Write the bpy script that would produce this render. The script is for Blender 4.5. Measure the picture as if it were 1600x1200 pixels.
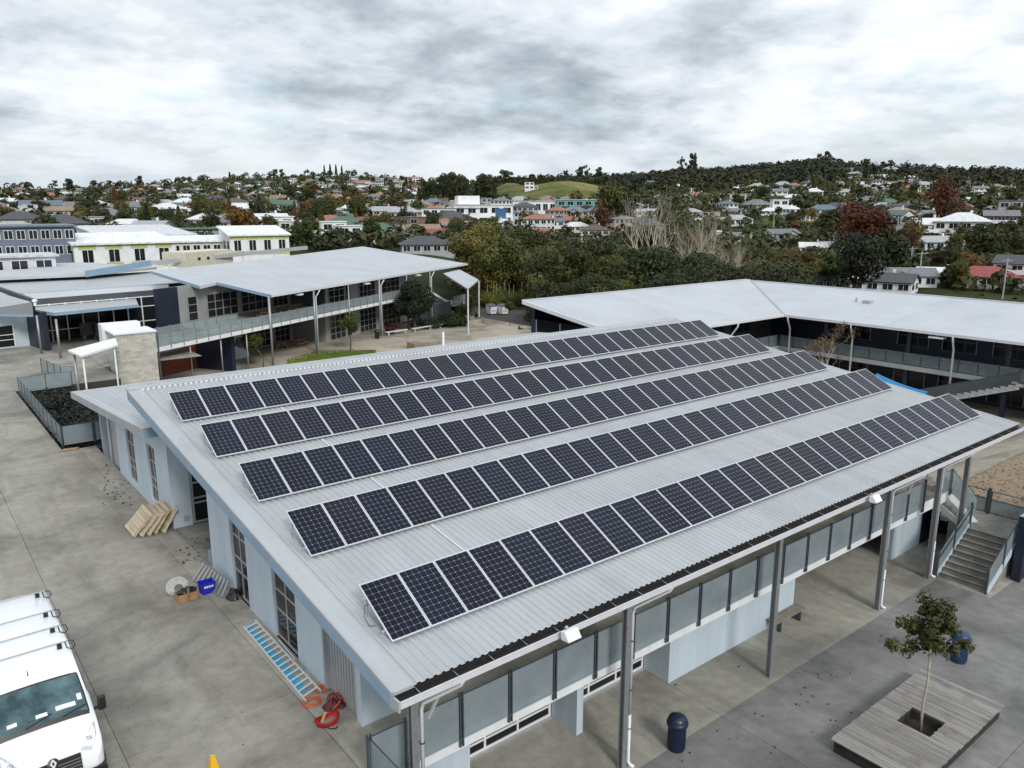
import bpy, math, random
from math import sin, cos, tan, pi, radians, sqrt, atan2, hypot, exp
from mathutils import Vector, Matrix, noise as mnoise
import numpy as np

scene = bpy.context.scene
for _o in list(bpy.data.objects):
    bpy.data.objects.remove(_o)
COL = scene.collection
random.seed(7)

# ------------------------------------------------------------------ camera
HC = 12.4                                   # drone height over the upper yard
YAW, PIT, FPX = radians(38.587), radians(12.702), 1231.2
FW = Vector((sin(YAW)*cos(PIT), cos(YAW)*cos(PIT), -sin(PIT)))
RT = Vector((cos(YAW), -sin(YAW), 0.0))
UP = RT.cross(FW)
CAMPOS = Vector((0, 0, HC))
cd = bpy.data.cameras.new('camera')
cam = bpy.data.objects.new('camera', cd)
COL.objects.link(cam)
M = Matrix((RT, UP, -FW)).transposed().to_4x4()
M.translation = CAMPOS
cam.matrix_world = M
cd.sensor_width = 36.0
cd.lens = FPX/1600*36.0
cd.clip_start, cd.clip_end = 0.1, 20000
scene.camera = cam

# ------------------------------------------------------------------ sky and sun
SUN_EL, SUN_AZ = radians(35), radians(192)    # azimuth measured from +Y towards +X
world = bpy.data.worlds.new('World')
scene.world = world
world.use_nodes = True
wn, wl = world.node_tree.nodes, world.node_tree.links
wn.clear()
def W(t, **kw):
    n = wn.new(t)
    for k, v in kw.items():
        setattr(n, k, v)
    return n
def Wm(op, a, b=None, clamp=False):
    n = W('ShaderNodeMath', operation=op, use_clamp=clamp)
    for i, q in enumerate((a, b)):
        if q is None:
            continue
        if isinstance(q, (int, float)):
            n.inputs[i].default_value = q
        else:
            wl.new(q, n.inputs[i])
    return n.outputs[0]
def Wmix(f, a, b):
    n = W('ShaderNodeMix', data_type='RGBA')
    wl.new(f, n.inputs[0])
    for i, q in ((6, a), (7, b)):
        if isinstance(q, tuple):
            n.inputs[i].default_value = q + (1,)
        else:
            wl.new(q, n.inputs[i])
    return n.outputs[2]
tc = W('ShaderNodeTexCoord')
sep = W('ShaderNodeSeparateXYZ'); wl.new(tc.outputs['Generated'], sep.inputs[0])
zc = Wm('MAXIMUM', sep.outputs[2], 0.0)
den = Wm('ADD', zc, 0.24)
comb = W('ShaderNodeCombineXYZ')
wl.new(Wm('DIVIDE', sep.outputs[0], den), comb.inputs[0])
wl.new(Wm('DIVIDE', sep.outputs[1], den), comb.inputs[1])
def Wnoise(vec, scale, detail, rough, dist=0.0, off=(0, 0, 0), sc=(1, 1, 1), rot=0.0):
    mp = W('ShaderNodeMapping')
    mp.inputs['Location'].default_value = off
    mp.inputs['Scale'].default_value = sc
    mp.inputs['Rotation'].default_value = (0, 0, rot)
    wl.new(vec, mp.inputs[0])
    n = W('ShaderNodeTexNoise')
    n.inputs['Scale'].default_value = scale
    n.inputs['Detail'].default_value = detail
    n.inputs['Roughness'].default_value = rough
    n.inputs['Distortion'].default_value = dist
    wl.new(mp.outputs[0], n.inputs['Vector'])
    return n.outputs[0]
def Wramp(fac, stops):
    r = W('ShaderNodeValToRGB')
    el = r.color_ramp.elements
    el[0].position, el[0].color = stops[0][0], stops[0][1] + (1,)
    el[1].position, el[1].color = stops[-1][0], stops[-1][1] + (1,)
    for p, c in stops[1:-1]:
        e = el.new(p); e.color = c + (1,)
    wl.new(fac, r.inputs[0])
    return r.outputs[0]
big = Wnoise(comb.outputs[0], 0.95, 10, 0.54, 0.0, (2.2, 5.9, 0), (1, 1, 1))
fine = Wnoise(comb.outputs[0], 4.2, 9, 0.58, 0.15, (7.2, 4.4, 2), (1, 1, 1))
body = Wm('ADD', Wm('MULTIPLY', big, 0.66), Wm('MULTIPLY', fine, 0.34))
shade = Wramp(body, [(0.40, (0.78, 0.81, 0.84)), (0.455, (0.71, 0.745, 0.785)), (0.485, (0.625, 0.67, 0.715)), (0.525, (0.545, 0.595, 0.645)), (0.555, (0.45, 0.505, 0.555)), (0.59, (0.37, 0.425, 0.475)), (0.65, (0.26, 0.31, 0.355))])
gap = Wnoise(comb.outputs[0], 1.5, 8, 0.6, 0.2, (1.3, 9.1, 5), (1, 1, 1))
gapm = Wramp(gap, [(0.56, (0, 0, 0)), (0.70, (0.7, 0.7, 0.7))])
sky = W('ShaderNodeTexSky', sky_type='NISHITA')
sky.sun_disc = False
sky.sun_elevation = SUN_EL
sky.sun_rotation = SUN_AZ
sky.air_density, sky.dust_density, sky.ozone_density = 1.0, 1.5, 1.0
skyc = W('ShaderNodeVectorMath', operation='SCALE')
wl.new(sky.outputs[0], skyc.inputs[0]); skyc.inputs['Scale'].default_value = 0.12
c1 = Wmix(gapm, shade, skyc.outputs[0])
hz = Wramp(zc, [(0.0, (0.7, 0.7, 0.7)), (0.10, (0, 0, 0))])
c2 = Wmix(hz, c1, (0.585, 0.64, 0.695))
# an overcast sky grows brighter towards the zenith
ovc = Wm('ADD', Wm('MULTIPLY', zc, 0.45), 0.88)
vmul = W('ShaderNodeVectorMath', operation='SCALE'); wl.new(c2, vmul.inputs[0]); wl.new(ovc, vmul.inputs['Scale'])
c2 = vmul.outputs[0]
bg = W('ShaderNodeBackground'); wl.new(c2, bg.inputs[0]); bg.inputs[1].default_value = 1.0
wo = W('ShaderNodeOutputWorld'); wl.new(bg.outputs[0], wo.inputs[0])

sd = bpy.data.lights.new('sun', 'SUN')
sd.energy, sd.angle, sd.color = 1.5, radians(14), (1.0, 0.97, 0.92)
sun = bpy.data.objects.new('sun', sd)
COL.objects.link(sun)
sdir = Vector((sin(SUN_AZ)*cos(SUN_EL), cos(SUN_AZ)*cos(SUN_EL), sin(SUN_EL)))
sun.rotation_euler = sdir.to_track_quat('Z', 'Y').to_euler()
sun.location = (0, 0, 60)

vs = scene.view_settings
vs.view_transform, vs.look, vs.exposure, vs.gamma = 'Standard', 'None', 0.47, 1.0
vs.use_curve_mapping = False
scene.render.engine = 'CYCLES'
scene.cycles.max_bounces = 6
scene.cycles.transparent_max_bounces = 12

# ------------------------------------------------------------------ geometry helpers
def ray(x, y):
    return FW + RT*((x-800)/FPX) - UP*((y-600)/FPX)
def AZ(x, y, z=0.0):
    d = ray(x, y); return CAMPOS + d*((z-HC)/d.z)
def AYp(x, y, Y):
    d = ray(x, y); return CAMPOS + d*(Y/d.y)
def APL(x, y, p0, n):
    d = ray(x, y); return CAMPOS + d*((Vector(p0)-CAMPOS).dot(n)/d.dot(n))
def PX(p):
    q = Vector(p)-CAMPOS; w = q.dot(FW)
    return 800+FPX*q.dot(RT)/w, 600-FPX*q.dot(UP)/w, w

class MB:
    def __init__(s):
        s.v, s.f = [], []
    def face(s, *pts):
        i = len(s.v); s.v += [tuple(p) for p in pts]; s.f.append(tuple(range(i, i+len(pts)))); return s
    def obox(s, c, a, b, d):
        c, a, b, d = Vector(c), Vector(a), Vector(b), Vector(d)
        i = len(s.v)
        for k in (-1, 1):
            for x, y in ((-1, -1), (1, -1), (1, 1), (-1, 1)):
                s.v.append(tuple(c+a*x+b*y+d*k))
        if a.cross(b).dot(d) < 0:
            q = [(0, 1, 2, 3), (4, 7, 6, 5), (0, 4, 5, 1), (1, 5, 6, 2), (2, 6, 7, 3), (3, 7, 4, 0)]
        else:
            q = [(3, 2, 1, 0), (4, 5, 6, 7), (1, 5, 4, 0), (2, 6, 5, 1), (3, 7, 6, 2), (0, 4, 7, 3)]
        s.f += [tuple(i+k for k in t) for t in q]
        return s
    def box(s, x0, y0, z0, x1, y1, z1):
        return s.obox(((x0+x1)/2, (y0+y1)/2, (z0+z1)/2), (abs(x1-x0)/2, 0, 0), (0, abs(y1-y0)/2, 0), (0, 0, abs(z1-z0)/2))
    def bar(s, p, q, w, h, up=(0, 0, 1)):
        p, q = Vector(p), Vector(q); d = (q-p); L = d.length
        if L < 1e-6: return s
        d /= L; up = Vector(up)
        if abs(d.dot(up)) > 0.99: up = Vector((1, 0, 0)) if abs(d.x) < 0.9 else Vector((0, 1, 0))
        sd_ = d.cross(up).normalized(); u = sd_.cross(d)
        return s.obox((p+q)/2, d*(L/2), sd_*(w/2), u*(h/2))
    def prism(s, poly, z0, z1):
        ar = sum(poly[i][0]*poly[(i+1) % len(poly)][1]-poly[(i+1) % len(poly)][0]*poly[i][1] for i in range(len(poly)))
        if ar < 0: poly = poly[::-1]
        n = len(poly); i = len(s.v)
        za = z0 if callable(z0) else (lambda x, y: z0)
        zb = z1 if callable(z1) else (lambda x, y: z1)
        s.v += [(p[0], p[1], za(p[0], p[1])) for p in poly] + [(p[0], p[1], zb(p[0], p[1])) for p in poly]
        s.f.append(tuple(i+k for k in range(n))[::-1]); s.f.append(tuple(i+n+k for k in range(n)))
        for k in range(n):
            m = (k+1) % n; s.f.append((i+k, i+m, i+n+m, i+n+k))
        return s
    def prismx(s, poly, x0, x1):                   # polygon in YZ, extruded along X
        n = len(poly); i = len(s.v)
        s.v += [(x0, p[0], p[1]) for p in poly] + [(x1, p[0], p[1]) for p in poly]
        s.f.append(tuple(i+k for k in range(n))[::-1]); s.f.append(tuple(i+n+k for k in range(n)))
        for k in range(n):
            m = (k+1) % n; s.f.append((i+k, i+m, i+n+m, i+n+k))
        return s
    def tube(s, pts, r, n=8, cap=True):
        pts = [Vector(p) for p in pts]; rs = r if isinstance(r, (list, tuple)) else [r]*len(pts)
        i0 = len(s.v); prev = None
        for k, p in enumerate(pts):
            d = (pts[min(k+1, len(pts)-1)]-pts[max(k-1, 0)])
            d = d.normalized() if d.length > 1e-9 else Vector((0, 0, 1))
            if prev is None:
                a = d.orthogonal().normalized()
            else:
                a = prev-d*prev.dot(d)
                a = a.normalized() if a.length > 1e-6 else d.orthogonal().normalized()
            prev = a; b = d.cross(a)
            for j in range(n):
                t = 2*pi*j/n; s.v.append(tuple(p+(a*cos(t)+b*sin(t))*rs[k]))
        for k in range(len(pts)-1):
            for j in range(n):
                m = (j+1) % n
                s.f.append((i0+k*n+j, i0+k*n+m, i0+(k+1)*n+m, i0+(k+1)*n+j))
        if cap:
            s.f.append(tuple(i0+j for j in range(n))[::-1]); e = i0+(len(pts)-1)*n
            s.f.append(tuple(e+j for j in range(n)))
        return s
    def lathe(s, prof, c, n=16):
        i0 = len(s.v); c = Vector(c)
        for r, z in prof:
            for j in range(n):
                t = 2*pi*j/n; s.v.append((c.x+r*cos(t), c.y+r*sin(t), c.z+z))
        for k in range(len(prof)-1):
            for j in range(n):
                m = (j+1) % n
                s.f.append((i0+k*n+j, i0+k*n+m, i0+(k+1)*n+m, i0+(k+1)*n+j))
        s.f.append(tuple(i0+j for j in range(n))[::-1]); e = i0+(len(prof)-1)*n
        s.f.append(tuple(e+j for j in range(n)))
        return s
    def mesh(s, name, mat, smooth=False):
        me = bpy.data.meshes.new(name); me.from_pydata(s.v, [], s.f)
        if mat: me.materials.append(mat)
        if smooth: me.polygons.foreach_set('use_smooth', [True]*len(me.polygons))
        me.update(); return me
    def build(s, name, mat, parent=None, smooth=False):
        return link(name, s.mesh(name, mat, smooth), parent)

WLOC = {}
def link(name, data, parent=None, world=True):
    o = bpy.data.objects.new(name, data); COL.objects.link(o)
    if parent is not None:
        o.parent = parent
        if world and parent.name in WLOC:
            o.matrix_parent_inverse = Matrix.Translation(-WLOC[parent.name])
    return o
def tag(o, label=None, cat=None, group=None, kind=None):
    if label: o['label'] = label
    if cat: o['category'] = cat
    if group: o['group'] = group
    if kind: o['kind'] = kind
    return o
def thing(name, label, cat, loc=(0, 0, 0), group=None, rot=0.0):
    o = bpy.data.objects.new(name, None); COL.objects.link(o)
    o.empty_display_size = 0.3
    o.location = loc
    if rot: o.rotation_euler = (0, 0, rot)
    else: WLOC[o.name] = Vector(loc)
    return tag(o, label, cat, group)
def struct(name, mb, mat, parent=None, smooth=False):
    o = mb.build(name, mat, parent, smooth)
    if parent is None: o['kind'] = 'structure'
    return o
KIDS = {}
def copy_tree(root, loc, rot=0.0, scale=1.0, label=None, group=None, cat=None, kids=True, depth=2):
    c = root.copy(); COL.objects.link(c)
    c.location = loc; c.rotation_euler = (0, 0, rot) if not isinstance(rot, (tuple, list)) else rot
    c.scale = (scale,)*3 if isinstance(scale, (int, float)) else scale
    tag(c, label, cat, group)
    out = [c]
    if kids:
        for ch in root.children:
            d = ch.copy(); COL.objects.link(d); d.parent = c; out.append(d)
            if depth > 1:
                for g in ch.children:
                    e = g.copy(); COL.objects.link(e); e.parent = d
    return out
def bez(mb_obj, w=0.01, seg=1):
    m = mb_obj.modifiers.new('bevel', 'BEVEL'); m.width = w; m.segments = seg; m.limit_method = 'ANGLE'
    return mb_obj
def ordn(n):
    return '%d%s' % (n, 'th' if 10 <= n % 100 <= 20 else {1: 'st', 2: 'nd', 3: 'rd'}.get(n % 10, 'th'))

# ------------------------------------------------------------------ materials
MATS = {}
class NT:
    def __init__(s, name):
        s.m = bpy.data.materials.new(name); s.m.use_nodes = True
        s.n, s.l = s.m.node_tree.nodes, s.m.node_tree.links
        s.b = s.n['Principled BSDF']; s.out = s.n['Material Output']
        s.pos = None
    def node(s, t, **kw):
        n = s.n.new(t)
        for k, v in kw.items(): setattr(n, k, v)
        return n
    def P(s):
        if s.pos is None:
            s.pos = s.node('ShaderNodeNewGeometry').outputs['Position']
        return s.pos
    def noise(s, scale, detail=5, rough=.55, vec=None, sc=None, dist=0.0):
        v = vec or s.P()
        if sc:
            mp = s.node('ShaderNodeMapping'); mp.inputs['Scale'].default_value = sc
            s.l.new(v, mp.inputs[0]); v = mp.outputs[0]
        n = s.node('ShaderNodeTexNoise')
        n.inputs['Scale'].default_value, n.inputs['Detail'].default_value = scale, detail
        n.inputs['Roughness'].default_value, n.inputs['Distortion'].default_value = rough, dist
        s.l.new(v, n.inputs['Vector']); return n.outputs[0]
    def ramp(s, fac, stops):
        r = s.node('ShaderNodeValToRGB'); el = r.color_ramp.elements
        el[0].position, el[0].color = stops[0][0], tuple(stops[0][1])+(1,)
        el[1].position, el[1].color = stops[-1][0], tuple(stops[-1][1])+(1,)
        for p, c in stops[1:-1]:
            e = el.new(p); e.color = tuple(c)+(1,)
        s.l.new(fac, r.inputs[0]); return r.outputs[0]
    def mix(s, f, a, b, blend='MIX'):
        n = s.node('ShaderNodeMix', data_type='RGBA', blend_type=blend)
        for i, q in ((0, f), (6, a), (7, b)):
            if isinstance(q, (int, float)): n.inputs[i].default_value = q
            elif isinstance(q, tuple): n.inputs[i].default_value = q + (1,)
            else: s.l.new(q, n.inputs[i])
        return n.outputs[2]
    def math(s, op, a, b=0.0):
        n = s.node('ShaderNodeMath', operation=op)
        for i, q in enumerate((a, b)):
            if isinstance(q, (int, float)): n.inputs[i].default_value = q
            else: s.l.new(q, n.inputs[i])
        return n.outputs[0]
    def set(s, k, v):
        i = s.b.inputs[k]
        if isinstance(v, (int, float)): i.default_value = v
        elif isinstance(v, tuple): i.default_value = v + (1,) if len(v) == 3 else v
        else: s.l.new(v, i)
        return s
    def bump(s, h, strength=.3, dist=.02):
        n = s.node('ShaderNodeBump'); n.inputs['Strength'].default_value = strength
        n.inputs['Distance'].default_value = dist
        s.l.new(h, n.inputs['Height']); s.l.new(n.outputs[0], s.b.inputs['Normal']); return s
def g3(v): return (v, v, v)
def pm(name, col, rough=.55, metal=0.0, var=.12, scale=3.0, bump=0.0, bscale=40, objcol=False, spec=.5, rnd=0.0, sc=None):
    t = NT(name)
    f = t.noise(scale, 6, .6, sc=sc)
    m = t.ramp(f, [(0.3, g3(1-var*1.6)), (0.7, g3(1+var*.6))])
    base = col
    if objcol:
        base = t.node('ShaderNodeObjectInfo').outputs['Color']
    c = t.mix(1.0, base, m, 'MULTIPLY')
    if rnd:
        r = t.node('ShaderNodeObjectInfo').outputs['Random']
        c = t.mix(1.0, c, t.ramp(r, [(0, g3(1-rnd)), (1, g3(1+rnd*.5))]), 'MULTIPLY')
    t.set('Base Color', c).set('Roughness', rough).set('Metallic', metal).set('Specular IOR Level', spec)
    if bump:
        t.bump(t.noise(bscale, 4), bump, .01)
    MATS[name] = t.m
    return t.m

# painted walls, metals
mBLUE = pm('light_blue_paint', (.50, .58, .64), .6, var=.075, scale=1.6, bump=.08, sc=(1.5, 1.5, .16))
mBLUE2 = pm('blue_fascia_paint', (.235, .345, .46), .45, var=.08, scale=1.2)
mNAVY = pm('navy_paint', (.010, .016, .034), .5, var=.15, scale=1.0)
mWHITE = pm('white_paint', (.74, .75, .76), .5, var=.07, scale=1.5)
mGREYP = pm('grey_paint', (.36, .37, .38), .55, var=.08, scale=1.0)
mGREYW = pm('grey_wall', (.30, .30, .29), .7, var=.1, scale=.8)
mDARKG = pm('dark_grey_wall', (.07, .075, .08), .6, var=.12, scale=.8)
mALU = pm('aluminium', (.55, .56, .57), .38, .6, var=.06, scale=8)
mALUF = pm('panel_frame_aluminium', (.64, .65, .66), .45, .25, var=.04, scale=8)
mSTEEL = pm('galvanised_steel', (.34, .35, .36), .45, .55, var=.15, scale=14)
mRAILP = pm('blue_grey_steel', (.085, .105, .125), .45, .4, var=.12, scale=10)
mPIPE = pm('downpipe_paint', (.60, .61, .63), .45, var=.06, scale=4)
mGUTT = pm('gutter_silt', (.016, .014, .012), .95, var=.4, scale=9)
mBLACK = pm('black_plastic', (.012, .012, .013), .4, var=.1)
mBRICKC = pm('stair_concrete', (.26, .25, .215), .9, var=.22, scale=2.2, bump=.2)
mTEAK = pm('picnic_timber', (.34, .20, .09), .7, var=.2, scale=6, bump=.2)
mSOIL = pm('soil', (.035, .022, .014), 1.0, var=.3, scale=6, bump=.5, bscale=20)
mREDW = pm('terracotta_paint', (.22, .05, .025), .7)
mCORR = pm('corrugated_teal_grey', (.36, .43, .45), .5, .2, var=.08, scale=2)

def conc(name, a, b, stain, scale=.35):
    t = NT(name)
    n1 = t.noise(scale, 9, .62, dist=.6)
    n2 = t.noise(2.6, 8, .65)
    n3 = t.noise(.9, 7, .65, sc=(1.0, .16, 1.0), dist=.8); n4 = t.noise(.16, 7, .6, dist=1.2)
    c = t.mix(t.ramp(n1, [(.36, g3(0)), (.64, g3(1))]), a, b)
    c = t.mix(t.math('MULTIPLY', t.ramp(n3, [(.50, g3(0)), (.72, g3(1))]), .55), c, stain)
    c = t.mix(1.0, c, t.ramp(n2, [(.28, g3(.80)), (.55, g3(1.0)), (.8, g3(1.14))]), 'MULTIPLY')
    c = t.mix(1.0, c, t.ramp(n4, [(.36, g3(.62)), (.5, g3(.98)), (.66, g3(1.14))]), 'MULTIPLY')
    sp = t.noise(26, 3, .7)
    c = t.mix(1.0, c, t.ramp(sp, [(.30, g3(.82)), (.5, g3(1.0)), (.72, g3(1.08))]), 'MULTIPLY')
    r = t.node('ShaderNodeObjectInfo').outputs['Random']
    c = t.mix(1.0, c, t.ramp(r, [(0, g3(.93)), (1, g3(1.05))]), 'MULTIPLY')
    t.set('Base Color', c).set('Roughness', t.ramp(n1, [(.3, g3(.75)), (.7, g3(.92))])).set('Specular IOR Level', .35)
    t.bump(t.noise(60, 5, .7), .25, .01)
    MATS[name] = t.m; return t.m
mLOT = conc('yard_concrete', (.33, .31, .27), (.24, .224, .192), (.145, .132, .11))
mCRT = conc('courtyard_concrete', (.235, .23, .222), (.19, .185, .18), (.145, .138, .127), .3)
mDECK = conc('deck_concrete', (.37, .355, .305), (.30, .285, .24), (.22, .205, .17), .4)
mPATH = conc('pale_path_concrete', (.40, .35, .28), (.33, .29, .23), (.26, .22, .17), .3)
mJOINT = pm('joint_dirt', (.05, .048, .042), 1.0)

def blockmat():
    t = NT('concrete_block'); n = t.noise(1.2, 6, .6); r = t.node('ShaderNodeObjectInfo').outputs['Random']
    c = t.mix(1.0, t.ramp(n, [(.3, (.42, .40, .35)), (.7, (.55, .53, .47))]), t.ramp(r, [(0, g3(.82)), (1, g3(1.08))]), 'MULTIPLY')
    t.set('Base Color', c).set('Roughness', .9).bump(t.noise(30, 4), .2); return t.m
mBLOCK = blockmat()

def roofmat(name, col, rough=.42, streak=.10):
    t = NT(name)
    n1 = t.noise(.22, 7, .62, dist=.4); n2 = t.noise(1.4, 8, .7, sc=(2.4, .25, 1.0)); n3 = t.noise(9, 4, .6)
    c = t.mix(1.0, col, t.ramp(n1, [(.3, g3(.88)), (.55, g3(1.0)), (.7, g3(1.04))]), 'MULTIPLY')
    c = t.mix(1.0, c, t.ramp(n2, [(.3, g3(1-streak)), (.6, g3(1.0)), (.8, g3(1.0+streak*.4))]), 'MULTIPLY')
    c = t.mix(1.0, c, t.ramp(n3, [(.25, g3(.94)), (.6, g3(1.0))]), 'MULTIPLY')
    r = t.node('ShaderNodeObjectInfo').outputs['Random']
    c = t.mix(1.0, c, t.ramp(r, [(0, g3(.965)), (1, g3(1.02))]), 'MULTIPLY')
    t.set('Base Color', c).set('Roughness', t.ramp(n2, [(.3, g3(rough+.12)), (.7, g3(rough-.06))])).set('Metallic', .12)
    MATS[name] = t.m; return t.m
mROOF = roofmat('zinc_grey_roof_steel', (.425, .445, .46))
mROOFB = roofmat('pale_grey_roof_steel', (.455, .47, .495), .5, .06)
mROOFC = roofmat('white_grey_roof_steel', (.48, .50, .535), .5, .05)

def glassmat():
    t = NT('balustrade_glass'); n = t.n
    tr = t.node('ShaderNodeBsdfTransparent'); tr.inputs[0].default_value = (.78, .85, .86, 1)
    t.set('Base Color', t.ramp(t.noise(1.2, 5), [(.3, (.31, .36, .385)), (.7, (.42, .465, .485))])).set('Roughness', .12)
    mx = t.node('ShaderNodeMixShader'); mx.inputs[0].default_value = .46
    t.l.new(tr.outputs[0], mx.inputs[1]); t.l.new(t.b.outputs[0], mx.inputs[2]); t.l.new(mx.outputs[0], t.out.inputs[0])
    return t.m
mGLASS = glassmat()
mGLASSC = glassmat(); mGLASSC.name = 'clear_balcony_glass'
mGLASSC.node_tree.nodes['Mix Shader'].inputs[0].default_value = .22
mGLASSB = glassmat(); mGLASSB.name = 'pale_balcony_glass'
mGLASSB.node_tree.nodes['Mix Shader'].inputs[0].default_value = .40
def winmat():
    t = NT('window_glass'); r = t.node('ShaderNodeObjectInfo').outputs['Random']
    t.set('Base Color', t.ramp(r, [(0, (.008, .009, .011)), (1, (.022, .022, .024))])).set('Roughness', .08).set('Specular IOR Level', .3)
    return t.m
mWIN = winmat()
def cellmat():
    t = NT('solar_cell'); r = t.node('ShaderNodeObjectInfo').outputs['Random']
    n = t.noise(1.3, 3)
    c = t.mix(1.0, t.ramp(r, [(0, (.0050, .0065, .016)), (.6, (.006, .009, .023)), (1, (.010, .008, .018))]), t.ramp(n, [(.3, g3(.75)), (.7, g3(1.2))]), 'MULTIPLY')
    t.set('Base Color', c).set('Roughness', .15).set('Specular IOR Level', .22).set('IOR', 1.4)
    return t.m
mCELL = cellmat()
def backmat():
    t = NT('panel_backsheet'); t.set('Base Color', (.25, .265, .29)).set('Roughness', .2); return t.m
mBACK = backmat()
def woodmat(name, a, b, c3, axis='y', rnd=.25):
    t = NT(name)
    sc = {'x': (.6, 9, 9), 'y': (9, .6, 9)}[axis]
    n1 = t.noise(1.6, 8, .65, sc=sc, dist=.4); n2 = t.noise(1.7, 5, .6)
    c = t.mix(t.ramp(n1, [(.33, g3(0)), (.68, g3(1))]), a, b)
    c = t.mix(t.math('MULTIPLY', t.ramp(n2, [(.52, g3(0)), (.72, g3(1))]), .6), c, c3)
    r = t.node('ShaderNodeObjectInfo').outputs['Random']
    c = t.mix(1.0, c, t.ramp(r, [(0, g3(1-rnd)), (1, g3(1+rnd*.4))]), 'MULTIPLY')
    t.set('Base Color', c).set('Roughness', .85).bump(n1, .35, .006); return t.m
mDECKW = woodmat('weathered_deck_timber', (.33, .31, .285), (.215, .20, .185), (.13, .105, .09))
mPALLET = woodmat('raw_pallet_timber', (.54, .455, .33), (.41, .33, .225), (.28, .21, .14), rnd=.25)
mBENCHW = woodmat('bench_timber', (.30, .25, .19), (.21, .17, .13), (.13, .1, .08))

def leafmat(name, a, b, objcol=False, trans=.25):
    t = NT(name)
    n = t.noise(.55, 4, .6); n2 = t.noise(5, 3, .6)
    r = t.node('ShaderNodeObjectInfo')
    if objcol:
        base = r.outputs['Color']
        c = t.mix(1.0, base, t.ramp(n, [(.3, g3(.55)), (.7, g3(1.45))]), 'MULTIPLY')
    else:
        c = t.mix(t.ramp(n, [(.35, g3(0)), (.65, g3(1))]), a, b)
    c = t.mix(1.0, c, t.ramp(n2, [(.3, g3(.65)), (.7, g3(1.3))]), 'MULTIPLY')
    c = t.mix(1.0, c, t.ramp(t.noise(.045, 5, .6), [(.36, (.8, .88, .9)), (.5, (1.05, 1.0, .95)), (.64, (1.75, 1.4, .95))]), 'MULTIPLY')
    t.set('Base Color', c).set('Roughness', .55).set('Specular IOR Level', .3)
    tr = t.node('ShaderNodeBsdfTranslucent'); t.l.new(c, tr.inputs[0])
    mx = t.node('ShaderNodeMixShader'); mx.inputs[0].default_value = trans
    t.l.new(t.b.outputs[0], mx.inputs[1]); t.l.new(tr.outputs[0], mx.inputs[2]); t.l.new(mx.outputs[0], t.out.inputs[0])
    MATS[name] = t.m; return t.m
mLEAF = leafmat('foliage', None, None, True)
mLEAFD = leafmat('young_tree_leaves', (.040, .052, .014), (.085, .075, .02))
mGRASS = leafmat('grass', (.09, .14, .02), (.13, .18, .035), trans=.1)
mTRUNK = pm('bark', (.11, .085, .065), .9, var=.3, scale=8, bump=.4, bscale=25)
mTRUNKL = pm('pale_bark', (.42, .37, .30), .9, var=.25, scale=8, bump=.3, bscale=25)
# ================================================================== THE GROUND OF THE SCHOOL
LOW = -3.0
# upper yard (concrete slabs over a base), retaining edge
yard = struct('upper_yard', MB().prism([(-70, -20), (6.95, -20), (6.95, 13.85), (7.75, 13.85), (7.75, 45.2), (6.2, 45.2), (6.2, 62.6), (12.9, 62.6), (12.9, 66.6), (16.6, 67.2), (21, 88), (21, 135), (-70, 135)], -3.6, -0.03), mJOINT)
def slabs(parent, xs, ys, z0, z1, mat, gap=.007, clip=None, name='slab'):
    for i in range(len(xs)-1):
        for j in range(len(ys)-1):
            a, b, c, d = xs[i]+gap, xs[i+1]-gap, ys[j]+gap, ys[j+1]-gap
            if clip and not clip((a+b)/2, (c+d)/2):
                continue
            MB().box(a, c, z0, b, d, z1).build(name, mat, parent)
lx = [-70, -46, -30, -20, -14.2, -9.9, -5.6, -1.3, 2.9, 6.94]
ly = [-20, -6, 4, 9.2, 13.5, 17.9, 22.3, 26.7, 31.1, 35.5, 40, 45.18]
slabs(yard, lx, ly, -.03, 0.0, mLOT)
slabs(yard, [6.94, 7.74], [13.86, 17.9, 22.3, 26.7, 31.1, 35.5, 40, 45.18], -.03, -.002, mLOT)
slabs(yard, [-70, -46, -30, -20, -12, -6, 0, 6.19], [45.18, 51, 57, 62.6], -.03, 0.0, mLOT)
slabs(yard, [-70, -46, -30, -20, -12, -6, 0, 4, 8, 12.9], [62.6, 70, 78, 90, 110, 135], -.03, 0.0, mLOT)
slabs(yard, [12.9, 20.5], [68, 78, 88], -.03, 0.0, mLOT, clip=lambda x, y: x < 16.5+(y-67)*.2)
ret = struct('retaining_wall', MB().box(6.96, -20, LOW, 7.16, 13.8, -.06), mBLUE)
tag(ret, 'light blue retaining wall below the yard edge', 'wall'); del ret['kind']

# lower courtyard in front and all round
crt = struct('lower_courtyard', MB().prism([(7.0, -40), (150, -40), (150, 5), (60, 12), (60, 20), (90, 20), (90, 60), (84, 92), (66, 104), (20, 92), (12, 62), (7.0, 45)], LOW-.5, LOW-.03), mJOINT)
cx = [7.1, 11.0, 14.8, 18.52, 22.72, 28.38, 33.2]
slabs(crt, cx, [-40, -14, -6, 1, 6.5, 12.8], LOW-.03, LOW, mCRT)
slabs(crt, cx, [12.8, 24.4], LOW-.03, LOW, mDECK)
slabs(crt, [33.2, 38.6, 46, 60], [-40, -14, -6, 1, 6.5, 10.7], LOW-.03, LOW, mCRT)
slabs(crt, [33.2, 38.5], [10.7, 24.4], LOW-.03, LOW, mDECK)
slabs(crt, [38.5, 45, 52, 60, 70, 80], [19.2, 26, 33, 40, 46], LOW-.03, LOW, mPATH)
slabs(crt, [12, 18, 24, 30, 36, 42, 48, 54, 60, 66], [44.8, 51, 57, 63, 69, 75, 82, 92], LOW-.03, LOW, mPATH,
      clip=lambda x, y: y > 46 or x < 44)
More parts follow.
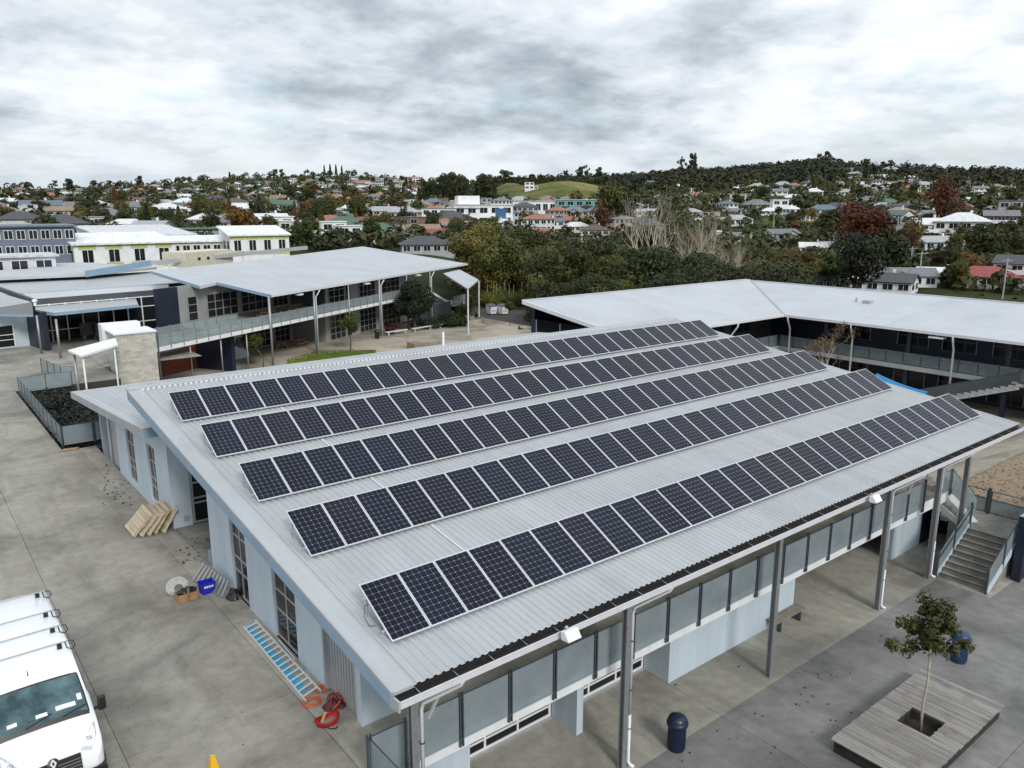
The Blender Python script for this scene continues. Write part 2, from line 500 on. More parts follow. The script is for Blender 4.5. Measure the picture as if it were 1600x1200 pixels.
# gravel bed and path at the right-hand end
gravel = struct('gravel_bed', MB().prism([(38.55, 4), (60, 4), (60, 15.7), (38.55, 15.7)], LOW, -1.47), mSOIL)
pth = struct('ramp_path', MB().prism([(38.4, 15.72), (62, 15.72), (62, 19.3), (38.4, 19.3)], LOW-.1, lambda x, y: -1.42-(y-15.72)*.43), mPATH)
struct('gravel_kerb', MB().box(38.5, 15.62, LOW, 60, 15.74, -1.36), mBRICKC)
def gravelmat():
    t = NT('gravel'); n = t.noise(7, 6, .8); v = t.noise(22, 3, .7)
    c = t.mix(1.0, t.ramp(n, [(.3, (.15, .10, .065)), (.5, (.26, .19, .125)), (.7, (.38, .30, .22))]), t.ramp(v, [(.3, g3(.55)), (.7, g3(1.3))]), 'MULTIPLY')
    t.set('Base Color', c).set('Roughness', .95).bump(v, .9, .03); return t.m
gravel.data.materials.clear(); gravel.data.materials.append(gravelmat())
_pb = MB(); _r = random.Random(3)
for k in range(2600):
    x, y = 38.7+_r.random()**1.5*20, 4.2+_r.random()*11.4
    r = .02+.04*_r.random(); a = _r.random()*6.3
    _pb.obox((x, y, -1.465), (r*cos(a), r*sin(a), .3*r), (-r*.8*sin(a), r*.8*cos(a), 0), (0, 0, r*.6))
tag(_pb.build('gravel_stones', pm('gravel_stone', (.30, .23, .165), .9, var=.5, scale=11)), 'loose brown gravel stones on the bed beside the stairs', 'gravel', kind='stuff')
grs = struct('lawn_strip', MB().prism([AZ(*q, LOW)[:2] for q in [(448, 568), (470, 560), (500, 554), (540, 549), (586, 547), (585, 552), (560, 557), (520, 564), (480, 570)]], LOW, LOW+.05), mGRASS)
_g = MB(); _r = random.Random(5)
for k in range(6000):
    q = AZ(448+140*_r.random(), 547+24*_r.random(), LOW)
    u, v, w = PX(q)
    lo, hi = 568-.153*(u-448), 572-.15*(u-448)
    if not (548+max(0, (500-u))*.28 <= v <= 571-(u-470)*.155): continue
    a = _r.random()*6.3; h = .08+.1*_r.random()
    _g.face(q+Vector((-.03*cos(a), -.03*sin(a), .04)), q+Vector((.03*cos(a), .03*sin(a), .04)), q+Vector((.05*sin(a), .05*cos(a), .05+h)))
tag(_g.build('grass', mGRASS), 'short green grass on the curved lawn strip behind the solar roof', 'grass', kind='stuff')

# ================================================================== MAIN BUILDING
SL = tan(radians(7.314))
def rz(y): return HC-9.299+SL*(y-13.657)          # roof plane height
X0, X1, Y0, Y1 = 6.85, 38.75, 12.36, 32.25
bld = thing('school_building', 'long pale blue school building under the corrugated roof with five rows of solar panels', 'building', (22, 24, 0))
# --- corrugated roof sheets, each with four ribs
NSH = 39; SW = (X1-X0-.5)/NSH
def sheet():
    m = MB(); n = 4; p = SW/n; prof = []
    for k in range(n):
        prof += [(k*p, 0), (k*p+.45*p, 0), (k*p+.58*p, .034), (k*p+.84*p, .034)]
    prof.append((SW+.004, .0))
    ysteps = [Y0, 19, 26, Y1+.05]
    i = len(m.v)
    for y in ysteps:
        m.v += [(x, y, rz(y)+z) for x, z in prof]
    c = len(prof)
    for j in range(len(ysteps)-1):
        for k in range(c-1):
            a = j*c+k; m.f.append((a, a+1, a+c+1, a+c))
    return m.mesh('roof_sheet', mROOF)
sm = sheet()
for k in range(NSH):
    o = link('roof_sheet', sm, bld); o.location = (X0+.44+k*SW, 0, 0)
MB().prism([(X0+.02, Y0+.12), (X1, Y0+.12), (X1, Y1), (X0+.02, Y1)], lambda x, y: rz(y)-.16, lambda x, y: rz(y)-.03).build('roof_deck', mWHITE, bld)
for nm, xa, xb in (('verge_flashing', X0-.01, X0+.46), ('verge_flashing', X1-.08, X1+.05)):
    MB().prism([(xa, Y0-.02), (xb, Y0-.02), (xb, Y1+.06), (xa, Y1+.06)], lambda x, y: rz(y)-.028, lambda x, y: rz(y)+.045).build(nm, mROOF, bld)
MB().prism([(X0-.045, Y0+.02), (X0-.012, Y0+.02), (X0-.012, Y1), (X0-.045, Y1)], lambda x, y: rz(y)-.33, lambda x, y: rz(y)-.03).build('barge_board', mBLUE2, bld)
MB().prism([(X0-.05, Y0), (X0-.014, Y0), (X0-.014, Y1+.06), (X0-.05, Y1+.06)], lambda x, y: rz(y)-.026, lambda x, y: rz(y)+.05).build('verge_cap', mGREYP, bld)
MB().prism([(X1+.01, Y0), (X1+.05, Y0), (X1+.05, Y1), (X1+.01, Y1)], lambda x, y: rz(y)-.33, lambda x, y: rz(y)-.03).build('barge_board', mBLUE2, bld)
# ridge cap with notched edge
rc = MB().prism([(X0, Y1-.16), (X1, Y1-.16), (X1, Y1+.3), (X0, Y1+.3)], lambda x, y: rz(Y1)+.02, lambda x, y: rz(Y1)+.065).build('ridge_cap', mROOF, bld)
nbm = MB().box(-.05, Y1-.22, rz(Y1)-.02, .05, Y1-.162, rz(Y1)+.045).mesh('ridge_notch', mWHITE)
for k in range(NSH*4):
    o = link('ridge_notch', nbm, rc); o.location = (X0+.44+(k+.22)*SW/4, 0, 0)
# --- gutter along the front eave
gz = rz(Y0)
MB().box(X0+.02, Y0-.19, gz-.235, X1-.02, Y0+.02, gz-.205).build('gutter_base', mGREYP, bld)
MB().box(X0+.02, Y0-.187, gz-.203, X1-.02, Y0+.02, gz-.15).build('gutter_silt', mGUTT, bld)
MB().box(X0+.02, Y0-.212, gz-.25, X1-.02, Y0-.192, gz-.085).build('gutter_front', mPIPE, bld)
MB().box(X0+.02, Y0-.23, gz-.10, X1-.02, Y0-.214, gz-.075).build('gutter_lip', mPIPE, bld)
MB().box(X0-.03, Y0-.23, gz-.3, X0+.018, Y0+.14, gz-.06).build('gutter_end', mGREYP, bld)
MB().box(X1-.018, Y0-.23, gz-.3, X1+.03, Y0+.14, gz-.06).build('gutter_end', mGREYP, bld)
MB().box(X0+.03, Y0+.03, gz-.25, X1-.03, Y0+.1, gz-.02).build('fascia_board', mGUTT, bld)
brk = MB().bar((0, Y0-.20, gz-.085), (0, Y0+.03, gz-.06), .018, .01).mesh('gutter_bracket', mSTEEL)
for k in range(34):
    o = link('gutter_bracket', brk, bld); o.location = (X0+.5+k*.94, 0, 0)
# --- lower rear roof
def lz(y): return 4.2-(y-31.0)*.0838
MB().prism([(6.95, 31.0), (38.7, 31.0), (38.7, 45.3), (6.95, 45.3)], lambda x, y: lz(y)-.14, lambda x, y: lz(y)-.03).build('rear_roof_deck', mWHITE, bld)
def sheet2():
    m = MB(); n = 4; p = SW/n; prof = []
    for k in range(n):
        prof += [(k*p, 0), (k*p+.45*p, 0), (k*p+.58*p, .034), (k*p+.84*p, .034)]
    prof.append((SW+.004, .0)); c = len(prof)
    for y in (31.0, 38, 45.32):
        m.v += [(x, y, lz(y)+z) for x, z in prof]
    for j in range(2):
        for k in range(c-1):
            a = j*c+k; m.f.append((a, a+1, a+c+1, a+c))
    return m.mesh('rear_roof_sheet', mROOF)
sm2 = sheet2()
for k in range(NSH):
    o = link('rear_roof_sheet', sm2, bld); o.location = (7.3+k*SW, 0, 0)
MB().prism([(6.93, 31.0), (7.34, 31.0), (7.34, 45.34), (6.93, 45.34)], lambda x, y: lz(y)-.028, lambda x, y: lz(y)+.04).build('verge_flashing', mROOF, bld)
MB().prism([(6.89, 31.0), (6.927, 31.0), (6.927, 45.3), (6.89, 45.3)], lambda x, y: lz(y)-.30, lambda x, y: lz(y)+.035).build('barge_board', mGREYP, bld)
MB().box(6.93, 30.94, lz(31)-.34, 9.6, 30.99, lz(31)-.0).build('blue_fascia', mBLUE2, bld)
MB().box(6.95, 45.32, lz(45.3)-.2, 38.7, 45.45, lz(45.3)+.0).build('rear_gutter', mPIPE, bld)
# --- side wall towards the yard (x = 7.7), pieces between the openings
WX = 7.7
def sidewall(ya, yb, z0=0.0, top=None, x0=WX, x1=WX+.25, mat=mBLUE):
    tp = top or (lambda y: (rz(y) if y < 31.05 else lz(y))-.17)
    return MB().prismx([(ya, z0), (yb, z0), (yb, tp(yb)), (ya, tp(ya))], x0, x1).build('wall', mat, bld)
sidewall(15.5, 15.78); sidewall(17.52, 19.24); sidewall(20.86, 22.92); sidewall(24.26, 26.4)
sidewall(31.0, 32.9); sidewall(34.06, 36.28); sidewall(37.66, 39.6)
sidewall(39.6, 41.4, x0=WX+.12, x1=WX+.3, mat=mGREYP)  # shade on the recessed face is put in as a greyer paint
sidewall(41.4, 44.6, x0=WX+1.6, x1=WX+1.8, mat=mGREYP)
MB().tube([(WX+.02, 41.3, 0), (WX+.02, 41.3, lz(41.3)-.2)], .05, 8).build('downpipe', mPIPE, bld, True)
# heads over the openings
for ya, yb, h in ((19.24, 20.86, 2.55), (22.92, 24.26, 2.85), (15.78, 17.52, 2.9)):
    sidewall(ya, yb, z0=h)
sidewall(32.9, 34.06, z0=2.83); sidewall(36.28, 37.66, z0=2.7)
sidewall(32.9, 34.06, z0=0, top=lambda y: .35); sidewall(36.28, 37.66, z0=0, top=lambda y: .25)
def gridwin(parent, name, ya, yb, z0, z1, cols, rows, x, fw=.06, axis='x', depth=.06, fm=None, at=None):
    """window unit in the plane x = const (axis x) or y = const (axis y); rows are fractions"""
    fm = fm or mALU
    P3 = (lambda a, z, d: (x+d, a, z)) if axis == 'x' else (lambda a, z, d: (a, x+d, z))
    def bx(m, a0, za, a1, zb, d0, d1):
        p, q = P3(a0, za, d0), P3(a1, zb, d1)
        return m.box(min(p[0], q[0]), min(p[1], q[1]), p[2], max(p[0], q[0]), max(p[1], q[1]), q[2])
    fr = MB()
    bx(fr, ya, z0, ya+fw, z1, 0, depth); bx(fr, yb-fw, z0, yb, z1, 0, depth)
    bx(fr, ya+fw, z0, yb-fw, z0+fw, 0, depth); bx(fr, ya+fw, z1-fw, yb-fw, z1, 0, depth)
    w = fr.build(name, fm, parent)
    zr = [z0+fw+(z1-z0-2*fw)*r for r in rows]
    W_ = (yb-ya-2*fw)/cols
    for c in range(cols):
        a0, a1 = ya+fw+c*W_, ya+fw+(c+1)*W_
        if c: bx(MB(), a0-fw*.45, z0+fw, a0+fw*.45, z1-fw, .003, depth-.003).build('mullion', fm, w)
        for r in range(len(zr)-1):
            l, rr = (fw*.45 if c else 0), (fw*.45 if c < cols-1 else 0)
            bx(MB(), a0+l, zr[r]+(fw*.4 if r else 0), a1-rr, zr[r+1]-(fw*.4 if r < len(zr)-2 else 0), depth*.45, depth*.6).build('pane', mWIN, w)
    for z in zr[1:-1]:
        bx(MB(), ya+fw, z-fw*.4, yb-fw, z+fw*.4, .006, depth-.006).build('transom', fm, w)
    return w
gridwin(bld, 'window', 15.8+3.46, 20.84, .03, 2.53, 2, [0, .36, .62, 1], WX+.06)
gridwin(bld, 'window', 22.94, 24.24, .03, 2.83, 2, [0, .30, .48, .76, 1], WX+.06)
gridwin(bld, 'window', 32.92, 34.04, .36, 2.81, 2, [0, .24, .40, .73, 1], WX+.06)
gridwin(bld, 'window', 36.3, 37.64, .26, 2.68, 2, [0, .26, .42, .76, 1], WX+.06)
# roller shutter
rs = MB()
yy = 15.8
for k in range(22):
    a = 15.80+k*.0782; rs.box(WX+.08+(.02 if k % 2 else 0), a, .02, WX+.12+(.02 if k % 2 else 0), a+.0782, 2.88)
rs.build('corrugated_door', mGREYP, bld)
MB().box(WX-.03, 17.44, 0, WX+.08, 17.52, 2.9).build('door_jamb', mGREYP, bld)
# entry recess
MB().box(WX+.252, 30.99, 0, 8.44, 31.2, 4.05).build('wall', mBLUE, bld)
MB().box(9.62, 30.99, 0, 12.2, 31.2, 4.05).build('wall', mBLUE, bld)
MB().box(8.44, 31.0, 2.5, 9.62, 31.2, 4.05).build('wall', mBLUE, bld)
d = gridwin(bld, 'door', 8.46, 9.6, .02, 2.48, 1, [0, .33, .42, .70, 1], 31.02, .09, 'y')
MB().box(9.4, 30.97, 1.0, 9.44, 31.01, 1.2).build('handle', mALU, d)
MB().box(8.1, 30.93, .25, 8.28, 30.985, .45).build('wall_tap_box', mGREYP, bld)
MB().box(12.2, 26.45, 0, 12.4, 31.2, 4.6).build('wall', mBLUE, bld)
MB().box(WX+.252, 26.2, 0, 12.4, 26.4, 4.4).build('wall', mBLUE, bld)
MB().box(WX+.045, 26.42, -.1, 12.2, 30.98, .0).build('entry_floor', mLOT, bld)
# front upper wall on the deck
FY = 15.5
fwall = lambda xa, xb, y=FY, m=mBLUE, z0=0.01: MB().box(xa, y, z0, xb, y+.22, rz(y)-.2).build('wall', m, bld)
fwall(WX+.252, 10.87); fwall(34.4, 38.2)
for xa, xb in ((15.5, 18.45), (27.2, 30.2)):
    cw = MB(); n = int((xb-xa)/.14)
    for k in range(n):
        cw.box(xa+k*.14, FY-.12+(.03 if k % 2 else 0), .35, xa+(k+1)*.14, FY-.02+(.03 if k % 2 else 0), rz(FY)-.2)
    cw.build('corrugated_wall', mCORR, bld)
    MB().box(xa, FY-.13, .012, xb, FY-.02, .348).build('plinth', mDECK, bld)
for xa, xb in ((10.87, 15.5), (18.45, 27.2), (30.2, 34.4)):
    n = max(2, int((xb-xa)/1.3))
    gridwin(bld, 'glazed_front', xa+.02, xb-.02, .03, 2.5, n, [0, .4, 1], 18.6, .07, 'y')
    MB().box(xa, 18.6, 2.5, xb, 18.8, rz(18.6)-.2).build('wall', mBLUE, bld)
    MB().box(xa-.1, FY+.22, .01, xa, 18.6, rz(FY)-.2).build('wall', mBLUE, bld)
    MB().box(xb, FY+.22, .01, xb+.1, 18.6, rz(FY)-.2).build('wall', mBLUE, bld)
MB().prismx([(15.7, 0.0), (31.8, 0.0), (31.8, rz(31.8)-.2), (15.7, rz(15.7)-.2)], 37.95, 38.2).build('wall', mBLUE, bld)
MB().box(7.95, 44.4, LOW, 37.95, 44.6, lz(44.4)-.15).build('wall', mBLUE, bld)
MB().box(37.95, 31.8, LOW, 38.2, 44.6, lz(44.4)-.15).build('wall', mBLUE, bld)
MB().box(37.95, 18.8, LOW, 38.2, 31.8, -.02).build('wall', mBLUE, bld)
MB().box(7.95, 31.9, 3.9, 37.9, 32.05, rz(32)-.1).build('clerestory_wall', mGREYP, bld)
# deck slab, fascia
DY = 13.86
MB().box(6.97, DY+.03, -.42, 36.0, 18.59, 0.008).build('deck_slab', mDECK, bld)
MB().box(6.97, DY, -.47, 36.02, DY+.028, -.005).build('deck_fascia', mWHITE, bld)
# roof columns with downpipes
def column(x, pipe, zb=LOW, y=13.12):
    c = MB(); zt = rz(y)-.17
    c.box(x-.09, y-.09, zb, x+.09, y-.072, zt); c.box(x-.09, y+.072, zb, x+.09, y+.09, zt); c.box(x-.007, y-.072, zb, x+.007, y+.072, zt)
    col = c.build('column', mSTEEL, bld)
    MB().box(x-.13, y-.13, zb, x+.13, y+.13, zb+.02).build('base_plate', mSTEEL, col)
    if pipe:
        px = x+.2
        MB().tube([(px+.55, Y0-.12, gz-.27), (px+.5, Y0-.08, gz-.4), (px+.04, y-.06, gz-1.05), (px, y-.03, gz-1.2), (px, y-.03, zb+1.6)], .045, 10).build('downpipe', mPIPE, bld, True)
        MB().tube([(px, y-.03, zb+1.62), (px, y-.03, zb+.14), (px+.02, y-.1, zb+.05), (px+.05, y-.22, zb+.03)], .056, 10).build('downpipe', mWHITE, bld, True)
        for z in (zb+1.2, zb+2.4, zb+3.9):
            MB().tube([(px, y-.03, z-.015), (px, y-.03, z+.015)], .066, 10).build('pipe_clip', mRAILP, bld)
    else:
        pass
for x, p in ((7.72, True), (14.42, True), (21.5, False), (28.78, True), (33.05, True)):
    column(x, p)
column(35.75, False)
for x in (14.42, 21.5, 28.78, 33.05):
    MB().bar((x, 13.12, rz(13.12)-.2), (x, 15.48, rz(15.48)-.28), .1, .16).build('eave_beam', mSTEEL, bld)
MB().box(7.2, 13.06, rz(13.12)-.3, 38.4, 13.18, rz(13.12)-.17).build('eave_purlin', mPIPE, bld)
for x in (9.0, 31.2, 34.3):
    MB().bar((x, 13.12, rz(13.12)-.25), (x-.9, 13.12, 1.4), .06, .06).build('brace', mGREYP, bld)
# lower storey front
lw = lambda xa, xb, y, m=mBLUE: MB().box(xa, y, LOW, xb, y+.22, -.425).build('wall', m, bld)
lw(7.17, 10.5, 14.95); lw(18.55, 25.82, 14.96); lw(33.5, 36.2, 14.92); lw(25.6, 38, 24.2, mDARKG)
MB().box(14.36, 14.92, LOW, 14.62, 16.05, -.425).build('fin_wall', mBLUE, bld)
MB().box(10.28, 15.172, LOW, 10.5, 16.05, -.425).build('wall', mBLUE, bld)
MB().box(18.55, 15.182, LOW, 18.77, 16.05, -.425).build('wall', mBLUE, bld)
MB().box(36.21, 14.93, LOW, 38.54, 15.08, -.43).build('wall', mNAVY, bld)  # dark sheets standing in for shade in the opening under the landing
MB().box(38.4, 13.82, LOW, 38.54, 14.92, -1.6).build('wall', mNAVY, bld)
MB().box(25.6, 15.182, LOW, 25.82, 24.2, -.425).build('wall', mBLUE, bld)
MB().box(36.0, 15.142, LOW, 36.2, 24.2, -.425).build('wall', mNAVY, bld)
for xa, xb in ((10.52, 14.34), (14.64, 18.53)):
    w = gridwin(bld, 'glazed_doors', xa, xb, LOW+.05, -.5, 3, [0, .12, .85, 1], 16.06, .08, 'y', fm=mWHITE)
    MB().box(xa, 15.96, LOW+.005, xb, 16.05, LOW+.05).build('sill', mALU, bld)
MB().box(10.5, 16.2, -.5, 18.55, 16.3, -.425).build('wall', mBLUE, bld)
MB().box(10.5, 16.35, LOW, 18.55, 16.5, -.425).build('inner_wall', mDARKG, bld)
MB().box(25.82, DY+.4, -.5, 36, 24.2, -.425).build('soffit', mGREYP, bld)
# soffit lights
for q in ((890, 982), (1366, 770)):
    p = AYp(q[0]+2, q[1]+8, 11.9)
    l = thing('eave_light', 'white wedge shaped floodlight under the eave %s' % ('near the building corner' if q[0] < 1000 else 'towards the stairs'), 'light', p, 'floodlights under the front eave')
    m = MB().prismx([(p.y-.15, p.z-.10), (p.y+.1, p.z-.13), (p.y+.12, p.z+.06), (p.y+.0, p.z+.10)], p.x-.2, p.x+.2)
    m.build('housing', mWHITE, l)
    MB().bar((p.x, p.y+.1, p.z+.05), (p.x, Y0-.28, p.z+.1), .06, .06).build('bracket', mGREYP, l)
    MB().box(p.x-.16, p.y-.08, p.z-.15, p.x+.16, p.y+.06, p.z-.135).build('lens', mWHITE, l)
# vents on the rear roof
for (x, y, r, h, nm, lb) in ((9.6, 40.5, .11, .55, 'vent_pipe', 'short grey vent pipe on the lower rear roof near the yard'), (25.2, 38.0, .06, .75, 'flue_pipe', 'thin white flue pipe standing behind the solar roof ridge')):
    t = thing(nm, lb, 'pipe', (x, y, lz(y)))
    MB().tube([(x, y, lz(y)-.05), (x, y, lz(y)+h+.9*(nm == 'flue_pipe'))], r, 10).build('pipe', mWHITE if nm == 'flue_pipe' else mGREYP, t, True)
    MB().lathe([(r*2.2, 0), (r*1.6, .06), (r*1.05, .1)], (x, y, lz(y)+.0), 12).build('flashing', mGREYP, t)

# ------------------------------------------------------------------ glass balustrade along the deck
gb = thing('glass_balustrade', 'frosted glass balustrade with paired steel posts along the front deck edge', 'railing', (22, DY, 0))
def rail_post(p, axis, parent, zt=1.1, zb=-.36):
    a = Vector(axis)*.042
    m = MB()
    for s in (-1, 1):
        c = Vector(p)+a*s
        m.obox((c.x, c.y, (zt+zb)/2), Vector(axis)*.017, Vector((-axis[1], axis[0], 0))*.035, (0, 0, (zt-zb)/2))
    m.obox((p[0], p[1], zt-.12), Vector(axis)*.03, Vector((-axis[1], axis[0], 0))*.015, (0, 0, .03))
    m.obox((p[0], p[1], zb+.2), Vector(axis)*.03, Vector((-axis[1], axis[0], 0))*.03, (0, 0, .05))
    return m.build('rail_post', mRAILP, parent)
def glass_run(p, q, z0, z1, parent, tilt0=0.0, tilt1=0.0, cap=True):
    p, q = Vector(p), Vector(q); d = (q-p).normalized(); n = Vector((-d.y, d.x, 0))*.006
    P0, P1 = p+d*.075, q-d*.075
    g = MB(); i = 0
    vs_ = []
    for s in (-1, 1):
        vs_ += [P0+n*s+Vector((0, 0, z0+tilt0)), P1+n*s+Vector((0, 0, z0+tilt1)), P1+n*s+Vector((0, 0, z1+tilt1)), P0+n*s+Vector((0, 0, z1+tilt0))]
    g.v = [tuple(v) for v in vs_]; g.f = [(3, 2, 1, 0), (4, 5, 6, 7), (0, 1, 5, 4), (1, 2, 6, 5), (2, 3, 7, 6), (3, 0, 4, 7)]
    o = g.build('glass_panel', mGLASS, parent)
    if cap:
        MB().bar(P0+Vector((0, 0, z1+.012+tilt0)), P1+Vector((0, 0, z1+.012+tilt1)), .022, .02).build('edge_trim', mRAILP, o)
        MB().bar(P0+Vector((0, 0, z0-.014+tilt0)), P1+Vector((0, 0, z0-.014+tilt1)), .022, .02).build('edge_trim', mGREYP, o)
    return o
RY = DY-.05
xs = [7.0] + [7.96+1.5*k for k in range(18)]
for k, x in enumerate(xs):
    rail_post((x, RY, 0), (1, 0, 0), gb)
    if k: glass_run((xs[k-1], RY, 0), (x, RY, 0), -.15, 1.02, gb)
ys = [RY-1.5*k for k in range(1, 12)]
gb2 = thing('glass_balustrade', 'glass balustrade running from the deck corner along the yard edge', 'railing', (7, 8, 0))
py = RY
for y in ys:
    glass_run((7.0, py, 0), (7.0, y, 0), .06, 1.02, gb2); rail_post((7.0, y, 0), (0, 1, 0), gb2); py = y

# ------------------------------------------------------------------ stairs and landing on the right
st = thing('stairs', 'concrete stairs with glass sides rising from the courtyard to the landing', 'stairs', (35, 12, LOW))
N = 9; SX0, SX1, SYa, SYb = 33.55, 36.25, 11.05, 12.85
for k in range(N):
    xa = SX0+(SX1-SX0)/N*k
    MB().box(xa, SYa, LOW+(0 if k < 2 else .172*(k-1)-.02), SX1+.02, SYb, LOW+.172*(k+1)-.012*0).build('step', mBRICKC, st) if k == 0 else MB().box(xa, SYa+.001*k, LOW+.172*k+.001, SX1+.02, SYb-.001*k, LOW+.172*(k+1)).build('step', mBRICKC, st)
    MB().box(xa-.025, SYa+.01, LOW+.172*(k+1)+.001, xa+.05, SYb-.01, LOW+.172*(k+1)+.012).build('nosing', mJOINT, st)
MB().box(36.28, 10.9, LOW, 38.52, 13.8, -1.452).build('landing', mBRICKC, st)
zz = -1.45
for (pts, lb) in (([(33.4, SYb+.08, LOW), (36.3, SYb+.08, zz)], 'l'), ([(33.4, SYa-.08, LOW), (36.3, SYa-.08, zz)], 'r')):
    a, b = Vector(pts[0]), Vector(pts[1]); n = 2
    for k in range(n):
        p, q = a.lerp(b, k/n), a.lerp(b, (k+1)/n)
        glass_run((p.x, p.y, 0), (q.x, q.y, 0), .1, 1.05, st, p.z, q.z)
    for k in range(n+1):
        p = a.lerp(b, k/n); rail_post((p.x, p.y, 0), (1, 0, 0), st, p.z+1.12, p.z-.02 if k == 0 else p.z-.1)
    MB().bar(a+Vector((0, .06 if lb == 'r' else -.06, .9)), b+Vector((0, .06 if lb == 'r' else -.06, .9)), .04, .04).build('handrail', mRAILP, st)
    MB().bar(a+Vector((.1, 0, .05)), b+Vector((0, 0, .0)), .06, .3).build('stringer', mBLUE, st)
# upper flight between landing and deck
NU = 8
for k in range(NU):
    MB().box(36.1+.0, 13.82+k*.25, -1.45+.18*k-.02, 37.9, 13.82+(k+1)*.25+.02, -1.45+.18*(k+1)).build('step', mBRICKC, st)
a, b = Vector((36.02, 15.4, .0)), Vector((36.02, 13.1, -1.3))
MB().bar(a+Vector((-.02, 0, -.12)), b+Vector((-.02, 0, -.12)), .05, .26).build('stringer', mWHITE, st)
glass_run((35.1, RY, 0), (36.0, RY, 0), .06, 1.02, st)
for k in range(2):
    p, q = Vector((36.05, RY, -.05)).lerp(Vector((37.0, 12.95, -1.35)), k/2), Vector((36.05, RY, -.05)).lerp(Vector((37.0, 12.95, -1.35)), (k+1)/2)
    glass_run((p.x, p.y, 0), (q.x, q.y, 0), .08, 1.02, st, p.z, q.z)
    rail_post((p.x, p.y, 0), (q-p).normalized().to_2d().to_3d(), st, p.z+1.1, p.z-.1)
MB().bar((36.05, RY, -.2), (37.0, 12.95, -1.5), .05, .26).build('stringer', mWHITE, st)
# landing fence with gate
fg = thing('landing_fence', 'dark steel pool style fence and gate between stair landing and gravel bed', 'fence', (38.5, 12, zz))
for ya, yb in ((10.9, 12.95), (13.15, 14.9)):
    fr = MB()
    for z in (zz+.08, zz+.72, zz+1.1):
        fr.bar((38.52, ya, z), (38.52, yb, z), .035, .035)
    fr.bar((38.52, ya, zz+.05), (38.52, ya, zz+1.1), .035, .035); fr.bar((38.52, yb, zz+.05), (38.52, yb, zz+1.1), .035, .035)
    fr.build('fence_frame', mRAILP, fg)
    MB().box(38.516, ya+.02, zz+.1, 38.524, yb-.02, zz+.7).build('glass_panel', mGLASS, fg)
for y in (13.05, 15.0):
    MB().box(38.46, y-.06, zz, 38.58, y+.06, zz+1.25).build('fence_post', mRAILP, fg)
nw = thing('navy_screen_wall', 'dark navy screen wall standing beside the courtyard stairs', 'wall', (38, 10.7, LOW))
MB().prismx([(10.55, LOW), (10.8, LOW), (10.8, -.2), (10.55, -.2)], 35.75, 42).build('panel', mNAVY, nw)
MB().box(35.6, 10.5, LOW, 35.75, 10.85, -.15).build('end_post', mNAVY, nw)
MB().box(35.6, 10.5, -.19, 42, 10.85, -.12).build('capping', mBLUE2, nw)

# ================================================================== SOLAR PANELS
PW, PL, TILT = 1.012, 1.66, radians(26.81)
def panel_proto():
    r = bpy.data.objects.new('solar_panel', None); COL.objects.link(r)
    w, l = .996, 1.65
    fr = MB(); t = .021; h = .038
    fr.box(0, 0, -h, w, t, .002); fr.box(0, l-t, -h, w, l, .002); fr.box(0, t, -h, t, l-t, .002); fr.box(w-t, t, -h, w, l-t, .002)
    link('frame', fr.mesh('frame', mALUF), r)
    link('backsheet', MB().box(t, t, -.012, w-t, l-t, -.004).mesh('backsheet', mBACK), r)
    c = MB(); gx, gy = (w-2*t-.012)/6, (l-2*t-.02)/10; g = .0028; ch = .014
    for i in range(6):
        for j in range(10):
            x0, y0 = t+.006+i*gx+g, t+.01+j*gy+g; x1, y1 = x0+gx-2*g, y0+gy-2*g; z = -.0015
            c.face((x0+ch, y0, z), (x1-ch, y0, z), (x1, y0+ch, z), (x1, y1-ch, z), (x1-ch, y1, z), (x0+ch, y1, z), (x0, y1-ch, z), (x0, y0+ch, z))
    link('cells', c.mesh('cells', mCELL), r)
    return r
proto = panel_proto()
ROWY = [13.657, 17.691, 21.130, 24.592, 28.055]
RNAME = ['front row by the gutter', 'second row from the gutter', 'middle row', 'second row from the ridge', 'back row by the ridge']
PX0 = 7.58
first = True
for ri, y in enumerate(ROWY):
    zb = rz(y)+.08+.035
    for k in range(30):
        lb = 'dark solar panel, %s from the left in the %s' % (ordn(k+1), RNAME[ri])
        loc = (PX0+k*PW+.008, y, zb)
        dt = random.uniform(-.002, .002)
        if first:
            proto.location = loc; proto.rotation_euler = (TILT, 0, 0); tag(proto, lb, 'solar panel', 'solar panels in five rows on the roof'); first = False
        else:
            copy_tree(proto, loc, (TILT+dt, 0, 0), 1.0, lb, 'solar panels in five rows on the roof', 'solar panel')
    # tilt frame under the row
    mf = thing('panel_mount', 'aluminium tilt rack carrying the %s of solar panels' % RNAME[ri], 'rack', (PX0, y, rz(y)), 'tilt racks under the panel rows')
    for f in (.22, .78):
        yy, zz2 = y+PL*f*cos(TILT), zb+PL*f*sin(TILT)-.062
        MB().bar((PX0-.06, yy, zz2), (PX0+30*PW+.06, yy, zz2), .04, .045).build('rail', mALU, mf)
    for k in range(16):
        x = PX0+.03+k*2.02
        lg = MB()
        yb, zb2 = y+PL*.78*cos(TILT), zb+PL*.78*sin(TILT)-.085
        lg.bar((x, yb, rz(yb)+.03), (x, yb, zb2), .03, .03); yf, zf = y+PL*.22*cos(TILT), zb+PL*.22*sin(TILT)-.085
        lg.bar((x, yf, rz(yf)+.03), (x, yf, zf), .03, .03)
        lg.bar((x, yf, rz(yf)+.05), (x, yb, rz(yb)+.05), .03, .03)
        lg.build('leg', mALU, mf)
cc = thing('cable_conduit', 'thin white cable conduit running up the roof between panel rows', 'conduit', (11.2, 18, rz(18)))
for a, b in ((15.3, 17.6), (19.1, 21.05), (22.5, 24.5), (25.9, 27.95)):
    MB().bar((11.15, a, rz(a)+.06), (11.15, b, rz(b)+.06), .03, .03).build('conduit_run', mWHITE, cc)
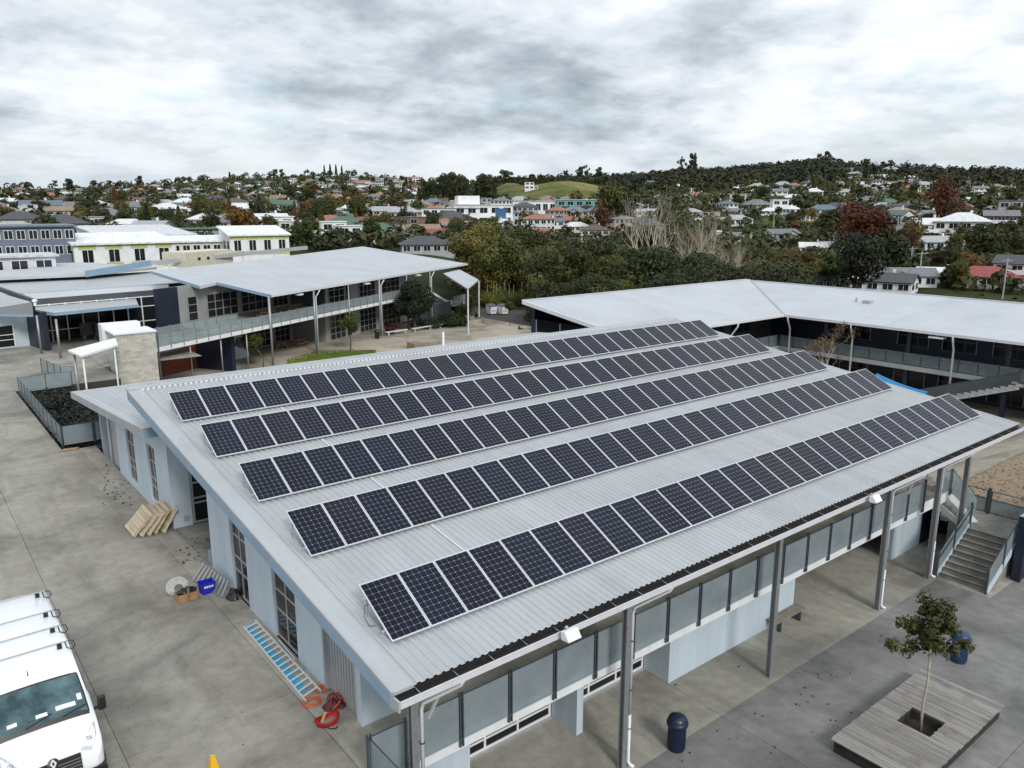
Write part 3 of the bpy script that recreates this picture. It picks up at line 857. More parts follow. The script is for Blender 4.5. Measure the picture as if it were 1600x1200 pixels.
wl_ = thing('cable_loop', 'loose black cable loop hanging at the left end of the front panel row', 'cable', (7.4, 14.6, rz(14.6)))
MB().tube([(7.62, 14.75, rz(14.75)+.38), (7.5, 14.72, rz(14.7)+.4), (7.42, 14.6, rz(14.6)+.22), (7.46, 14.45, rz(14.45)+.08), (7.58, 14.4, rz(14.4)+.06)], .009, 6).build('cable', mBLACK, wl_)
# ================================================================== THINGS ON THE UPPER YARD
# ---- van
def van():
    ox, oy = 1.44, 17.2
    v = thing('delivery_van', 'white high roof delivery van with roof bars parked on the yard', 'van', (ox, oy+3, 0))
    mVAN = pm('van_white_paint', (.80, .81, .82), .22, var=.02, scale=1)
    mSCR = None
    t = NT('windscreen_glass'); t.set('Base Color', t.ramp(t.noise(2.2, 4, .6), [(.35, (.018, .045, .055)), (.65, (.09, .16, .18))])).set('Roughness', .05); mSCR = t.m
    mCHR = pm('chrome', (.8, .8, .82), .15, 1.0, var=.02)
    mLAMP = pm('headlamp_glass', (.62, .64, .66), .12, .3, var=.25, scale=14)
    st_ = [  # y, hw, ztop, hwtop, bottom
        (0.00, .78, .72, .74, .30), (0.05, .90, .92, .84, .27), (.14, .965, 1.08, .88, .25), (.30, .99, 1.20, .90, .25), (.60, 1.0, 1.30, .93, .28),
        (.86, 1.0, 1.36, .95, .28), (1.20, 1.0, 1.78, .91, .28), (1.48, 1.0, 2.10, .86, .28), (1.62, 1.0, 2.17, .85, .28), (2.0, 1.0, 2.24, .85, .28), (2.6, 1.0, 2.29, .86, .28),
        (5.9, 1.0, 2.29, .86, .28), (6.02, .99, 2.25, .84, .3), (6.08, .97, 2.15, .82, .34)]
    m = MB(); rows = []
    for (y, hw, zt, ht, zb) in st_:
        half = [(hw, zb), (hw, .45 if zt > .7 else zb+.1), (hw, min(.85, zt-.16)), (hw*.995, min(1.15, zt-.10)), ((hw+ht)/2+.02, min(1.62, zt-.07)), (ht+.02, zt-.055), (ht-.06, zt-.008), (ht*.5, zt+.015)]
        prof = [(-x, z) for x, z in half] + [(0, zt+.022)] + [(x, z) for x, z in half[::-1]]
        rows.append([(ox+x, oy+y, z) for x, z in prof])
    n = len(rows[0])
    for r in rows: m.v += r
    for k in range(len(rows)-1):
        for j in range(n-1):
            a = k*n+j; m.f.append((a, a+n, a+n+1, a+1))
    m.f.append(tuple(range(n))); e = (len(rows)-1)*n; m.f.append(tuple(range(e, e+n))[::-1])
    b = m.build('body', mVAN, v, True)
    b.data.set_sharp_from_angle(angle=radians(38))
    def on(y, fx):      # point on the loft at station y, lateral fraction on top surface
        for k in range(len(st_)-1):
            if st_[k][0] <= y <= st_[k+1][0]:
                f = (y-st_[k][0])/(st_[k+1][0]-st_[k][0]); q = [st_[k][i]*(1-f)+st_[k+1][i]*f for i in range(5)]; break
        ht, zt = q[3], q[2]
        ax = abs(fx)
        z = zt+.022-.007*ax*2 if ax < .5 else (zt+.015-.023*(ax-.5)/.43 if ax < .93 else zt-.008-.04*(ax-.93)/.07)
        return Vector((ox+fx*ht*.995, oy+y, z))
    def skin(y0, y1, f0, f1, off, ny=8, nx=10, shrink=lambda t: 1.0):
        q = MB()
        for i in range(ny+1):
            for j in range(nx+1):
                y = y0+(y1-y0)*i/ny; fx = (f0+(f1-f0)*j/nx)*shrink(i/ny)
                p = on(y, fx); nrm = (on(min(y+.02, 6), fx)-on(max(y-.02, 0), fx)).cross(Vector((-1, 0, 0))).normalized()
                if nrm.z < 0: nrm = -nrm
                q.v.append(tuple(p+nrm*off))
        for i in range(ny):
            for j in range(nx):
                a = i*(nx+1)+j; q.f.append((a, a+1, a+nx+2, a+nx+1))
        return q
    ws = skin(.93, 1.47, -.93, .93, .012).build('windscreen', mSCR, v, True)
    skin(.86, .93, -.95, .95, .014, 2).build('cowl', mBLACK, v, True)
    skin(1.462, 1.49, -.95, .95, .013, 2).build('windscreen_seal', mBLACK, v)
    for f in (-.945, .945): skin(.9, 1.47, f-.018*(1 if f > 0 else -1), f+.018*(1 if f > 0 else -1), .015, 6, 1).build('windscreen_seal', mBLACK, v)
    for a, b_, c, d_ in ((1.02, 1.08, .30, .72), (1.0, 1.05, -.12, .12), (1.08, 1.17, .78, .88), (1.0, 1.05, -.7, -.5)):
        skin(a, b_, c, d_, .016, 2, 4).build('paper', mWHITE, ws)
    for f in (-.35, .4):
        p, q = on(.91, f), on(1.0, f+.55); MB().bar(p+Vector((0, -.02, .03)), q+Vector((0, -.02, .03)), .02, .015).build('wiper', mBLACK, v)
    # grille, badge, lamps, bumper
    MB().prismx([(oy-.02, .66), (oy+.08, 1.0), (oy+.04, 1.01), (oy-.05, .66)], ox-.52, ox+.52).build('grille', mBLACK, v)
    for k in range(4):
        z = .72+.065*k; MB().bar((ox-.5, oy-.045+.02*k, z), (ox+.5, oy-.045+.02*k, z), .012, .016).build('grille_slat', mCHR, v)
    MB().box(ox-.98, oy-.06, .22, ox+.98, oy+.3, .58).build('bumper', mBLACK, v)
    for s in (-1, 1):
        MB().prism([(ox+s*.985, oy+.26), (ox+s*.985, oy+.62), (ox+s*1.012, oy+.62), (ox+s*1.012, oy+.26)], .25, .62).build('wheel_arch_trim', mBLACK, v)
        pts = [on(.10, s*.62), on(.08, s*.86), on(.30, s*.99), on(.62, s*.985), on(.42, s*.86)]
        lm = MB(); up = Vector((0, -.03, .03)); lm.v = [tuple(p+up) for p in pts]+[tuple(p-up*2) for p in pts]
        lm.f = [tuple(range(5)) if s < 0 else tuple(range(5))[::-1]] + [(k, (k+1) % 5, 5+(k+1) % 5, 5+k) for k in range(5)]
        h = lm.build('headlight', mLAMP, v)
        c = (pts[0]+pts[2]+pts[4])/3+up*1.15
        MB().lathe([(.07, 0), (.06, .02), (.02, .025)], c-Vector((0, 0, .01)), 12).build('reflector', mCHR, h)
    bd = MB().lathe([(.11, 0), (.11, .02), (.06, .03)], (0, 0, 0), 20)
    R = Matrix.Rotation(radians(62), 4, 'X')
    c0 = Vector((ox, oy+.02, 1.0))
    bd.v = [tuple(R@Vector(p)+c0) for p in bd.v]; bg_ = bd.build('badge', mBLACK, v)
    dm = MB()
    o_ = [(0, .1), (.062, 0), (0, -.1), (-.062, 0)]; i_ = [(0, .055), (.03, 0), (0, -.055), (-.03, 0)]
    for k in range(4):
        a_, b2, c2_, d2 = o_[k], o_[(k+1) % 4], i_[(k+1) % 4], i_[k]
        dm.face(*[tuple(R@Vector((p[0], p[1], .04))+c0) for p in (a_, b2, c2_, d2)])
    dm.build('emblem', mCHR, bg_)
    # mirrors, side windows, wheels
    for s in (-1, 1):
        c = Vector((ox+s*1.17, oy+1.02, 1.42))
        mr = MB().obox(c, (.085, 0, 0), (0, .06, 0), (0, 0, .17)).build('mirror', mBLACK, v); bez(mr, .035, 2)
        MB().bar((ox+s*.96, oy+1.05, 1.30), (ox+s*1.12, oy+1.03, 1.34), .06, .05).build('mirror_arm', mBLACK, v)
        gw = MB(); gw.face((ox+s*1.003, oy+1.12, 1.19), (ox+s*1.003, oy+2.15, 1.19), (ox+s*.93, oy+2.15, 1.85), (ox+s*.935, oy+1.52, 1.85))
        gw.build('side_window', mSCR, v)
        for y in (.95, 4.6):
            w = MB().lathe([(.22, -.1), (.33, -.1), (.34, -.06), (.34, .06), (.33, .1), (.22, .1)], (0, 0, 0), 20)
            w.v = [(ox+s*.9+p[2], oy+y+p[0], .34+p[1]) for p in w.v]; wo_ = w.build('wheel', mBLACK, v)
            h = MB().lathe([(.21, -.02), (.2, .09), (.05, .105)], (0, 0, 0), 16); h.v = [(ox+s*(.9+p[2]*1.0), oy+y+p[0], .34+p[1]) for p in h.v]; h.build('hubcap', mALU, wo_)
    # roof bars
    for y in (2.45, 3.35, 4.3, 5.6):
        rb = MB().tube([(ox-.93, oy+y, 2.37), (ox-.84, oy+y, 2.42), (ox+.84, oy+y, 2.42), (ox+.93, oy+y, 2.37)], .018, 8).build('roof_bar', mSTEEL, v)
        for s in (-1, 1):
            MB().box(ox+s*.66-.05, oy+y-.03, 2.27, ox+s*.66+.05, oy+y+.03, 2.40).build('bar_foot', mBLACK, rb)
            MB().tube([(ox+s*.82, oy+y, 2.42), (ox+s*.95, oy+y-.02, 2.40), (ox+s*.97, oy+y-.1, 2.30), (ox+s*.9, oy+y-.15, 2.26), (ox+s*.8, oy+y-.1, 2.3), (ox+s*.78, oy+y, 2.41)], .014, 6).build('bar_stop', mBLACK, rb)
    MB().tube([on(1.75, -.1), on(1.75, -.1)+Vector((0, .08, .1))], [.012, .006], 6).build('aerial', mBLACK, v)
van()

# ---- leaning pallets
def pallet(i):
    bx_ = 6.28+.245*i+(.05 if i == 4 else 0); y0 = 30.98-.06*i+random.uniform(-.05, .05)
    lean = radians(45+3*i); Wd, Ln = 1.25, 1.05
    t = thing('pallet', 'pale timber pallet leaning by the wall, %s of the leaning stack' % ['frontmost', 'second', 'third', 'fourth', 'rearmost'][i], 'pallet', (bx_, y0+.6, 0), 'pallets leaning beside the recessed door')
    e = Vector((cos(lean), 0, sin(lean))); nrm = Vector((-sin(lean), 0, cos(lean))); yv = Vector((0, 1, 0))
    o = Vector((bx_, y0, .012))
    mk = lambda nm, a, b, c, d, h0, h1: MB().obox(o+e*((a+b)/2)+yv*((c+d)/2)+nrm*((h0+h1)/2), e*((b-a)/2), yv*((d-c)/2), nrm*((h1-h0)/2)).build(nm, mPALLET, t)
    for k in range(7):
        a = k*.152; mk('board', a, a+.143, 0, Wd, .10, .12)
    for k in range(3):
        c = (0, .575, 1.15)[k]; mk('stringer', 0, Ln, c, c+.1, .02, .099)
    for k in range(3):
        a = (0, .46, .92)[k]; mk('board', a, a+.12, 0, Wd, 0, .019)
for i in range(5): pallet(i)

# ---- ladder lying on the ground, with blue plank under it
A1, A2 = AZ(381, 980, .06), AZ(478, 1096, .06)
B1, B2 = AZ(399, 970, .06), AZ(501, 1080, .06)
ld = thing('ladder', 'aluminium ladder lying flat on the concrete along the wall', 'ladder', (A1+B2)/2)
MB().bar(A1, A2, .03, .07).build('rail', mALUF, ld); MB().bar(B1, B2, .03, .07).build('rail', mALUF, ld)
for k in range(16):
    f = (k+.4)/16.2
    MB().bar(A1.lerp(A2, f), B1.lerp(B2, f), .045, .03).build('rung', mALUF, ld)
bp = thing('blue_board', 'bright blue board lying under the ladder', 'board', A1)
pa, pb = A1.lerp(B1, .06), A1.lerp(B1, .60); pc, pd = A2.lerp(B2, .60).lerp(B1, .0), A2.lerp(B2, .06)
pc, pd = A1.lerp(A2, .9).lerp(B1.lerp(B2, .9), .58), A1.lerp(A2, .9).lerp(B1.lerp(B2, .9), .06)
MB().prism([p[:2] for p in (pa, pb, pc, pd)], .004, .02).build('board', pm('cyan_blue_paint', (.03, .30, .52), .5, var=.15, scale=5), bp)
l2 = thing('loose_pole', 'thin white pole lying between the ladder and the wall', 'pole', AZ(450, 1010))
MB().tube([AZ(436, 1000, .03), AZ(461, 1030, .03)], .02, 6).build('pole', mALUF, l2)

# ---- clutter by the third wall piece
def rb_(name, lab, cat, c, dims, mat, rot=0.0, bev=.01, taper=1.0):
    m = MB(); a, b, h = dims; R = Matrix.Rotation(rot, 3, 'Z')
    lo = [R@Vector((x*a/2*taper, y*b/2*taper, 0)) for x, y in ((-1, -1), (1, -1), (1, 1), (-1, 1))]
    hi = [R@Vector((x*a/2, y*b/2, h)) for x, y in ((-1, -1), (1, -1), (1, 1), (-1, 1))]
    m.v = [tuple(Vector(c)+p) for p in lo+hi]; m.f = [(3, 2, 1, 0), (0, 1, 5, 4), (1, 2, 6, 5), (2, 3, 7, 6), (3, 0, 4, 7)]
    return m
mCARD = pm('cardboard', (.36, .21, .11), .85, var=.12, scale=5)
c = AZ(291, 936); bx = thing('cardboard_box', 'open brown cardboard box on the yard near the blue crate', 'box', c)
MB().box(c.x-.3, c.y-.2, .005, c.x+.3, c.y+.2, .015).build('bottom', mCARD, bx)
for (a, b, d_, e) in ((-.3, -.2, .3, -.19), (-.3, .19, .3, .2), (-.3, -.19, -.29, .19), (.29, -.19, .3, .19)):
    MB().box(c.x+a, c.y+b, .015, c.x+d_, c.y+e, .27).build('side', mCARD, bx)
MB().bar((c.x, c.y-.2, .27), (c.x, c.y-.38, .22), .58, .008, (0, 1, 1)).build('flap', mCARD, bx)
dr = thing('cable_drum', 'white round cable coil leaning behind the cardboard box', 'coil', (c.x-.1, c.y+.35, 0))
t_ = MB()
for k in range(7):
    rr = .16+.03*k; t_.tube([(c.x-.12+rr*cos(a), c.y+.38+.10*sin(a)+.03*k-.1, .30+rr*sin(a)*.8) for a in [2*pi*q/24 for q in range(25)]], .02, 6, False)
t_.build('coil', pm('dull_white_cable', (.48, .48, .46), .6, var=.2, scale=12), dr)
jk = thing('black_jacket', 'crumpled black jacket lying on top of the cardboard box', 'jacket', (c.x, c.y, .27))
def rumple(cx_, cy_, z, rx, ry, h, seed, mat, nm, parent, n=14):
    m = MB(); r = random.Random(seed)
    for i in range(n+1):
        for j in range(n+1):
            u, v = i/n*2-1, j/n*2-1
            q = mnoise.noise(Vector((u*2.1+seed, v*2.1, seed*.3)))
            rad = max(abs(u), abs(v)); e = 1-.25*q
            hh = h*max(0, (1-(u*u*.9+v*v*.9)))*(.7+.9*mnoise.noise(Vector((u*3.3, v*3.3, seed))))
            k = 1/ max(1, sqrt(u*u+v*v))
            m.v.append((cx_+u*rx*k*e, cy_+v*ry*k*e, z+max(0, hh)+.006))
    for i in range(n):
        for j in range(n):
            a = i*(n+1)+j; m.f.append((a, a+n+1, a+n+2, a+1))
    return m.build(nm, mat, parent, True)
rumple(c.x+.05, c.y+.02, .27, .32, .2, .14, 3, mBLACK, 'cloth', jk)
c = AZ(324, 925); cr = thing('blue_crate', 'bright blue plastic crate with white lettering beside the cardboard box', 'crate', c)
mCB = pm('blue_plastic', (.012, .02, .42), .4, var=.08, scale=6)
mm = rb_('', '', '', c, (.46, .34, .36), mCB, .12, taper=.88); b = mm.build('tub', mCB, cr)
MB().box(c.x-.25, c.y-.19, .33, c.x+.25, c.y-.165, .38).build('rim', mCB, cr); MB().box(c.x-.25, c.y+.165, .33, c.x+.25, c.y+.19, .38).build('rim', mCB, cr)
MB().box(c.x-.22, c.y-.15, .12, c.x+.22, c.y+.15, .14).build('contents', mBLACK, cr)
wl3 = MB()
for k, (a, b_) in enumerate(((-.14, -.09), (-.07, -.02), (0, .05), (.07, .1), (.12, .15))):
    wl3.box(c.x+a, c.y-.196, .23, c.x+b_, c.y-.19, .30)
wl3.build('lettering', mWHITE, cr)
# folded trestle / step ladder lying behind
fl = thing('folded_trestle', 'grey folded aluminium trestle leaning low by the glazed doors', 'trestle', AZ(345, 905))
q0, q1, q2, q3 = AZ(326, 893, .35), AZ(362, 904, .5), AZ(353, 932, .02), AZ(320, 903, .02)
q0, q1 = Vector((7.35, 26.1, .5)), Vector((7.55, 24.3, .5)); q3, q2 = Vector((6.9, 26.0, .03)), Vector((7.25, 24.2, .03))
for a, b_ in ((q0, q1), (q3, q2)): MB().bar(a, b_, .06, .04).build('rail', mSTEEL, fl)
for k in range(9):
    f = k/8; MB().bar(q0.lerp(q1, f), q3.lerp(q2, f), .09, .03).build('slat', mSTEEL, fl)
bgp = AZ(368, 934); bb = thing('black_bag', 'black rubbish bag slumped against the glazed doors', 'bag', bgp)
rumple(bgp.x, bgp.y+.05, 0, .28, .3, .36, 8, mBLACK, 'sack', bb)
bl = thing('blue_bin', 'small blue bin just inside the entry recess', 'bin', AZ(333, 874))
p = Vector((7.95, 27.0, .015)); rb_('', '', '', p, (.3, .3, .42), None).build('tub', mBLUE2, bl); MB().box(p.x-.17, p.y-.17, .435, p.x+.17, p.y+.17, .46).build('rim', mBLUE2, bl)

# ---- orange cords, red bag, harness at the ladder's foot
mORG = pm('orange_cord', (.55, .10, .03), .6, var=.15, scale=9); mRED = pm('red_canvas', (.42, .012, .014), .6, var=.2, scale=7); mDRED = pm('dark_red_webbing', (.12, .015, .02), .7, var=.5, scale=12)
c = AZ(500, 1090); ct = thing('orange_cord', 'tangled orange extension cord at the foot of the ladder', 'cord', c)
rr = random.Random(4)
for (cx_, cy_, R0, n) in ((c.x-.25, c.y-.12, .26, 5), (c.x+.22, c.y+.25, .2, 4)):
    pts = []
    for k in range(n*18):
        a = k/18*2*pi; r = R0*(.6+.5*mnoise.noise(Vector((k*.13, cx_, 1))))+.03*rr.random()
        pts.append((cx_+r*cos(a)*1.2+.05*sin(k*.21), cy_+r*sin(a), .015+.03*abs(mnoise.noise(Vector((k*.2, 3, 1))))+k*.0007))
    MB().tube(pts, .011, 6).build('cord_loop', mORG, ct)
c = AZ(513, 1130); rbg = thing('red_bag', 'open red canvas tool bag lying on the yard', 'bag', c)
m = MB(); ring = []
for k in range(3):
    s_, z = ((.9, 0.005), (1.05, .1), (1.0, .17))[k]
    for j in range(12):
        a = 2*pi*j/12; m.v.append((c.x+.30*s_*cos(a)*(1+.12*sin(3*a)), c.y+.20*s_*sin(a)*(1+.1*cos(2*a)), z+.03*sin(a*2+k)*(k > 0)))
for k in range(2):
    for j in range(12): m.f.append((k*12+j, k*12+(j+1) % 12, (k+1)*12+(j+1) % 12, (k+1)*12+j))
m.f.append(tuple(range(12))[::-1]); m.build('sack', mRED, rbg, True)
MB().bar((c.x-.22, c.y-.12, .20), (c.x+.02, c.y+.17, .21), .06, .01).build('zip_flap', pm('buff_webbing', (.42, .32, .12), .7), rbg)
MB().tube([(c.x-.2, c.y-.18, .15), (c.x-.1, c.y-.3, .06), (c.x+.05, c.y-.33, .02), (c.x+.12, c.y-.26, .02)], .014, 6).build('strap', mBLACK, rbg)
c = AZ(522, 1104); hn = thing('safety_harness', 'dark red safety harness heaped behind the red bag', 'harness', c)
rumple(c.x, c.y, 0, .3, .24, .26, 12, mDRED, 'webbing_heap', hn)
for k in range(6):
    a = rr.random()*6.3; pts = [(c.x+.28*cos(a+q*.4)*(1-.1*q), c.y+.24*sin(a+q*.5), .05+.13*sin(q*.8)+.05) for q in range(6)]
    MB().tube(pts, .016, 5).build('strap', mDRED if k % 2 else mORG, hn)
c = AZ(336, 1222); ys_ = thing('warning_sign', 'yellow folding floor warning sign at the bottom of the picture', 'sign', c)
mYEL = pm('yellow_plastic', (.75, .42, .01), .45, var=.06)
for s in (-1, 1):
    m = MB(); m.v = [(c.x+a*w_, c.y+s*y_+b*.008, z_) for (w_, y_, z_) in ((.15, .16, 0), (.055, .02, .64)) for b in (-1, 1) for a in (-1, 1)]
    m.f = [(0, 1, 5, 4), (3, 2, 6, 7), (1, 3, 7, 5), (2, 0, 4, 6), (4, 5, 7, 6), (1, 0, 2, 3)]; m.build('board', mYEL, ys_)
MB().box(c.x-.045, c.y-.03, .635, c.x+.045, c.y+.03, .67).build('handle', mYEL, ys_)
c = AZ(108, 703); lg = thing('flattened_cardboard', 'flat brown piece of cardboard lying near the fenced planting', 'cardboard', c)
MB().prism([(c.x-.45, c.y-.1), (c.x+.3, c.y-.25), (c.x+.5, c.y+.1), (c.x-.2, c.y+.22)], .02, .05).build('sheet', mCARD, lg)
# leaf litter and debris
lt = MB(); rr = random.Random(11)
def litter(n, px0, px1, py0, py1, z, s0, s1):
    for k in range(n):
        q = AZ(rr.uniform(px0, px1), rr.uniform(py0, py1), z); a = rr.random()*6.3; s = rr.uniform(s0, s1)
        e1, e2 = Vector((cos(a), sin(a), .15))*s, Vector((-sin(a), cos(a), .1))*s*.5
        lt.face(q+e1+Vector((0, 0, .012)), q+e2+Vector((0, 0, .03)), q-e1+Vector((0, 0, .01)), q-e2+Vector((0, 0, .006)))
litter(60, 160, 205, 725, 790, 0, .03, .09); litter(40, 275, 330, 840, 885, 0, .03, .07); litter(22, 1000, 1300, 1040, 1190, LOW, .03, .06); litter(14, 1250, 1330, 1050, 1150, LOW, .03, .06)
litter(40, 100, 170, 690, 700, 0, .03, .07); litter(16, 180, 420, 960, 1190, 0, .012, .025)
tag(lt.build('fallen_leaves', mSOIL), 'scattered fallen leaves and dirt on the concrete', 'leaves', kind='stuff')

# ================================================================== THINGS IN THE LOWER COURTYARD
def bin_(c, lab, mat):
    t = thing('litter_bin', lab, 'bin', c, 'domed courtyard bins')
    MB().lathe([(.235, 0), (.25, .04), (.25, .78), (.235, .80)], c, 20).build('body', mat, t)
    for k in range(20):
        a = 2*pi*k/20; MB().obox((c[0]+.255*cos(a), c[1]+.255*sin(a), c[2]+.42), (.006*cos(a), .006*sin(a), 0), (-.02*sin(a), .02*cos(a), 0), (0, 0, .34)).build('stave', mat, t)
    MB().lathe([(.27, .79), (.31, .80), (.315, .88), (.29, .90), (.28, .97), (.23, 1.05), (.13, 1.10), (.02, 1.12)], c, 24).build('lid', mat, t, True)
mBIN = pm('navy_bin_plastic', (.012, .018, .045), .35, var=.1); mBIN2 = pm('blue_bin_plastic', (.02, .045, .12), .35, var=.1)
bin_((16.25, 12.7, LOW), 'navy domed litter bin standing alone near the front columns', mBIN)
bin_((27.45, 9.55, LOW), 'blue domed litter bin partly behind the young tree', mBIN2)
# wooden tree platform
A, B, Cc = Vector((19.62, 9.85, 0)), Vector((25.25, 9.82, 0)), Vector((25.2, 7.34, 0))
PXa, PXb, PYa, PYb, PZ = 19.6, 25.22, 7.32, 9.84, -2.56
tp = thing('timber_platform', 'square weathered timber platform with a planting hole for the young tree', 'platform', (22.4, 8.5, LOW))
npl = 44; pw = (PXb-PXa)/npl
for k in range(npl):
    xa = PXa+k*pw; dz = random.uniform(-.004, .004)
    for ya, yb in ([(PYa, PYb)] if not (21.95 < xa+pw/2 < 22.86) else [(PYa, 8.08), (9.06, PYb)]):
        MB().box(xa+.006, ya+random.uniform(-.012, .012), PZ-.04+dz, xa+pw-.006, yb+random.uniform(-.012, .012), PZ+dz).build('plank', mDECKW, tp)
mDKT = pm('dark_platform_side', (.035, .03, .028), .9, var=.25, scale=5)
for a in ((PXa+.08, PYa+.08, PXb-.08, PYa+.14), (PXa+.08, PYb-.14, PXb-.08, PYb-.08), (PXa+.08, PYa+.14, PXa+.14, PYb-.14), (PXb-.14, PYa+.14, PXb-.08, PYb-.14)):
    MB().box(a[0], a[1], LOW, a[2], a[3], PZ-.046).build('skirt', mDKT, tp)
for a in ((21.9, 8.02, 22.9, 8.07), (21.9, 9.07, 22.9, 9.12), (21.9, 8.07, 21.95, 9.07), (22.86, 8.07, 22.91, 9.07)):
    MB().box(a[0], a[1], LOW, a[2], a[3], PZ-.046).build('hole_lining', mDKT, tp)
MB().box(21.96, 8.08, LOW, 22.85, 9.06, -2.86).build('soil', mSOIL, tp)

# ---- foliage helpers
def leaf_quad(m, p, n, s, r, asp=.6):
    n = n.normalized(); a = n.orthogonal().normalized(); b = n.cross(a); t = r.random()*6.283
    u = (a*cos(t)+b*sin(t))*s; w = (b*cos(t)-a*sin(t))*s*asp
    i = len(m.v)
    m.v += [tuple(p-u), tuple(p-w*.9+n*s*.12), tuple(p+u), tuple(p+w*.9+n*s*.12)]
    m.f.append((i, i+1, i+2, i+3))
def crown_mesh(name, blobs, nleaf, size, seed, mat=None, fill=.35, asp=.6, up=.25):
    r = random.Random(seed); m = MB(); tot = sum(b[1]**2 for b in blobs)
    for c, rad, *sq in blobs:
        sqz = sq[0] if sq else .85
        for k in range(int(nleaf*rad*rad/tot)):
            d = Vector((r.gauss(0, 1), r.gauss(0, 1), r.gauss(0, 1)))
            if d.length < 1e-3: continue
            d.normalize()
            q = r.random(); f = (1-fill*q*q)*(.92+.16*r.random())
            p = Vector(c)+Vector((d.x, d.y, d.z*sqz))*rad*f
            nn = d+Vector((r.gauss(0, .45), r.gauss(0, .45), r.gauss(0, .45)+up))
            leaf_quad(m, p, nn, size*(.6+.8*r.random()), r, asp)
    return m.mesh(name, mat or mLEAF)
def blobs_round(r, R, H, n, z0=0.0, rmin=.32, rmax=.5):
    out = []
    for k in range(n):
        d = Vector((r.gauss(0, 1), r.gauss(0, 1), r.gauss(0, 1))).normalized()*(.25+.5*r.random())
        rad = R*r.uniform(rmin, rmax)
        out.append((Vector((d.x*R, d.y*R, z0+H/2+d.z*H*.55)), rad, r.uniform(.7, .95)))
    return out
def branch(m, p, d, L, rad, depth, r, spread=.5, up=.12, n=7, tips=None, ratio=.68):
    pts, rs = [Vector(p)], [rad]
    for k in range(3):
        d = (d+Vector((r.gauss(0, .13), r.gauss(0, .13), r.gauss(0, .1)+up*.4))).normalized(); pts.append(pts[-1]+d*L/3); rs.append(rad*(1-.28*(k+1)/3))
    m.tube(pts, rs, n if depth > 1 else 4, False)
    if tips is not None and depth <= 1: tips.append(pts[-1])
    if depth > 0:
        for k in range(2 if r.random() < .55 else 3):
            nd = (d+Vector((r.gauss(0, spread), r.gauss(0, spread), r.gauss(0, spread*.6)+up))).normalized()
            branch(m, pts[-1] if k else pts[2], nd, L*r.uniform(ratio-.12, ratio+.1), rs[-1]*.68, depth-1, r, spread, up, n, tips, ratio)

# young tree in the platform
tr = thing('young_tree', 'slim young tree with bronze green leaves growing through the timber platform', 'tree', (22.42, 8.56, -2.9))
r = random.Random(21); tips = []; tb = MB(); base = Vector((22.42, 8.56, -2.88))
tb.tube([base, base+Vector((.02, .02, .9)), base+Vector((.03, -.02, 1.7)), base+Vector((.0, .0, 2.6)), base+Vector((.03, .05, 3.4)), base+Vector((.02, .06, 4.1))], [.05, .042, .038, .032, .022, .01], 8)
arms = []
for k in range(11):
    z = 2.45+k*.15; a = k*2.4+.5; L = (1.15-.07*k)*r.uniform(.75, 1.1)
    if k in (1,): a = 2.55; L = 1.35
    d = Vector((cos(a), sin(a), .28)).normalized(); s = base+Vector((.01, .01, z)); e = s+d*L
    tb.tube([s, s+d*L*.5+Vector((0, 0, -.03)), e], [.018, .012, .005], 5); arms.append((s, e))
tb.build('trunk', mTRUNKL, tr, True)
lm = MB()
for s, e in arms+[(base+Vector((0, 0, 3.3)), base+Vector((.02, .06, 4.2)))]:
    for k in range(7):
        c = s.lerp(e, .3+.75*k/6)+Vector((r.gauss(0, .1), r.gauss(0, .1), r.gauss(0, .07)))
        for j in range(32):
            d = Vector((r.gauss(0, 1), r.gauss(0, 1), r.gauss(0, .8))).normalized()
            leaf_quad(lm, c+d*r.uniform(.05, .24), d+Vector((0, 0, .6)), r.uniform(.055, .105), r, .55)
lm.build('crown', mLEAFD, tr)
# slatted bench against the lower wall
bn = thing('wall_bench', 'low slatted timber bench against the pale blue lower wall', 'bench', (25.0, 14.7, LOW))
for k in range(4):
    MB().box(24.0, 14.46+k*.115, LOW+.42, 25.9, 14.56+k*.115, LOW+.46).build('slat', mBENCHW, bn)
for x in (24.3, 25.6):
    MB().box(x-.04, 14.48, LOW, x+.04, 14.88, LOW+.418).build('leg', mRAILP, bn)
# ================================================================== BUILDING BEHIND (two storeys, balcony and bridge)
BA = radians(29); BC, BS = cos(BA), sin(BA)
E1, E2 = Vector((BC, BS, 0)), Vector((-BS, BC, 0))
BO = Vector((29.32, 74.73, 0))
def BP(t, n, z): return BO+E1*t+E2*n+Vector((0, 0, z))
def bbox(m, t0, n0, z0, t1, n1, z1):
    return m.obox(BP((t0+t1)/2, (n0+n1)/2, (z0+z1)/2), E1*((t1-t0)/2), E2*((n1-n0)/2), (0, 0, (z1-z0)/2))
BSL = tan(radians(7.0))
bb_ = thing('balcony_block', 'two storey grey school block with balcony, slender posts and big pale sloping roof', 'building', BP(15, 8, LOW))
EV, EN = 3.95, -.25
def brz(n): return EV+(n-EN)*BSL
p0 = BP(0, EN, EV); nrm = E1.cross(E2+Vector((0, 0, BSL))).normalized()
rp = [APL(*q, p0, nrm) for q in ((424, 461), (731, 412), (567, 385), (400, 406), (237, 424), (312, 447), (338, 441))]
def slab_poly(m, pts, th):
    n = len(pts); i = len(m.v)
    m.v += [tuple(p) for p in pts]+[tuple(p-Vector((0, 0, th))) for p in pts]
    m.f.append(tuple(range(i, i+n))); m.f.append(tuple(range(i+n, i+2*n))[::-1])
    for k in range(n):
        j = (k+1) % n; m.f.append((i+k, i+n+k, i+n+j, i+j))
    return m
slab_poly(MB(), rp, .12).build('roof', mROOFB, bb_)
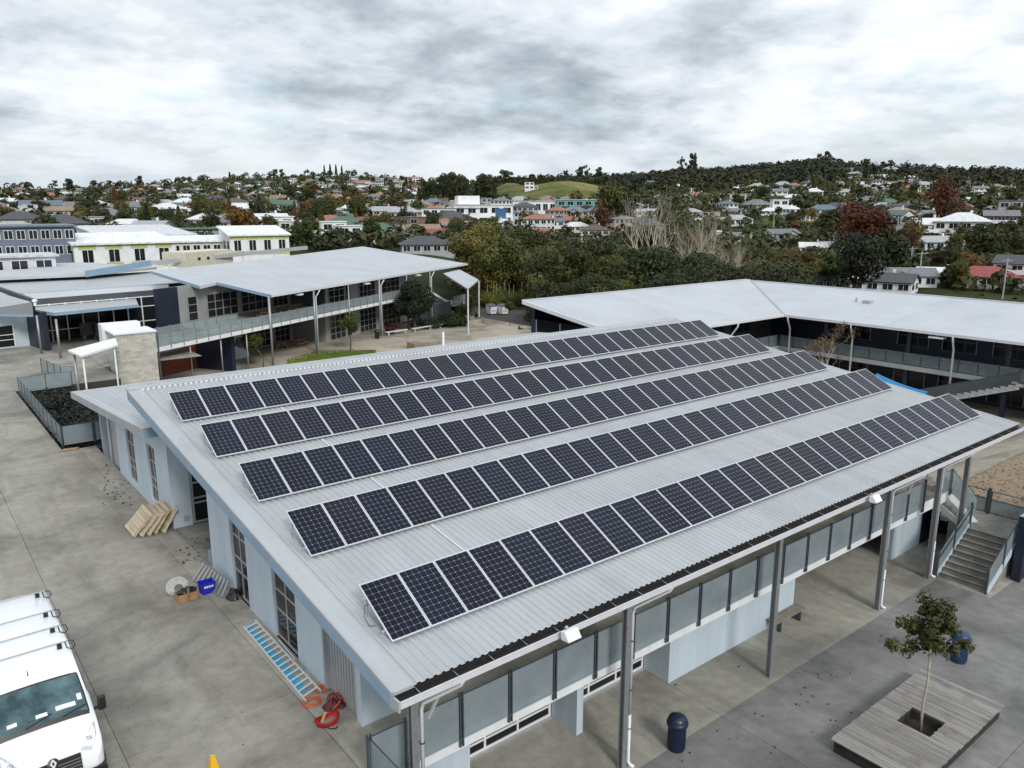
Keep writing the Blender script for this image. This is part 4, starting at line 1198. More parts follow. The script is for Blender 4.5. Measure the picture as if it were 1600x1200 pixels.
def fascia(pa, pb, mat, h=.3, out=.03, nm='fascia', par=None):
    d = (pb-pa).normalized(); o = Vector((d.y, -d.x, 0)).normalized()*out
    MB().obox((pa+pb)/2+o+Vector((0, 0, -h/2+.03)), (pb-pa)/2, o.normalized()*.02, (0, 0, h/2)).build(nm, mat, par or bb_)
fascia(rp[0], rp[1], mPIPE, .24, .03, 'gutter'); fascia(rp[6], rp[0], mBLUE2); fascia(rp[5], rp[6], mPIPE); fascia(rp[4], rp[5], mBLUE2)
FLZ = 1.07
for t in (0, 7.15, 13.6, 20.1, 26.7, 33.0):
    c = MB().tube([BP(t, 0, LOW), BP(t, 0, brz(0)-.1)], .12 if t in (0, 7.15, 20.1) else .08, 8).build('column', mSTEEL, bb_, True)
for t in (7.35, 20.3, 33.2):
    MB().tube([BP(t+.6, EN, EV-.2), BP(t, -.12, EV-.9), BP(t, -.12, LOW+.1)], .06, 8).build('downpipe', mPIPE, bb_, True)
bbox(MB(), -14.2, .15, .86, 33.2, 3.4, FLZ).build('balcony_slab', mDECK, bb_)
bbox(MB(), -3.6, 3.42, .86, 13.5, 8, FLZ-.004).build('balcony_slab', mDECK, bb_)
bbox(MB(), -14.2, .1, .72, 33.2, .148, FLZ+.01).build('slab_fascia', mWHITE, bb_)
for t in (-10.3, -6.6, -3.2):
    MB().tube([BP(t, .3, LOW), BP(t, .3, .85)], .07, 8).build('bridge_post', mSTEEL, bb_, True)
for k in range(33):
    t = -14+k*1.43
    MB().obox(BP(t, .06, FLZ+.42), E1*.025, E2*.035, (0, 0, .68)).build('rail_post', mSTEEL, bb_)
    if k < 32:
        q = bbox(MB(), t+.06, .05, FLZ+.08, t+1.37, .065, FLZ+1.02).build('glass_panel', mGLASSB, bb_)
for k in range(10):
    t = -13.6+k*1.43
    MB().obox(BP(t, 3.4, FLZ+.5), E1*.03, E2*.03, (0, 0, .6)).build('rail_post', mSTEEL, bb_)
    if k < 9: bbox(MB(), t+.06, 3.39, FLZ+.08, t+1.37, 3.405, FLZ+1.02).build('glass_panel', mGLASS, bb_)
def bwall(t0, n0, t1, n1, z0, z1, mat=mGREYW, nm='wall'):
    return bbox(MB(), t0, n0, z0, t1, n1, z1).build(nm, mat, bb_)
ZT = lambda n: brz(n)-.14
bwall(-3.6, 8, 13.5, 8.25, LOW, .855); bwall(-3.6, 8, 13.5, 8.25, FLZ, ZT(8))
bwall(13.5, 3.25, 13.72, 8, LOW, .855, mGREYW); bwall(13.5, 3.25, 13.72, 8, FLZ, ZT(3.25), mDARKG)
bwall(13.73, 3.25, 33, 3.47, LOW, .855); bwall(13.73, 3.25, 33, 3.47, FLZ, ZT(3.3))
bwall(33.01, 3.25, 33.2, 12, LOW, ZT(3.3)); 
bwall(-6.2, 7.9, -3.62, 8.3, LOW, ZT(8), mNAVY)
bwall(-10.5, 6.0, -.8, 6.2, LOW, .85, mREDW); bwall(-3.9, 1.6, -3.4, 5.9, LOW, .85, mNAVY)
bwall(-1.5, 5.5, 3.0, 5.7, LOW, .85, mBLUE)
def bwin(t0, t1, z0, z1, n, cols, rows, fm=None):
    fm = fm or mGREYP
    w = bbox(MB(), t0, n-.05, z0, t1, n-.01, z1).build('window', mWIN, bb_)
    for c_ in range(cols+1):
        t = t0+(t1-t0)*c_/cols; bbox(MB(), t-.03, n-.085, z0, t+.03, n-.052, z1).build('mullion', fm, w)
    for r_ in range(rows+1):
        z = z0+(z1-z0)*r_/rows; bbox(MB(), t0, n-.08, z-.025, t1, n-.054, z+.025).build('transom', fm, w)
for (t0, t1, n, c_) in ((-2.4, -1.2, 8, 1), (.2, 4.6, 8, 4), (5.2, 9.6, 8, 4), (10.3, 12.9, 8, 3), (14.3, 17.4, 3.25, 3), (17.7, 18.7, 3.25, 1), (20.6, 24.2, 3.25, 4), (26.0, 30.2, 3.25, 4)):
    bwin(t0, t1, FLZ+.25, FLZ+2.6, n, c_, 3)
    bwin(t0, t1, LOW+.1, LOW+2.9, n, c_, 4)
# eave lights
for k, t in enumerate((4.9, 17.6, 30)):
    l = thing('balcony_light', 'white lamp under the balcony block roof, %s from the left' % ('first', 'second', 'third')[k], 'light', BP(t, .2, 3.5), 'lamps under the balcony block eave')
    bbox(MB(), t-.35, -.15, 3.48, t+.35, .35, 3.62).build('housing', mWHITE, l)
    bbox(MB(), t-.05, .1, 3.62, t+.05, .2, 3.84).build('bracket', mGREYP, l)
# picnic tables
def picnic(loc, rot, lab):
    t = thing('picnic_table', lab, 'picnic table', loc, 'timber picnic tables at the balcony block', rot)
    def part(nm, *a):
        o = link(nm, MB().box(*a).mesh(nm, mTEAK), t, False); return o
    for k in range(4): part('plank', -.9, -.38+k*.195, .72, .9, -.2+k*.195, .76)
    for s in (-1, 1):
        for k in range(2): part('seat_plank', -.9, s*.62+k*.15*s-.06, .43, .9, s*.62+k*.15*s+.07, .47)
    for x in (-.6, .6):
        part('beam', x-.04, -.8, .36, x+.04, .8, .42)
        for s in (-1, 1):
            link('leg', MB().bar((x+.06, s*.65, 0), (x+.06, s*.25, .72), .05, .09).mesh('leg', mTEAK), t, False)
picnic(AZ(467, 541, LOW), BA+.1, 'timber picnic table on the ground under the balcony')
picnic(AZ(452, 546, LOW)+Vector((-.3, 1.5, 0)), BA+.9, 'timber picnic table half hidden behind the other ground table')
picnic(BP(3.4, 3.0, FLZ), BA, 'timber picnic table on the balcony near the left column')
picnic(BP(9.2, 4.0, FLZ), BA+.2, 'timber picnic table on the balcony behind the second column')
# lift tower of concrete blocks beside the bridge
lt_ = thing('block_tower', 'pale concrete block tower with white cap at the end of the bridge', 'tower', (14.5, 65.2, LOW))
TX0, TX1, TY0, TY1 = 13.1, 15.95, 64.0, 66.6
MB().box(TX0+.06, TY0+.06, LOW, TX1-.06, TY1-.06, 3.0).build('core', mJOINT, lt_)
for r_ in range(29):
    z = LOW+.9+r_*.178
    if z > 2.9: break
    off = .2 if r_ % 2 else 0
    x = TX0
    xs_ = [TX0]+[TX0+off+.4*k for k in range(1 if not off else 0, 8) if TX0+.05 < TX0+off+.4*k < TX1-.05]+[TX1]
    for a, b_ in zip(xs_[:-1], xs_[1:]):
        if z > -1.4: MB().box(a+.004, TY0, z+.004, b_-.004, TY0+.058, z+.174).build('block', mBLOCK, lt_)
    ys2 = [TY0+.06]+[TY0+.06+off+.4*k for k in range(1 if not off else 0, 7) if TY0+.1 < TY0+.06+off+.4*k < TY1-.05]+[TY1]
    for a, b_ in zip(ys2[:-1], ys2[1:]):
        if z > -.6: MB().box(TX0, a+.004, z+.004, TX0+.058, b_-.004, z+.174).build('block', mBLOCK, lt_)
MB().box(TX0-.1, TY0-.1, 3.0, TX1+.1, TY1+.1, 3.12).build('cap', mWHITE, lt_)
MB().box(TX0-.3, TY1+.12, 1.6, TX1-.35, TY1+1.3, 3.5).build('parapet', mWHITE, lt_)
MB().tube([(TX1+.12, TY0-.05, LOW), (TX1+.12, TY0-.05, 2.9)], .06, 8).build('downpipe', mRAILP, lt_)
# stair canopy
cn = thing('stair_canopy', 'small white sloping canopy on posts in front of the block tower', 'canopy', (11, 64, 0))
ca, cb2, cc_, cd2 = Vector((9.35, 61.6, 2.35)), Vector((13.05, 64.4, 3.0)), Vector((12.6, 65.6, 3.0)), Vector((8.9, 62.9, 2.35))
ca, cb2, cc_, cd2 = AZ(126, 556, 2.4), AZ(184, 538, 2.75), AZ(180, 528, 2.9), AZ(106, 547, 2.5)
slab_poly(MB(), [ca, cb2, cc_, cd2], .14).build('roof', mWHITE, cn)
for (u, v) in ((.08, .1), (.08, .85), (.9, .12)):
    p = ca.lerp(cb2, u).lerp(cd2.lerp(cc_, u), v); MB().tube([(p.x, p.y, -2.9), (p.x, p.y, p.z-.1)], .06 if v < .5 else .09, 8).build('post', mWHITE if v < .5 else mSTEEL, cn, True)
# fenced planting wells
def fence_run(parent, pts, h=1.1, step=1.35, z=0.0, mat=None):
    for a, b in zip(pts[:-1], pts[1:]):
        a, b = Vector(a), Vector(b); L = (b-a).length; n = max(1, round(L/step)); d = (b-a).normalized()
        for k in range(n+1):
            p = a+(b-a)*k/n
            MB().obox((p.x, p.y, z+h/2), d*.025, Vector((-d.y, d.x, 0))*.03, (0, 0, h/2+.02)).build('rail_post', mRAILP, parent)
            if k < n: glass_run((p.x, p.y, 0), tuple((a+(b-a)*(k+1)/n)), .08+z, h-.04+z, parent)
f1 = thing('planting_fence', 'glass sided fence around the sunken shrub bed at the yard edge', 'fence', (7, 54, 0))
c1_, c2_, c3_ = AZ(99, 695), AZ(56, 640), AZ(62, 611)
fence_run(f1, [(7.9, 46.1, 0), (6.35, 46.1, 0), (6.35, 61.6, 0), (9.6, 61.9, 0)])
fence_run(f1, [(9.6, 46.6, 0), (7.9, 46.1, 0)])
f2 = thing('terrace_fence', 'glass sided fence at the terrace corner below the grey canopy', 'fence', (9.5, 70, 0))
fence_run(f2, [AZ(66, 583)[:2]+(0,) if False else tuple(AZ(66, 582)), tuple(AZ(97, 596)), tuple(AZ(120, 594))])
shb = struct('planting_bed', MB().box(6.45, 46.2, -2.9, 12.8, 61.5, -.45), mSOIL)
r = random.Random(31); bl_ = [(Vector((r.uniform(6.7, 9.6), r.uniform(46.6, 60.5), -.15+r.uniform(-.1, .3))), r.uniform(.35, .7), .75) for k in range(90)]
tag(link('shrubs', crown_mesh('shrubs', bl_, 9000, .11, 32)), 'dark low shrubs filling the fenced planting bed', 'shrubs', kind='stuff').color = (.022, .028, .022, 1)

# ================================================================== LOW BUILDING ON THE LEFT
la = thing('low_block', 'low pale blue block with grey flat roofs, white band and glazed front at far left', 'building', (14, 84, 0))
def poly_at(pts, z): return [AZ(x, y, z) for x, y in pts]
slab_poly(MB(), poly_at([(34, 458), (292, 441), (240, 424), (137, 430), (-60, 441), (-60, 462)], 4.25), .1).build('flat_roof', mROOF, la)
slab_poly(MB(), poly_at([(-60, 436), (133, 428), (245, 417), (130, 410), (85, 411), (45, 420), (-60, 425)], 4.9), .3).build('flat_roof', mROOFB, la)
wb = [AZ(36, 459, 4.22), AZ(291, 441.5, 4.22)]
d_ = (wb[1]-wb[0]).normalized(); o_ = Vector((d_.y, -d_.x, 0))
slab_poly(MB(), [AZ(50, 473, 3.5), AZ(289, 454, 3.5), AZ(291, 440.5, 4.26), AZ(34, 457.5, 4.26)], .1).build('white_band', mROOFC, la)
cp = poly_at([(85, 489), (216, 476), (212, 466), (120, 466), (54, 474), (54, 484)], 3.42)
slab_poly(MB(), cp, .06).build('canopy_roof', mROOF, la)
fascia(cp[0], cp[1], mBLUE2, .28, .03, 'canopy_fascia', la); fascia(cp[5], cp[0], mBLUE2, .28, .03, 'canopy_fascia', la)
for q in ((65, 552), (95, 560)):
    p = AZ(*q); MB().tube([p, (p.x, p.y, 3.3)], .09, 8).build('column', mSTEEL, la, True)
# glazed front
ga, gb_ = Vector((10.3, 83.5, 0)), Vector((23.2, 85.6, 0))
gd = (gb_-ga).normalized(); gn = Vector((gd.y, -gd.x, 0)); GL = (gb_-ga).length
def lbox(t0, t1, n0, n1, z0, z1, nm, mat, par=None):
    return MB().obox(ga+gd*((t0+t1)/2)+gn*((n0+n1)/2)+Vector((0, 0, (z0+z1)/2)), gd*((t1-t0)/2), gn*((n1-n0)/2), (0, 0, (z1-z0)/2)).build(nm, mat, par or la)
lbox(0, GL, -.3, -.1, 0, 4.1, 'wall', mDARKG)
for k in range(9):
    t0 = .2+k*(GL-.4)/9; t1 = t0+(GL-.4)/9
    for za, zb in ((.1, 1.1), (1.1, 2.55), (2.6, 3.5)):
        lbox(t0+.04, t1-.04, -.09, -.05, za+.03, zb-.03, 'pane', mWIN)
    lbox(t0-.05, t0+.05, -.085, .04, 0, 3.6, 'mullion', mWHITE)
for z in (1.1, 2.57, 3.52): lbox(.2, GL-.2, -.08, .02, z-.04, z+.04, 'transom', mWHITE)
lbox(GL, GL+1.7, -.3, -.05, 0, 4.6, 'wall', mNAVY)
lbox(-.5, -.1, -2.2, 4.6, 0, 3.4, 'fin_wall', mNAVY)
lbox(-14, -.52, .2, .5, 0, 3.2, 'wall', mBLUE); 
for t0, t1 in ((-3.2, -1.7), (-6.2, -4.4), (-9.6, -7.5)):
    w = lbox(t0, t1, .51, .53, .15, 2.0, 'window', mWIN)
    for z in (.75, 1.2): lbox(t0, t1, .532, .56, z-.03, z+.03, 'transom', mWHITE, w)
    for t in (t0, t1): lbox(t-.05, t+.05, .532, .57, .1, 2.05, 'mullion', mWHITE, w)
rl = [AZ(-60, 490, 3.3), AZ(52, 492, 3.2), AZ(50, 472, 4.4), AZ(-40, 447, 5.6)]
slab_poly(MB(), rl, .1).build('pitched_roof', mROOFB, la); fascia(rl[0], rl[1], mBLUE2, .2, .03, 'eave_fascia', la)
fa, fb = AZ(52, 470, 4.5), AZ(-5, 450, 5.4)
MB().bar(fa, fb, .3, .35).build('gable_beam', mRAILP, la)
MB().bar(fa+Vector((0, -.1, .1)), AZ(53, 492, 3.0), .22, .22).build('gable_beam', mRAILP, la)
# tables under the canopy
for k in range(2):
    p = AZ(140+24*k, 533); t = thing('folded_table', 'dark folded table tennis table under the grey canopy, %s one' % ('left', 'right')[k], 'table', p, 'tables under the canopy')
    MB().box(p.x-.7, p.y-.06, .55, p.x+.7, p.y, 1.75).build('top', mBLACK, t); MB().box(p.x-.7, p.y+.06, .55, p.x+.7, p.y+.12, 1.75).build('top', mBLACK, t)
    for s in (-.5, .5): MB().box(p.x+s-.03, p.y-.25, 0, p.x+s+.03, p.y+.3, .55).build('leg', mRAILP, t)
# roof vents on the low block
for k, q in enumerate(((75, 437), (118, 431), (134, 432), (55, 478))):
    p = AZ(q[0], q[1], 4.25); v = thing('roof_vent', 'tiny white roof vent on the low left block, %s from the left' % ordn((2, 3, 4, 1)[k]), 'vent', p, 'small vents on the low block roof')
    MB().lathe([(.12, 0), (.12, .35), (.22, .36), (.2, .5), (.05, .58)], p, 10).build('cowl', mWHITE, v)
# services on roof between the blocks
sv = thing('roof_plant', 'cream plant enclosure on the roof behind the balcony block', 'plant room', BP(2, 22, 5))
c = AZ(285, 413, 5.2)
MB().obox(c+Vector((3, 3, .6)), E1*4.2, E2*2.0, (0, 0, .9)).build('enclosure', pm('cream_paint', (.62, .58, .46), .7), sv)
for k in range(3):
    MB().obox(c+E1*(-2+1.6*k)+Vector((3, 3, .6))-E2*2.02, E1*.22, E2*.02, (0, 0, .18)).build('grille', mBLACK, sv)
pw_ = thing('link_walkway', 'long light blue covered walkway roof behind the low block', 'walkway', AZ(200, 422, 5))
wa, wb2 = AZ(134, 428, 5.0), AZ(480, 387, 6.4)
MB().bar(wa, AZ(235, 411, 5.6), .25, .7).build('roof_edge', mBLUE2, pw_); MB().bar(AZ(235, 411, 5.6), wb2, .25, .5).build('roof_edge', mROOFB, pw_)
for k in range(4):
    f = .1+k*.22; q = AZ(235, 411, 5.6).lerp(wb2, f); MB().tube([(q.x, q.y, -1), (q.x, q.y, q.z-.2)], .12, 6).build('post', mWHITE, pw_)
# external stair with canopy at the right end of the balcony block
es = thing('end_stair', 'open steel stair under a small white canopy at the right end of the balcony block', 'stairs', BP(37, 0, LOW))
ep = [AZ(*q, z) for q, z in (((693, 427), 3.4), ((731, 451), 2.6), ((748, 437), 2.6), ((718, 421), 3.4))]
slab_poly(MB(), ep, .16).build('canopy', mROOFB, es)
for u in (1, 2):
    p = ep[u]; MB().tube([(p.x, p.y, LOW), (p.x, p.y, p.z-.15)], .1, 8).build('post', mPIPE, es)
p1, p2 = BP(33.5, .3, FLZ), BP(38, -.6, LOW+1.9)
MB().bar(p1, p2, .06, .3).build('stringer', mWHITE, es); MB().bar(p1+E2*1.6, p2+E2*1.6, .06, .3).build('stringer', mWHITE, es)
for k in range(10):
    q = p1.lerp(p2, (k+.5)/10); MB().obox(q+E2*.8, E1*.16, E2*.78, (0, 0, .025)).build('tread', mBRICKC, es)
bbox(MB(), 38.0, -.9, LOW+1.5, 42.0, 2.2, LOW+1.9).build('landing', mDECK, es)
bbox(MB(), 33.3, -.6, LOW, 38, 1.8, LOW+.02+2.3).build('understair', mDARKG, es)
for k in range(5): bbox(MB(), 38+k*.95, -.95, LOW+1.95, 38.05+k*.95, -.9, LOW+3.0).build('rail_post', mRAILP, es)
bbox(MB(), 38.05, -.94, LOW+2.0, 42, -.92, LOW+2.95).build('glass_panel', mGLASS, es)

# ================================================================== DARK L-SHAPED BLOCK ON THE RIGHT
lb_ = thing('dark_block', 'dark two storey L shaped school block with wide white sloping roofs and glass balcony', 'building', (66, 36, LOW))
CX, CYy, CZ, CS = 62.8, 39.7, 3.0, tan(radians(7.3))
def cz(d): return CZ+CS*d
RX, RY2 = 11.6, 12.2
V = lambda x, y, z: Vector((x, y, z))
def rpoly(pts, nm): slab_poly(MB(), pts, .12).build(nm, mROOFC, lb_)
rpoly([V(CX, CYy-1.2, CZ), V(CX, CYy, CZ), V(CX+RX, CYy+RX, cz(RX)), V(CX+RX, CYy-1.2, cz(RX))], 'roof')
for k in range(26):
    ya = CYy-1.2-k*2.0; dz = .006*(k % 2)
    rpoly([V(CX, ya-2.0, CZ+dz), V(CX, ya, CZ+dz), V(CX+RX, ya, cz(RX)+dz), V(CX+RX, ya-2.0, cz(RX)+dz)], 'roof_sheet')
rpoly([V(60.6, CYy, CZ), V(CX, CYy, CZ), V(CX+RX, CYy+RX, cz(RX)), V(CX+RY2, CYy+RY2, cz(RY2)), V(60.6, CYy+RY2, cz(RY2))], 'roof')
for k in range(9):
    xa = 42.6+k*2.0; dz = .006*(k % 2)
    rpoly([V(xa, CYy, CZ+dz), V(xa+2.0, CYy, CZ+dz), V(xa+2.0, CYy+RY2, cz(RY2)+dz), V(xa, CYy+RY2, cz(RY2)+dz)], 'roof_sheet')
rv = thing('roof_cowl', 'small grey roof cowl on the right wing of the dark block', 'vent', V(69.5, 35.6, cz(6.7)))
MB().box(69.2, 35.2, cz(6.4)-.1, 69.9, 35.9, cz(6.7)+.25).build('box', mGREYP, rv); MB().tube([V(69.5, 36.6, cz(6.7)-.1), V(69.5, 36.6, cz(6.7)+.4)], .1, 8).build('pipe', mGREYP, rv)
MB().bar(V(CX, CYy, CZ+.03), V(CX+RX, CYy+RX, cz(RX)+.03), .25, .05).build('valley', mGREYP, lb_)
MB().box(CX-.16, -14, CZ-.22, CX-.005, CYy-.16, CZ+.0).build('gutter', mPIPE, lb_)
MB().box(42.6, CYy-.16, CZ-.22, CX-.005, CYy-.005, CZ+.0).build('gutter', mPIPE, lb_)
MB().prismx([(CYy, CZ-.28), (CYy+RY2, cz(RY2)-.28), (CYy+RY2, cz(RY2)+.04), (CYy, CZ+.04)], 42.5, 42.598).build('barge_board', mWHITE, lb_)
MB().bar(V(CX+RX, -14, cz(RX)+.02), V(CX+RX, CYy+RX, cz(RX)+.02), .35, .08).build('ridge_cap', mROOFC, lb_)
MB().bar(V(42.6, CYy+RY2, cz(RY2)+.02), V(CX+RX, CYy+RY2, cz(RY2)+.02), .35, .08).build('ridge_cap', mROOFC, lb_)
# walls behind the balcony
FX, FYc = CX+4.6, CYy+4.2
MB().box(FX, -13, LOW, FX+.25, FYc, cz(4.6)-.15).build('wall', mNAVY, lb_)
MB().box(43.4, FYc, LOW, FX+.25, FYc+.25, cz(4.2)-.15).build('wall', mDARKG, lb_)
MB().box(43.2, CYy+1.2, LOW, 43.39, CYy+RY2-.4, cz(1.2)-.15).build('wall', mNAVY, lb_)
MB().box(CX+RX-.6, -13, LOW-1, CX+RX-.3, CYy+RX, cz(RX)-.3).build('wall', mNAVY, lb_)
MB().box(43.4, CYy+RY2-.6, LOW-1, CX+RX, CYy+RY2-.3, cz(RY2)-.3).build('wall', mNAVY, lb_)
MB().box(CX+.9, -13, -.42, FX, FYc, -.12).build('balcony_slab', mDECK, lb_)
MB().box(CX+.86, -13, -.45, CX+.898, CYy+1.0, -.08).build('slab_edge', mGREYP, lb_)
MB().box(43.4, CYy+.9, -.42, CX+.85, FYc, -.121).build('balcony_slab', mDECK, lb_)
MB().box(43.4, CYy+.86, -.45, CX+.85, CYy+.898, -.08).build('slab_edge', mGREYP, lb_)
y = CYy+.8
k = 0
while y > -8:
    MB().box(CX+.92, y-.03, -.1, CX+.98, y+.03, 1.0).build('rail_post', mRAILP, lb_)
    MB().box(CX+.945, y-1.36, -.02, CX+.957, y-.05, .92).build('glass_panel', mGLASSC, lb_)
    y -= 1.41
x = CX+.8
while x > 44.5:
    MB().box(x-.03, CYy+.92, -.1, x+.03, CYy+.98, 1.0).build('rail_post', mRAILP, lb_)
    MB().box(x-1.36, CYy+.945, -.02, x-.05, CYy+.957, .92).build('glass_panel', mGLASSC, lb_)
    x -= 1.41
for y in (21.7, 29.0, 36.2, 14.5, 7.3, 0.0):
    MB().box(CX+1.15, y-.16, LOW, CX+1.5, y+.16, cz(1.4)-.15).build('column', mNAVY, lb_)
for y, px_ in ((39.2, 0), (33.3, 0), (25.2, 0), (17.5, 0)):
    MB().tube([V(CX-.1, y, CZ-.15), V(CX-.05, y, CZ-.5), V(CX+.55, y+.1, CZ-1.3), V(CX+.6, y+.1, LOW)], .08, 8).build('downpipe', mPIPE, lb_, True)
for x in (49.5, 56.0):
    MB().tube([V(x, CYy-.1, CZ-.15), V(x, CYy-.05, CZ-.5), V(x, CYy+.55, CZ-1.3), V(x, CYy+.6, LOW)], .08, 8).build('downpipe', mPIPE, lb_, True)
def cwin(y0, y1, z0, z1, cols, rows=2):
    w = MB().box(FX-.05, y0, z0, FX-.01, y1, z1).build('window', mWIN, lb_)
    for c_ in range(cols+1):
        y = y0+(y1-y0)*c_/cols; MB().box(FX-.09, y-.03, z0, FX-.052, y+.03, z1).build('mullion', mGREYP if c_ in (0, cols) else mRAILP, w)
    for r_ in range(rows+1):
        z = z0+(z1-z0)*r_/rows; MB().box(FX-.085, y0, z-.03, FX-.054, y1, z+.03).build('transom', mRAILP, w)
for y0 in (36.5, 31.5, 27.8, 24.0): cwin(y0-2.6, y0, .9, 2.6, 3); cwin(y0-2.6, y0, LOW+.3, LOW+2.3, 3)
def cwinx(x0, x1, z0, z1, cols):
    w = MB().box(x0, FYc-.05, z0, x1, FYc-.01, z1).build('window', mWIN, lb_)
    for c_ in range(cols+1):
        x = x0+(x1-x0)*c_/cols; MB().box(x-.03, FYc-.09, z0, x+.03, FYc-.052, z1).build('mullion', mRAILP, w)
for x0 in (45, 49, 53, 57, 61): cwinx(x0, x0+2.8, .9, 2.6, 3)
w = MB().box(43.14, CYy+2, -.6, 43.19, CYy+11, 3.0).build('window', mWIN, lb_)
for k in range(4): MB().box(43.09, CYy+2+k*3-.04, -.6, 43.138, CYy+2+k*3+.04, 3.0).build('mullion', mGREYP, w)
MB().box(43.09, CYy+2, .62, 43.136, CYy+11, .7).build('transom', mGREYP, w)
# corrugated cladding pieces
for (ya, yb, za, zb) in ((13.5, 20.4, LOW+.0, -.9), (13.5, 20.8, .0, 2.9)):
    cw = MB(); n = int((yb-ya)/.16)
    for k in range(n):
        cw.box(FX-.5-(.05 if k % 2 else 0), ya+k*.16, za, FX-.3-(.05 if k % 2 else 0), ya+(k+1)*.16, zb)
    cw.build('corrugated_wall', mCORR, lb_)
MB().box(FX-.45, 12.2, LOW, FX-.25, 13.45, -.9).build('wall', mNAVY, lb_)
# stair up to that balcony
cs = thing('balcony_stair', 'dark steel stair with pale stepped edge rising to the balcony of the dark block', 'stairs', (62, 24, LOW))
sa, sb_ = V(61.6, 27.6, LOW+.2), V(62.9, 20.4, -.2)
for k in range(17):
    q = sa.lerp(sb_, k/16); MB().box(q.x-.06, q.y-.23, q.z-.03, q.x+.0, q.y+.23, q.z+.16).build('step_edge', mGREYP, cs)
    MB().box(q.x+.002, q.y-.22, q.z+.1, q.x+1.5, q.y+.22, q.z+.15).build('tread', mDARKG, cs)
MB().bar(sa+V(0, 0, -.12), sb_+V(0, 0, -.12), .1, .24).build('stringer', mGREYP, cs)
MB().bar(sa+V(.9, 0, 1.0), sb_+V(.9, 0, 1.0), .05, .05).build('handrail', mRAILP, cs)
g = MB(); g.face(sa+V(.9, 0, .1), sb_+V(.9, 0, .1), sb_+V(.9, 0, 1.0), sa+V(.9, 0, 1.0)); g.build('screen', mDARKG, cs)
aw = thing('blue_awning', 'bright blue shade sail beside the dark block stair', 'awning', AZ(1415, 602, -.8))
mAW = pm('blue_sailcloth', (.02, .19, .42), .6, var=.1)
q = [AZ(x, y, z) for x, y, z in ((1370, 583, -.3), (1450, 612, -.7), (1440, 624, -1.0), (1360, 600, -.7))]
m = MB(); N_ = 8
for i in range(N_+1):
    for j in range(5):
        p = q[0].lerp(q[1], i/N_).lerp(q[3].lerp(q[2], i/N_), j/4); p.z -= .35*sin(pi*i/N_)*sin(pi*j/4+.4); m.v.append(tuple(p))
for i in range(N_):
    for j in range(4): a = i*5+j; m.f.append((a, a+1, a+6, a+5))
m.build('sail', mAW, aw, True)
for p in (q[0], q[2]): MB().tube([(p.x, p.y, LOW), tuple(p)], .05, 6).build('post', mRAILP, aw)
l = thing('balcony_light', 'white lamp under the dark block eave', 'light', V(CX+.1, 26.6, 2.6)); MB().box(CX-.1, 25.9, 2.5, CX+.5, 27.0, 2.62).build('housing', mWHITE, l); MB().box(CX+.15, 26.4, 2.62, CX+.25, 26.5, 2.9).build('bracket', mGREYP, l)

# ================================================================== COURTYARD BEHIND
def rbench(p, q, k):
    t = thing('garden_bench', 'pale backless bench along the planting edge, %s from the left' % ordn(k+1), 'bench', (Vector(p)+Vector(q))/2, 'backless benches behind the solar roof')
    MB().bar(Vector(p)+V(0, 0, .44), Vector(q)+V(0, 0, .44), .45, .07).build('seat', mWHITE, t)
    for f in (.12, .88):
        c = Vector(p).lerp(Vector(q), f); MB().box(c.x-.12, c.y-.15, LOW, c.x+.12, c.y+.15, LOW+.405).build('leg', mGREYP, t)
for k, (a, b_) in enumerate((((603, 525), (636, 520)), ((644, 519), (676, 514)), ((683, 513), (714, 508)))):
    rbench(AZ(*a, LOW), AZ(*b_, LOW), k)
p = AZ(589.5, 529, LOW); bin_(tuple(p), 'black domed bin beside the balcony block column', mBLACK)
p = AZ(745, 500, LOW); bin_(tuple(p), 'dark domed bin near the end stair planting', mBLACK)
wl4 = thing('low_wall', 'low timber faced planter wall behind the solar roof ridge', 'wall', AZ(650, 543, LOW))
p = AZ(640, 545, LOW); MB().box(p.x, p.y-1.2, LOW, p.x+3.4, p.y+.5, LOW+.7).build('core', mPATH, wl4); MB().box(p.x-.06, p.y-1.22, LOW, p.x-.004, p.y+.5, LOW+.66).build('cladding', mTEAK, wl4)
for k, px_ in enumerate((768, 786)):
    p = AZ(px_, 491, LOW); t = thing('skip_bin', 'white wheeled waste skip with dark lid, %s of the pair' % ('left', 'right')[k], 'skip', p, 'waste skips by the grass bank')
    m = MB(); m.v = [tuple(p+Vector(v)) for v in ((-.5, -.5, .12), (.5, -.5, .12), (.5, .5, .12), (-.5, .5, .12), (-.62, -.65, 1.15), (.62, -.65, 1.15), (.62, .6, 1.4), (-.62, .6, 1.4))]
    m.f = [(3, 2, 1, 0), (0, 1, 5, 4), (1, 2, 6, 5), (2, 3, 7, 6), (3, 0, 4, 7), (4, 5, 6, 7)]; m.build('tub', mWHITE, t)
    MB().bar(p+V(0, -.7, 1.2), p+V(0, .65, 1.47), 1.3, .05).build('lid', mDARKG, t)
    for sx in (-.4, .4):
        for sy in (-.4, .4): MB().box(p.x+sx-.05, p.y+sy-.08, LOW, p.x+sx+.05, p.y+sy+.08, LOW+.12).build('wheel', mBLACK, t)
    MB().box(p.x-.4, p.y-.66, LOW+.55, p.x+.4, p.y-.63, LOW+.65).build('stripe', mGREYP, t)
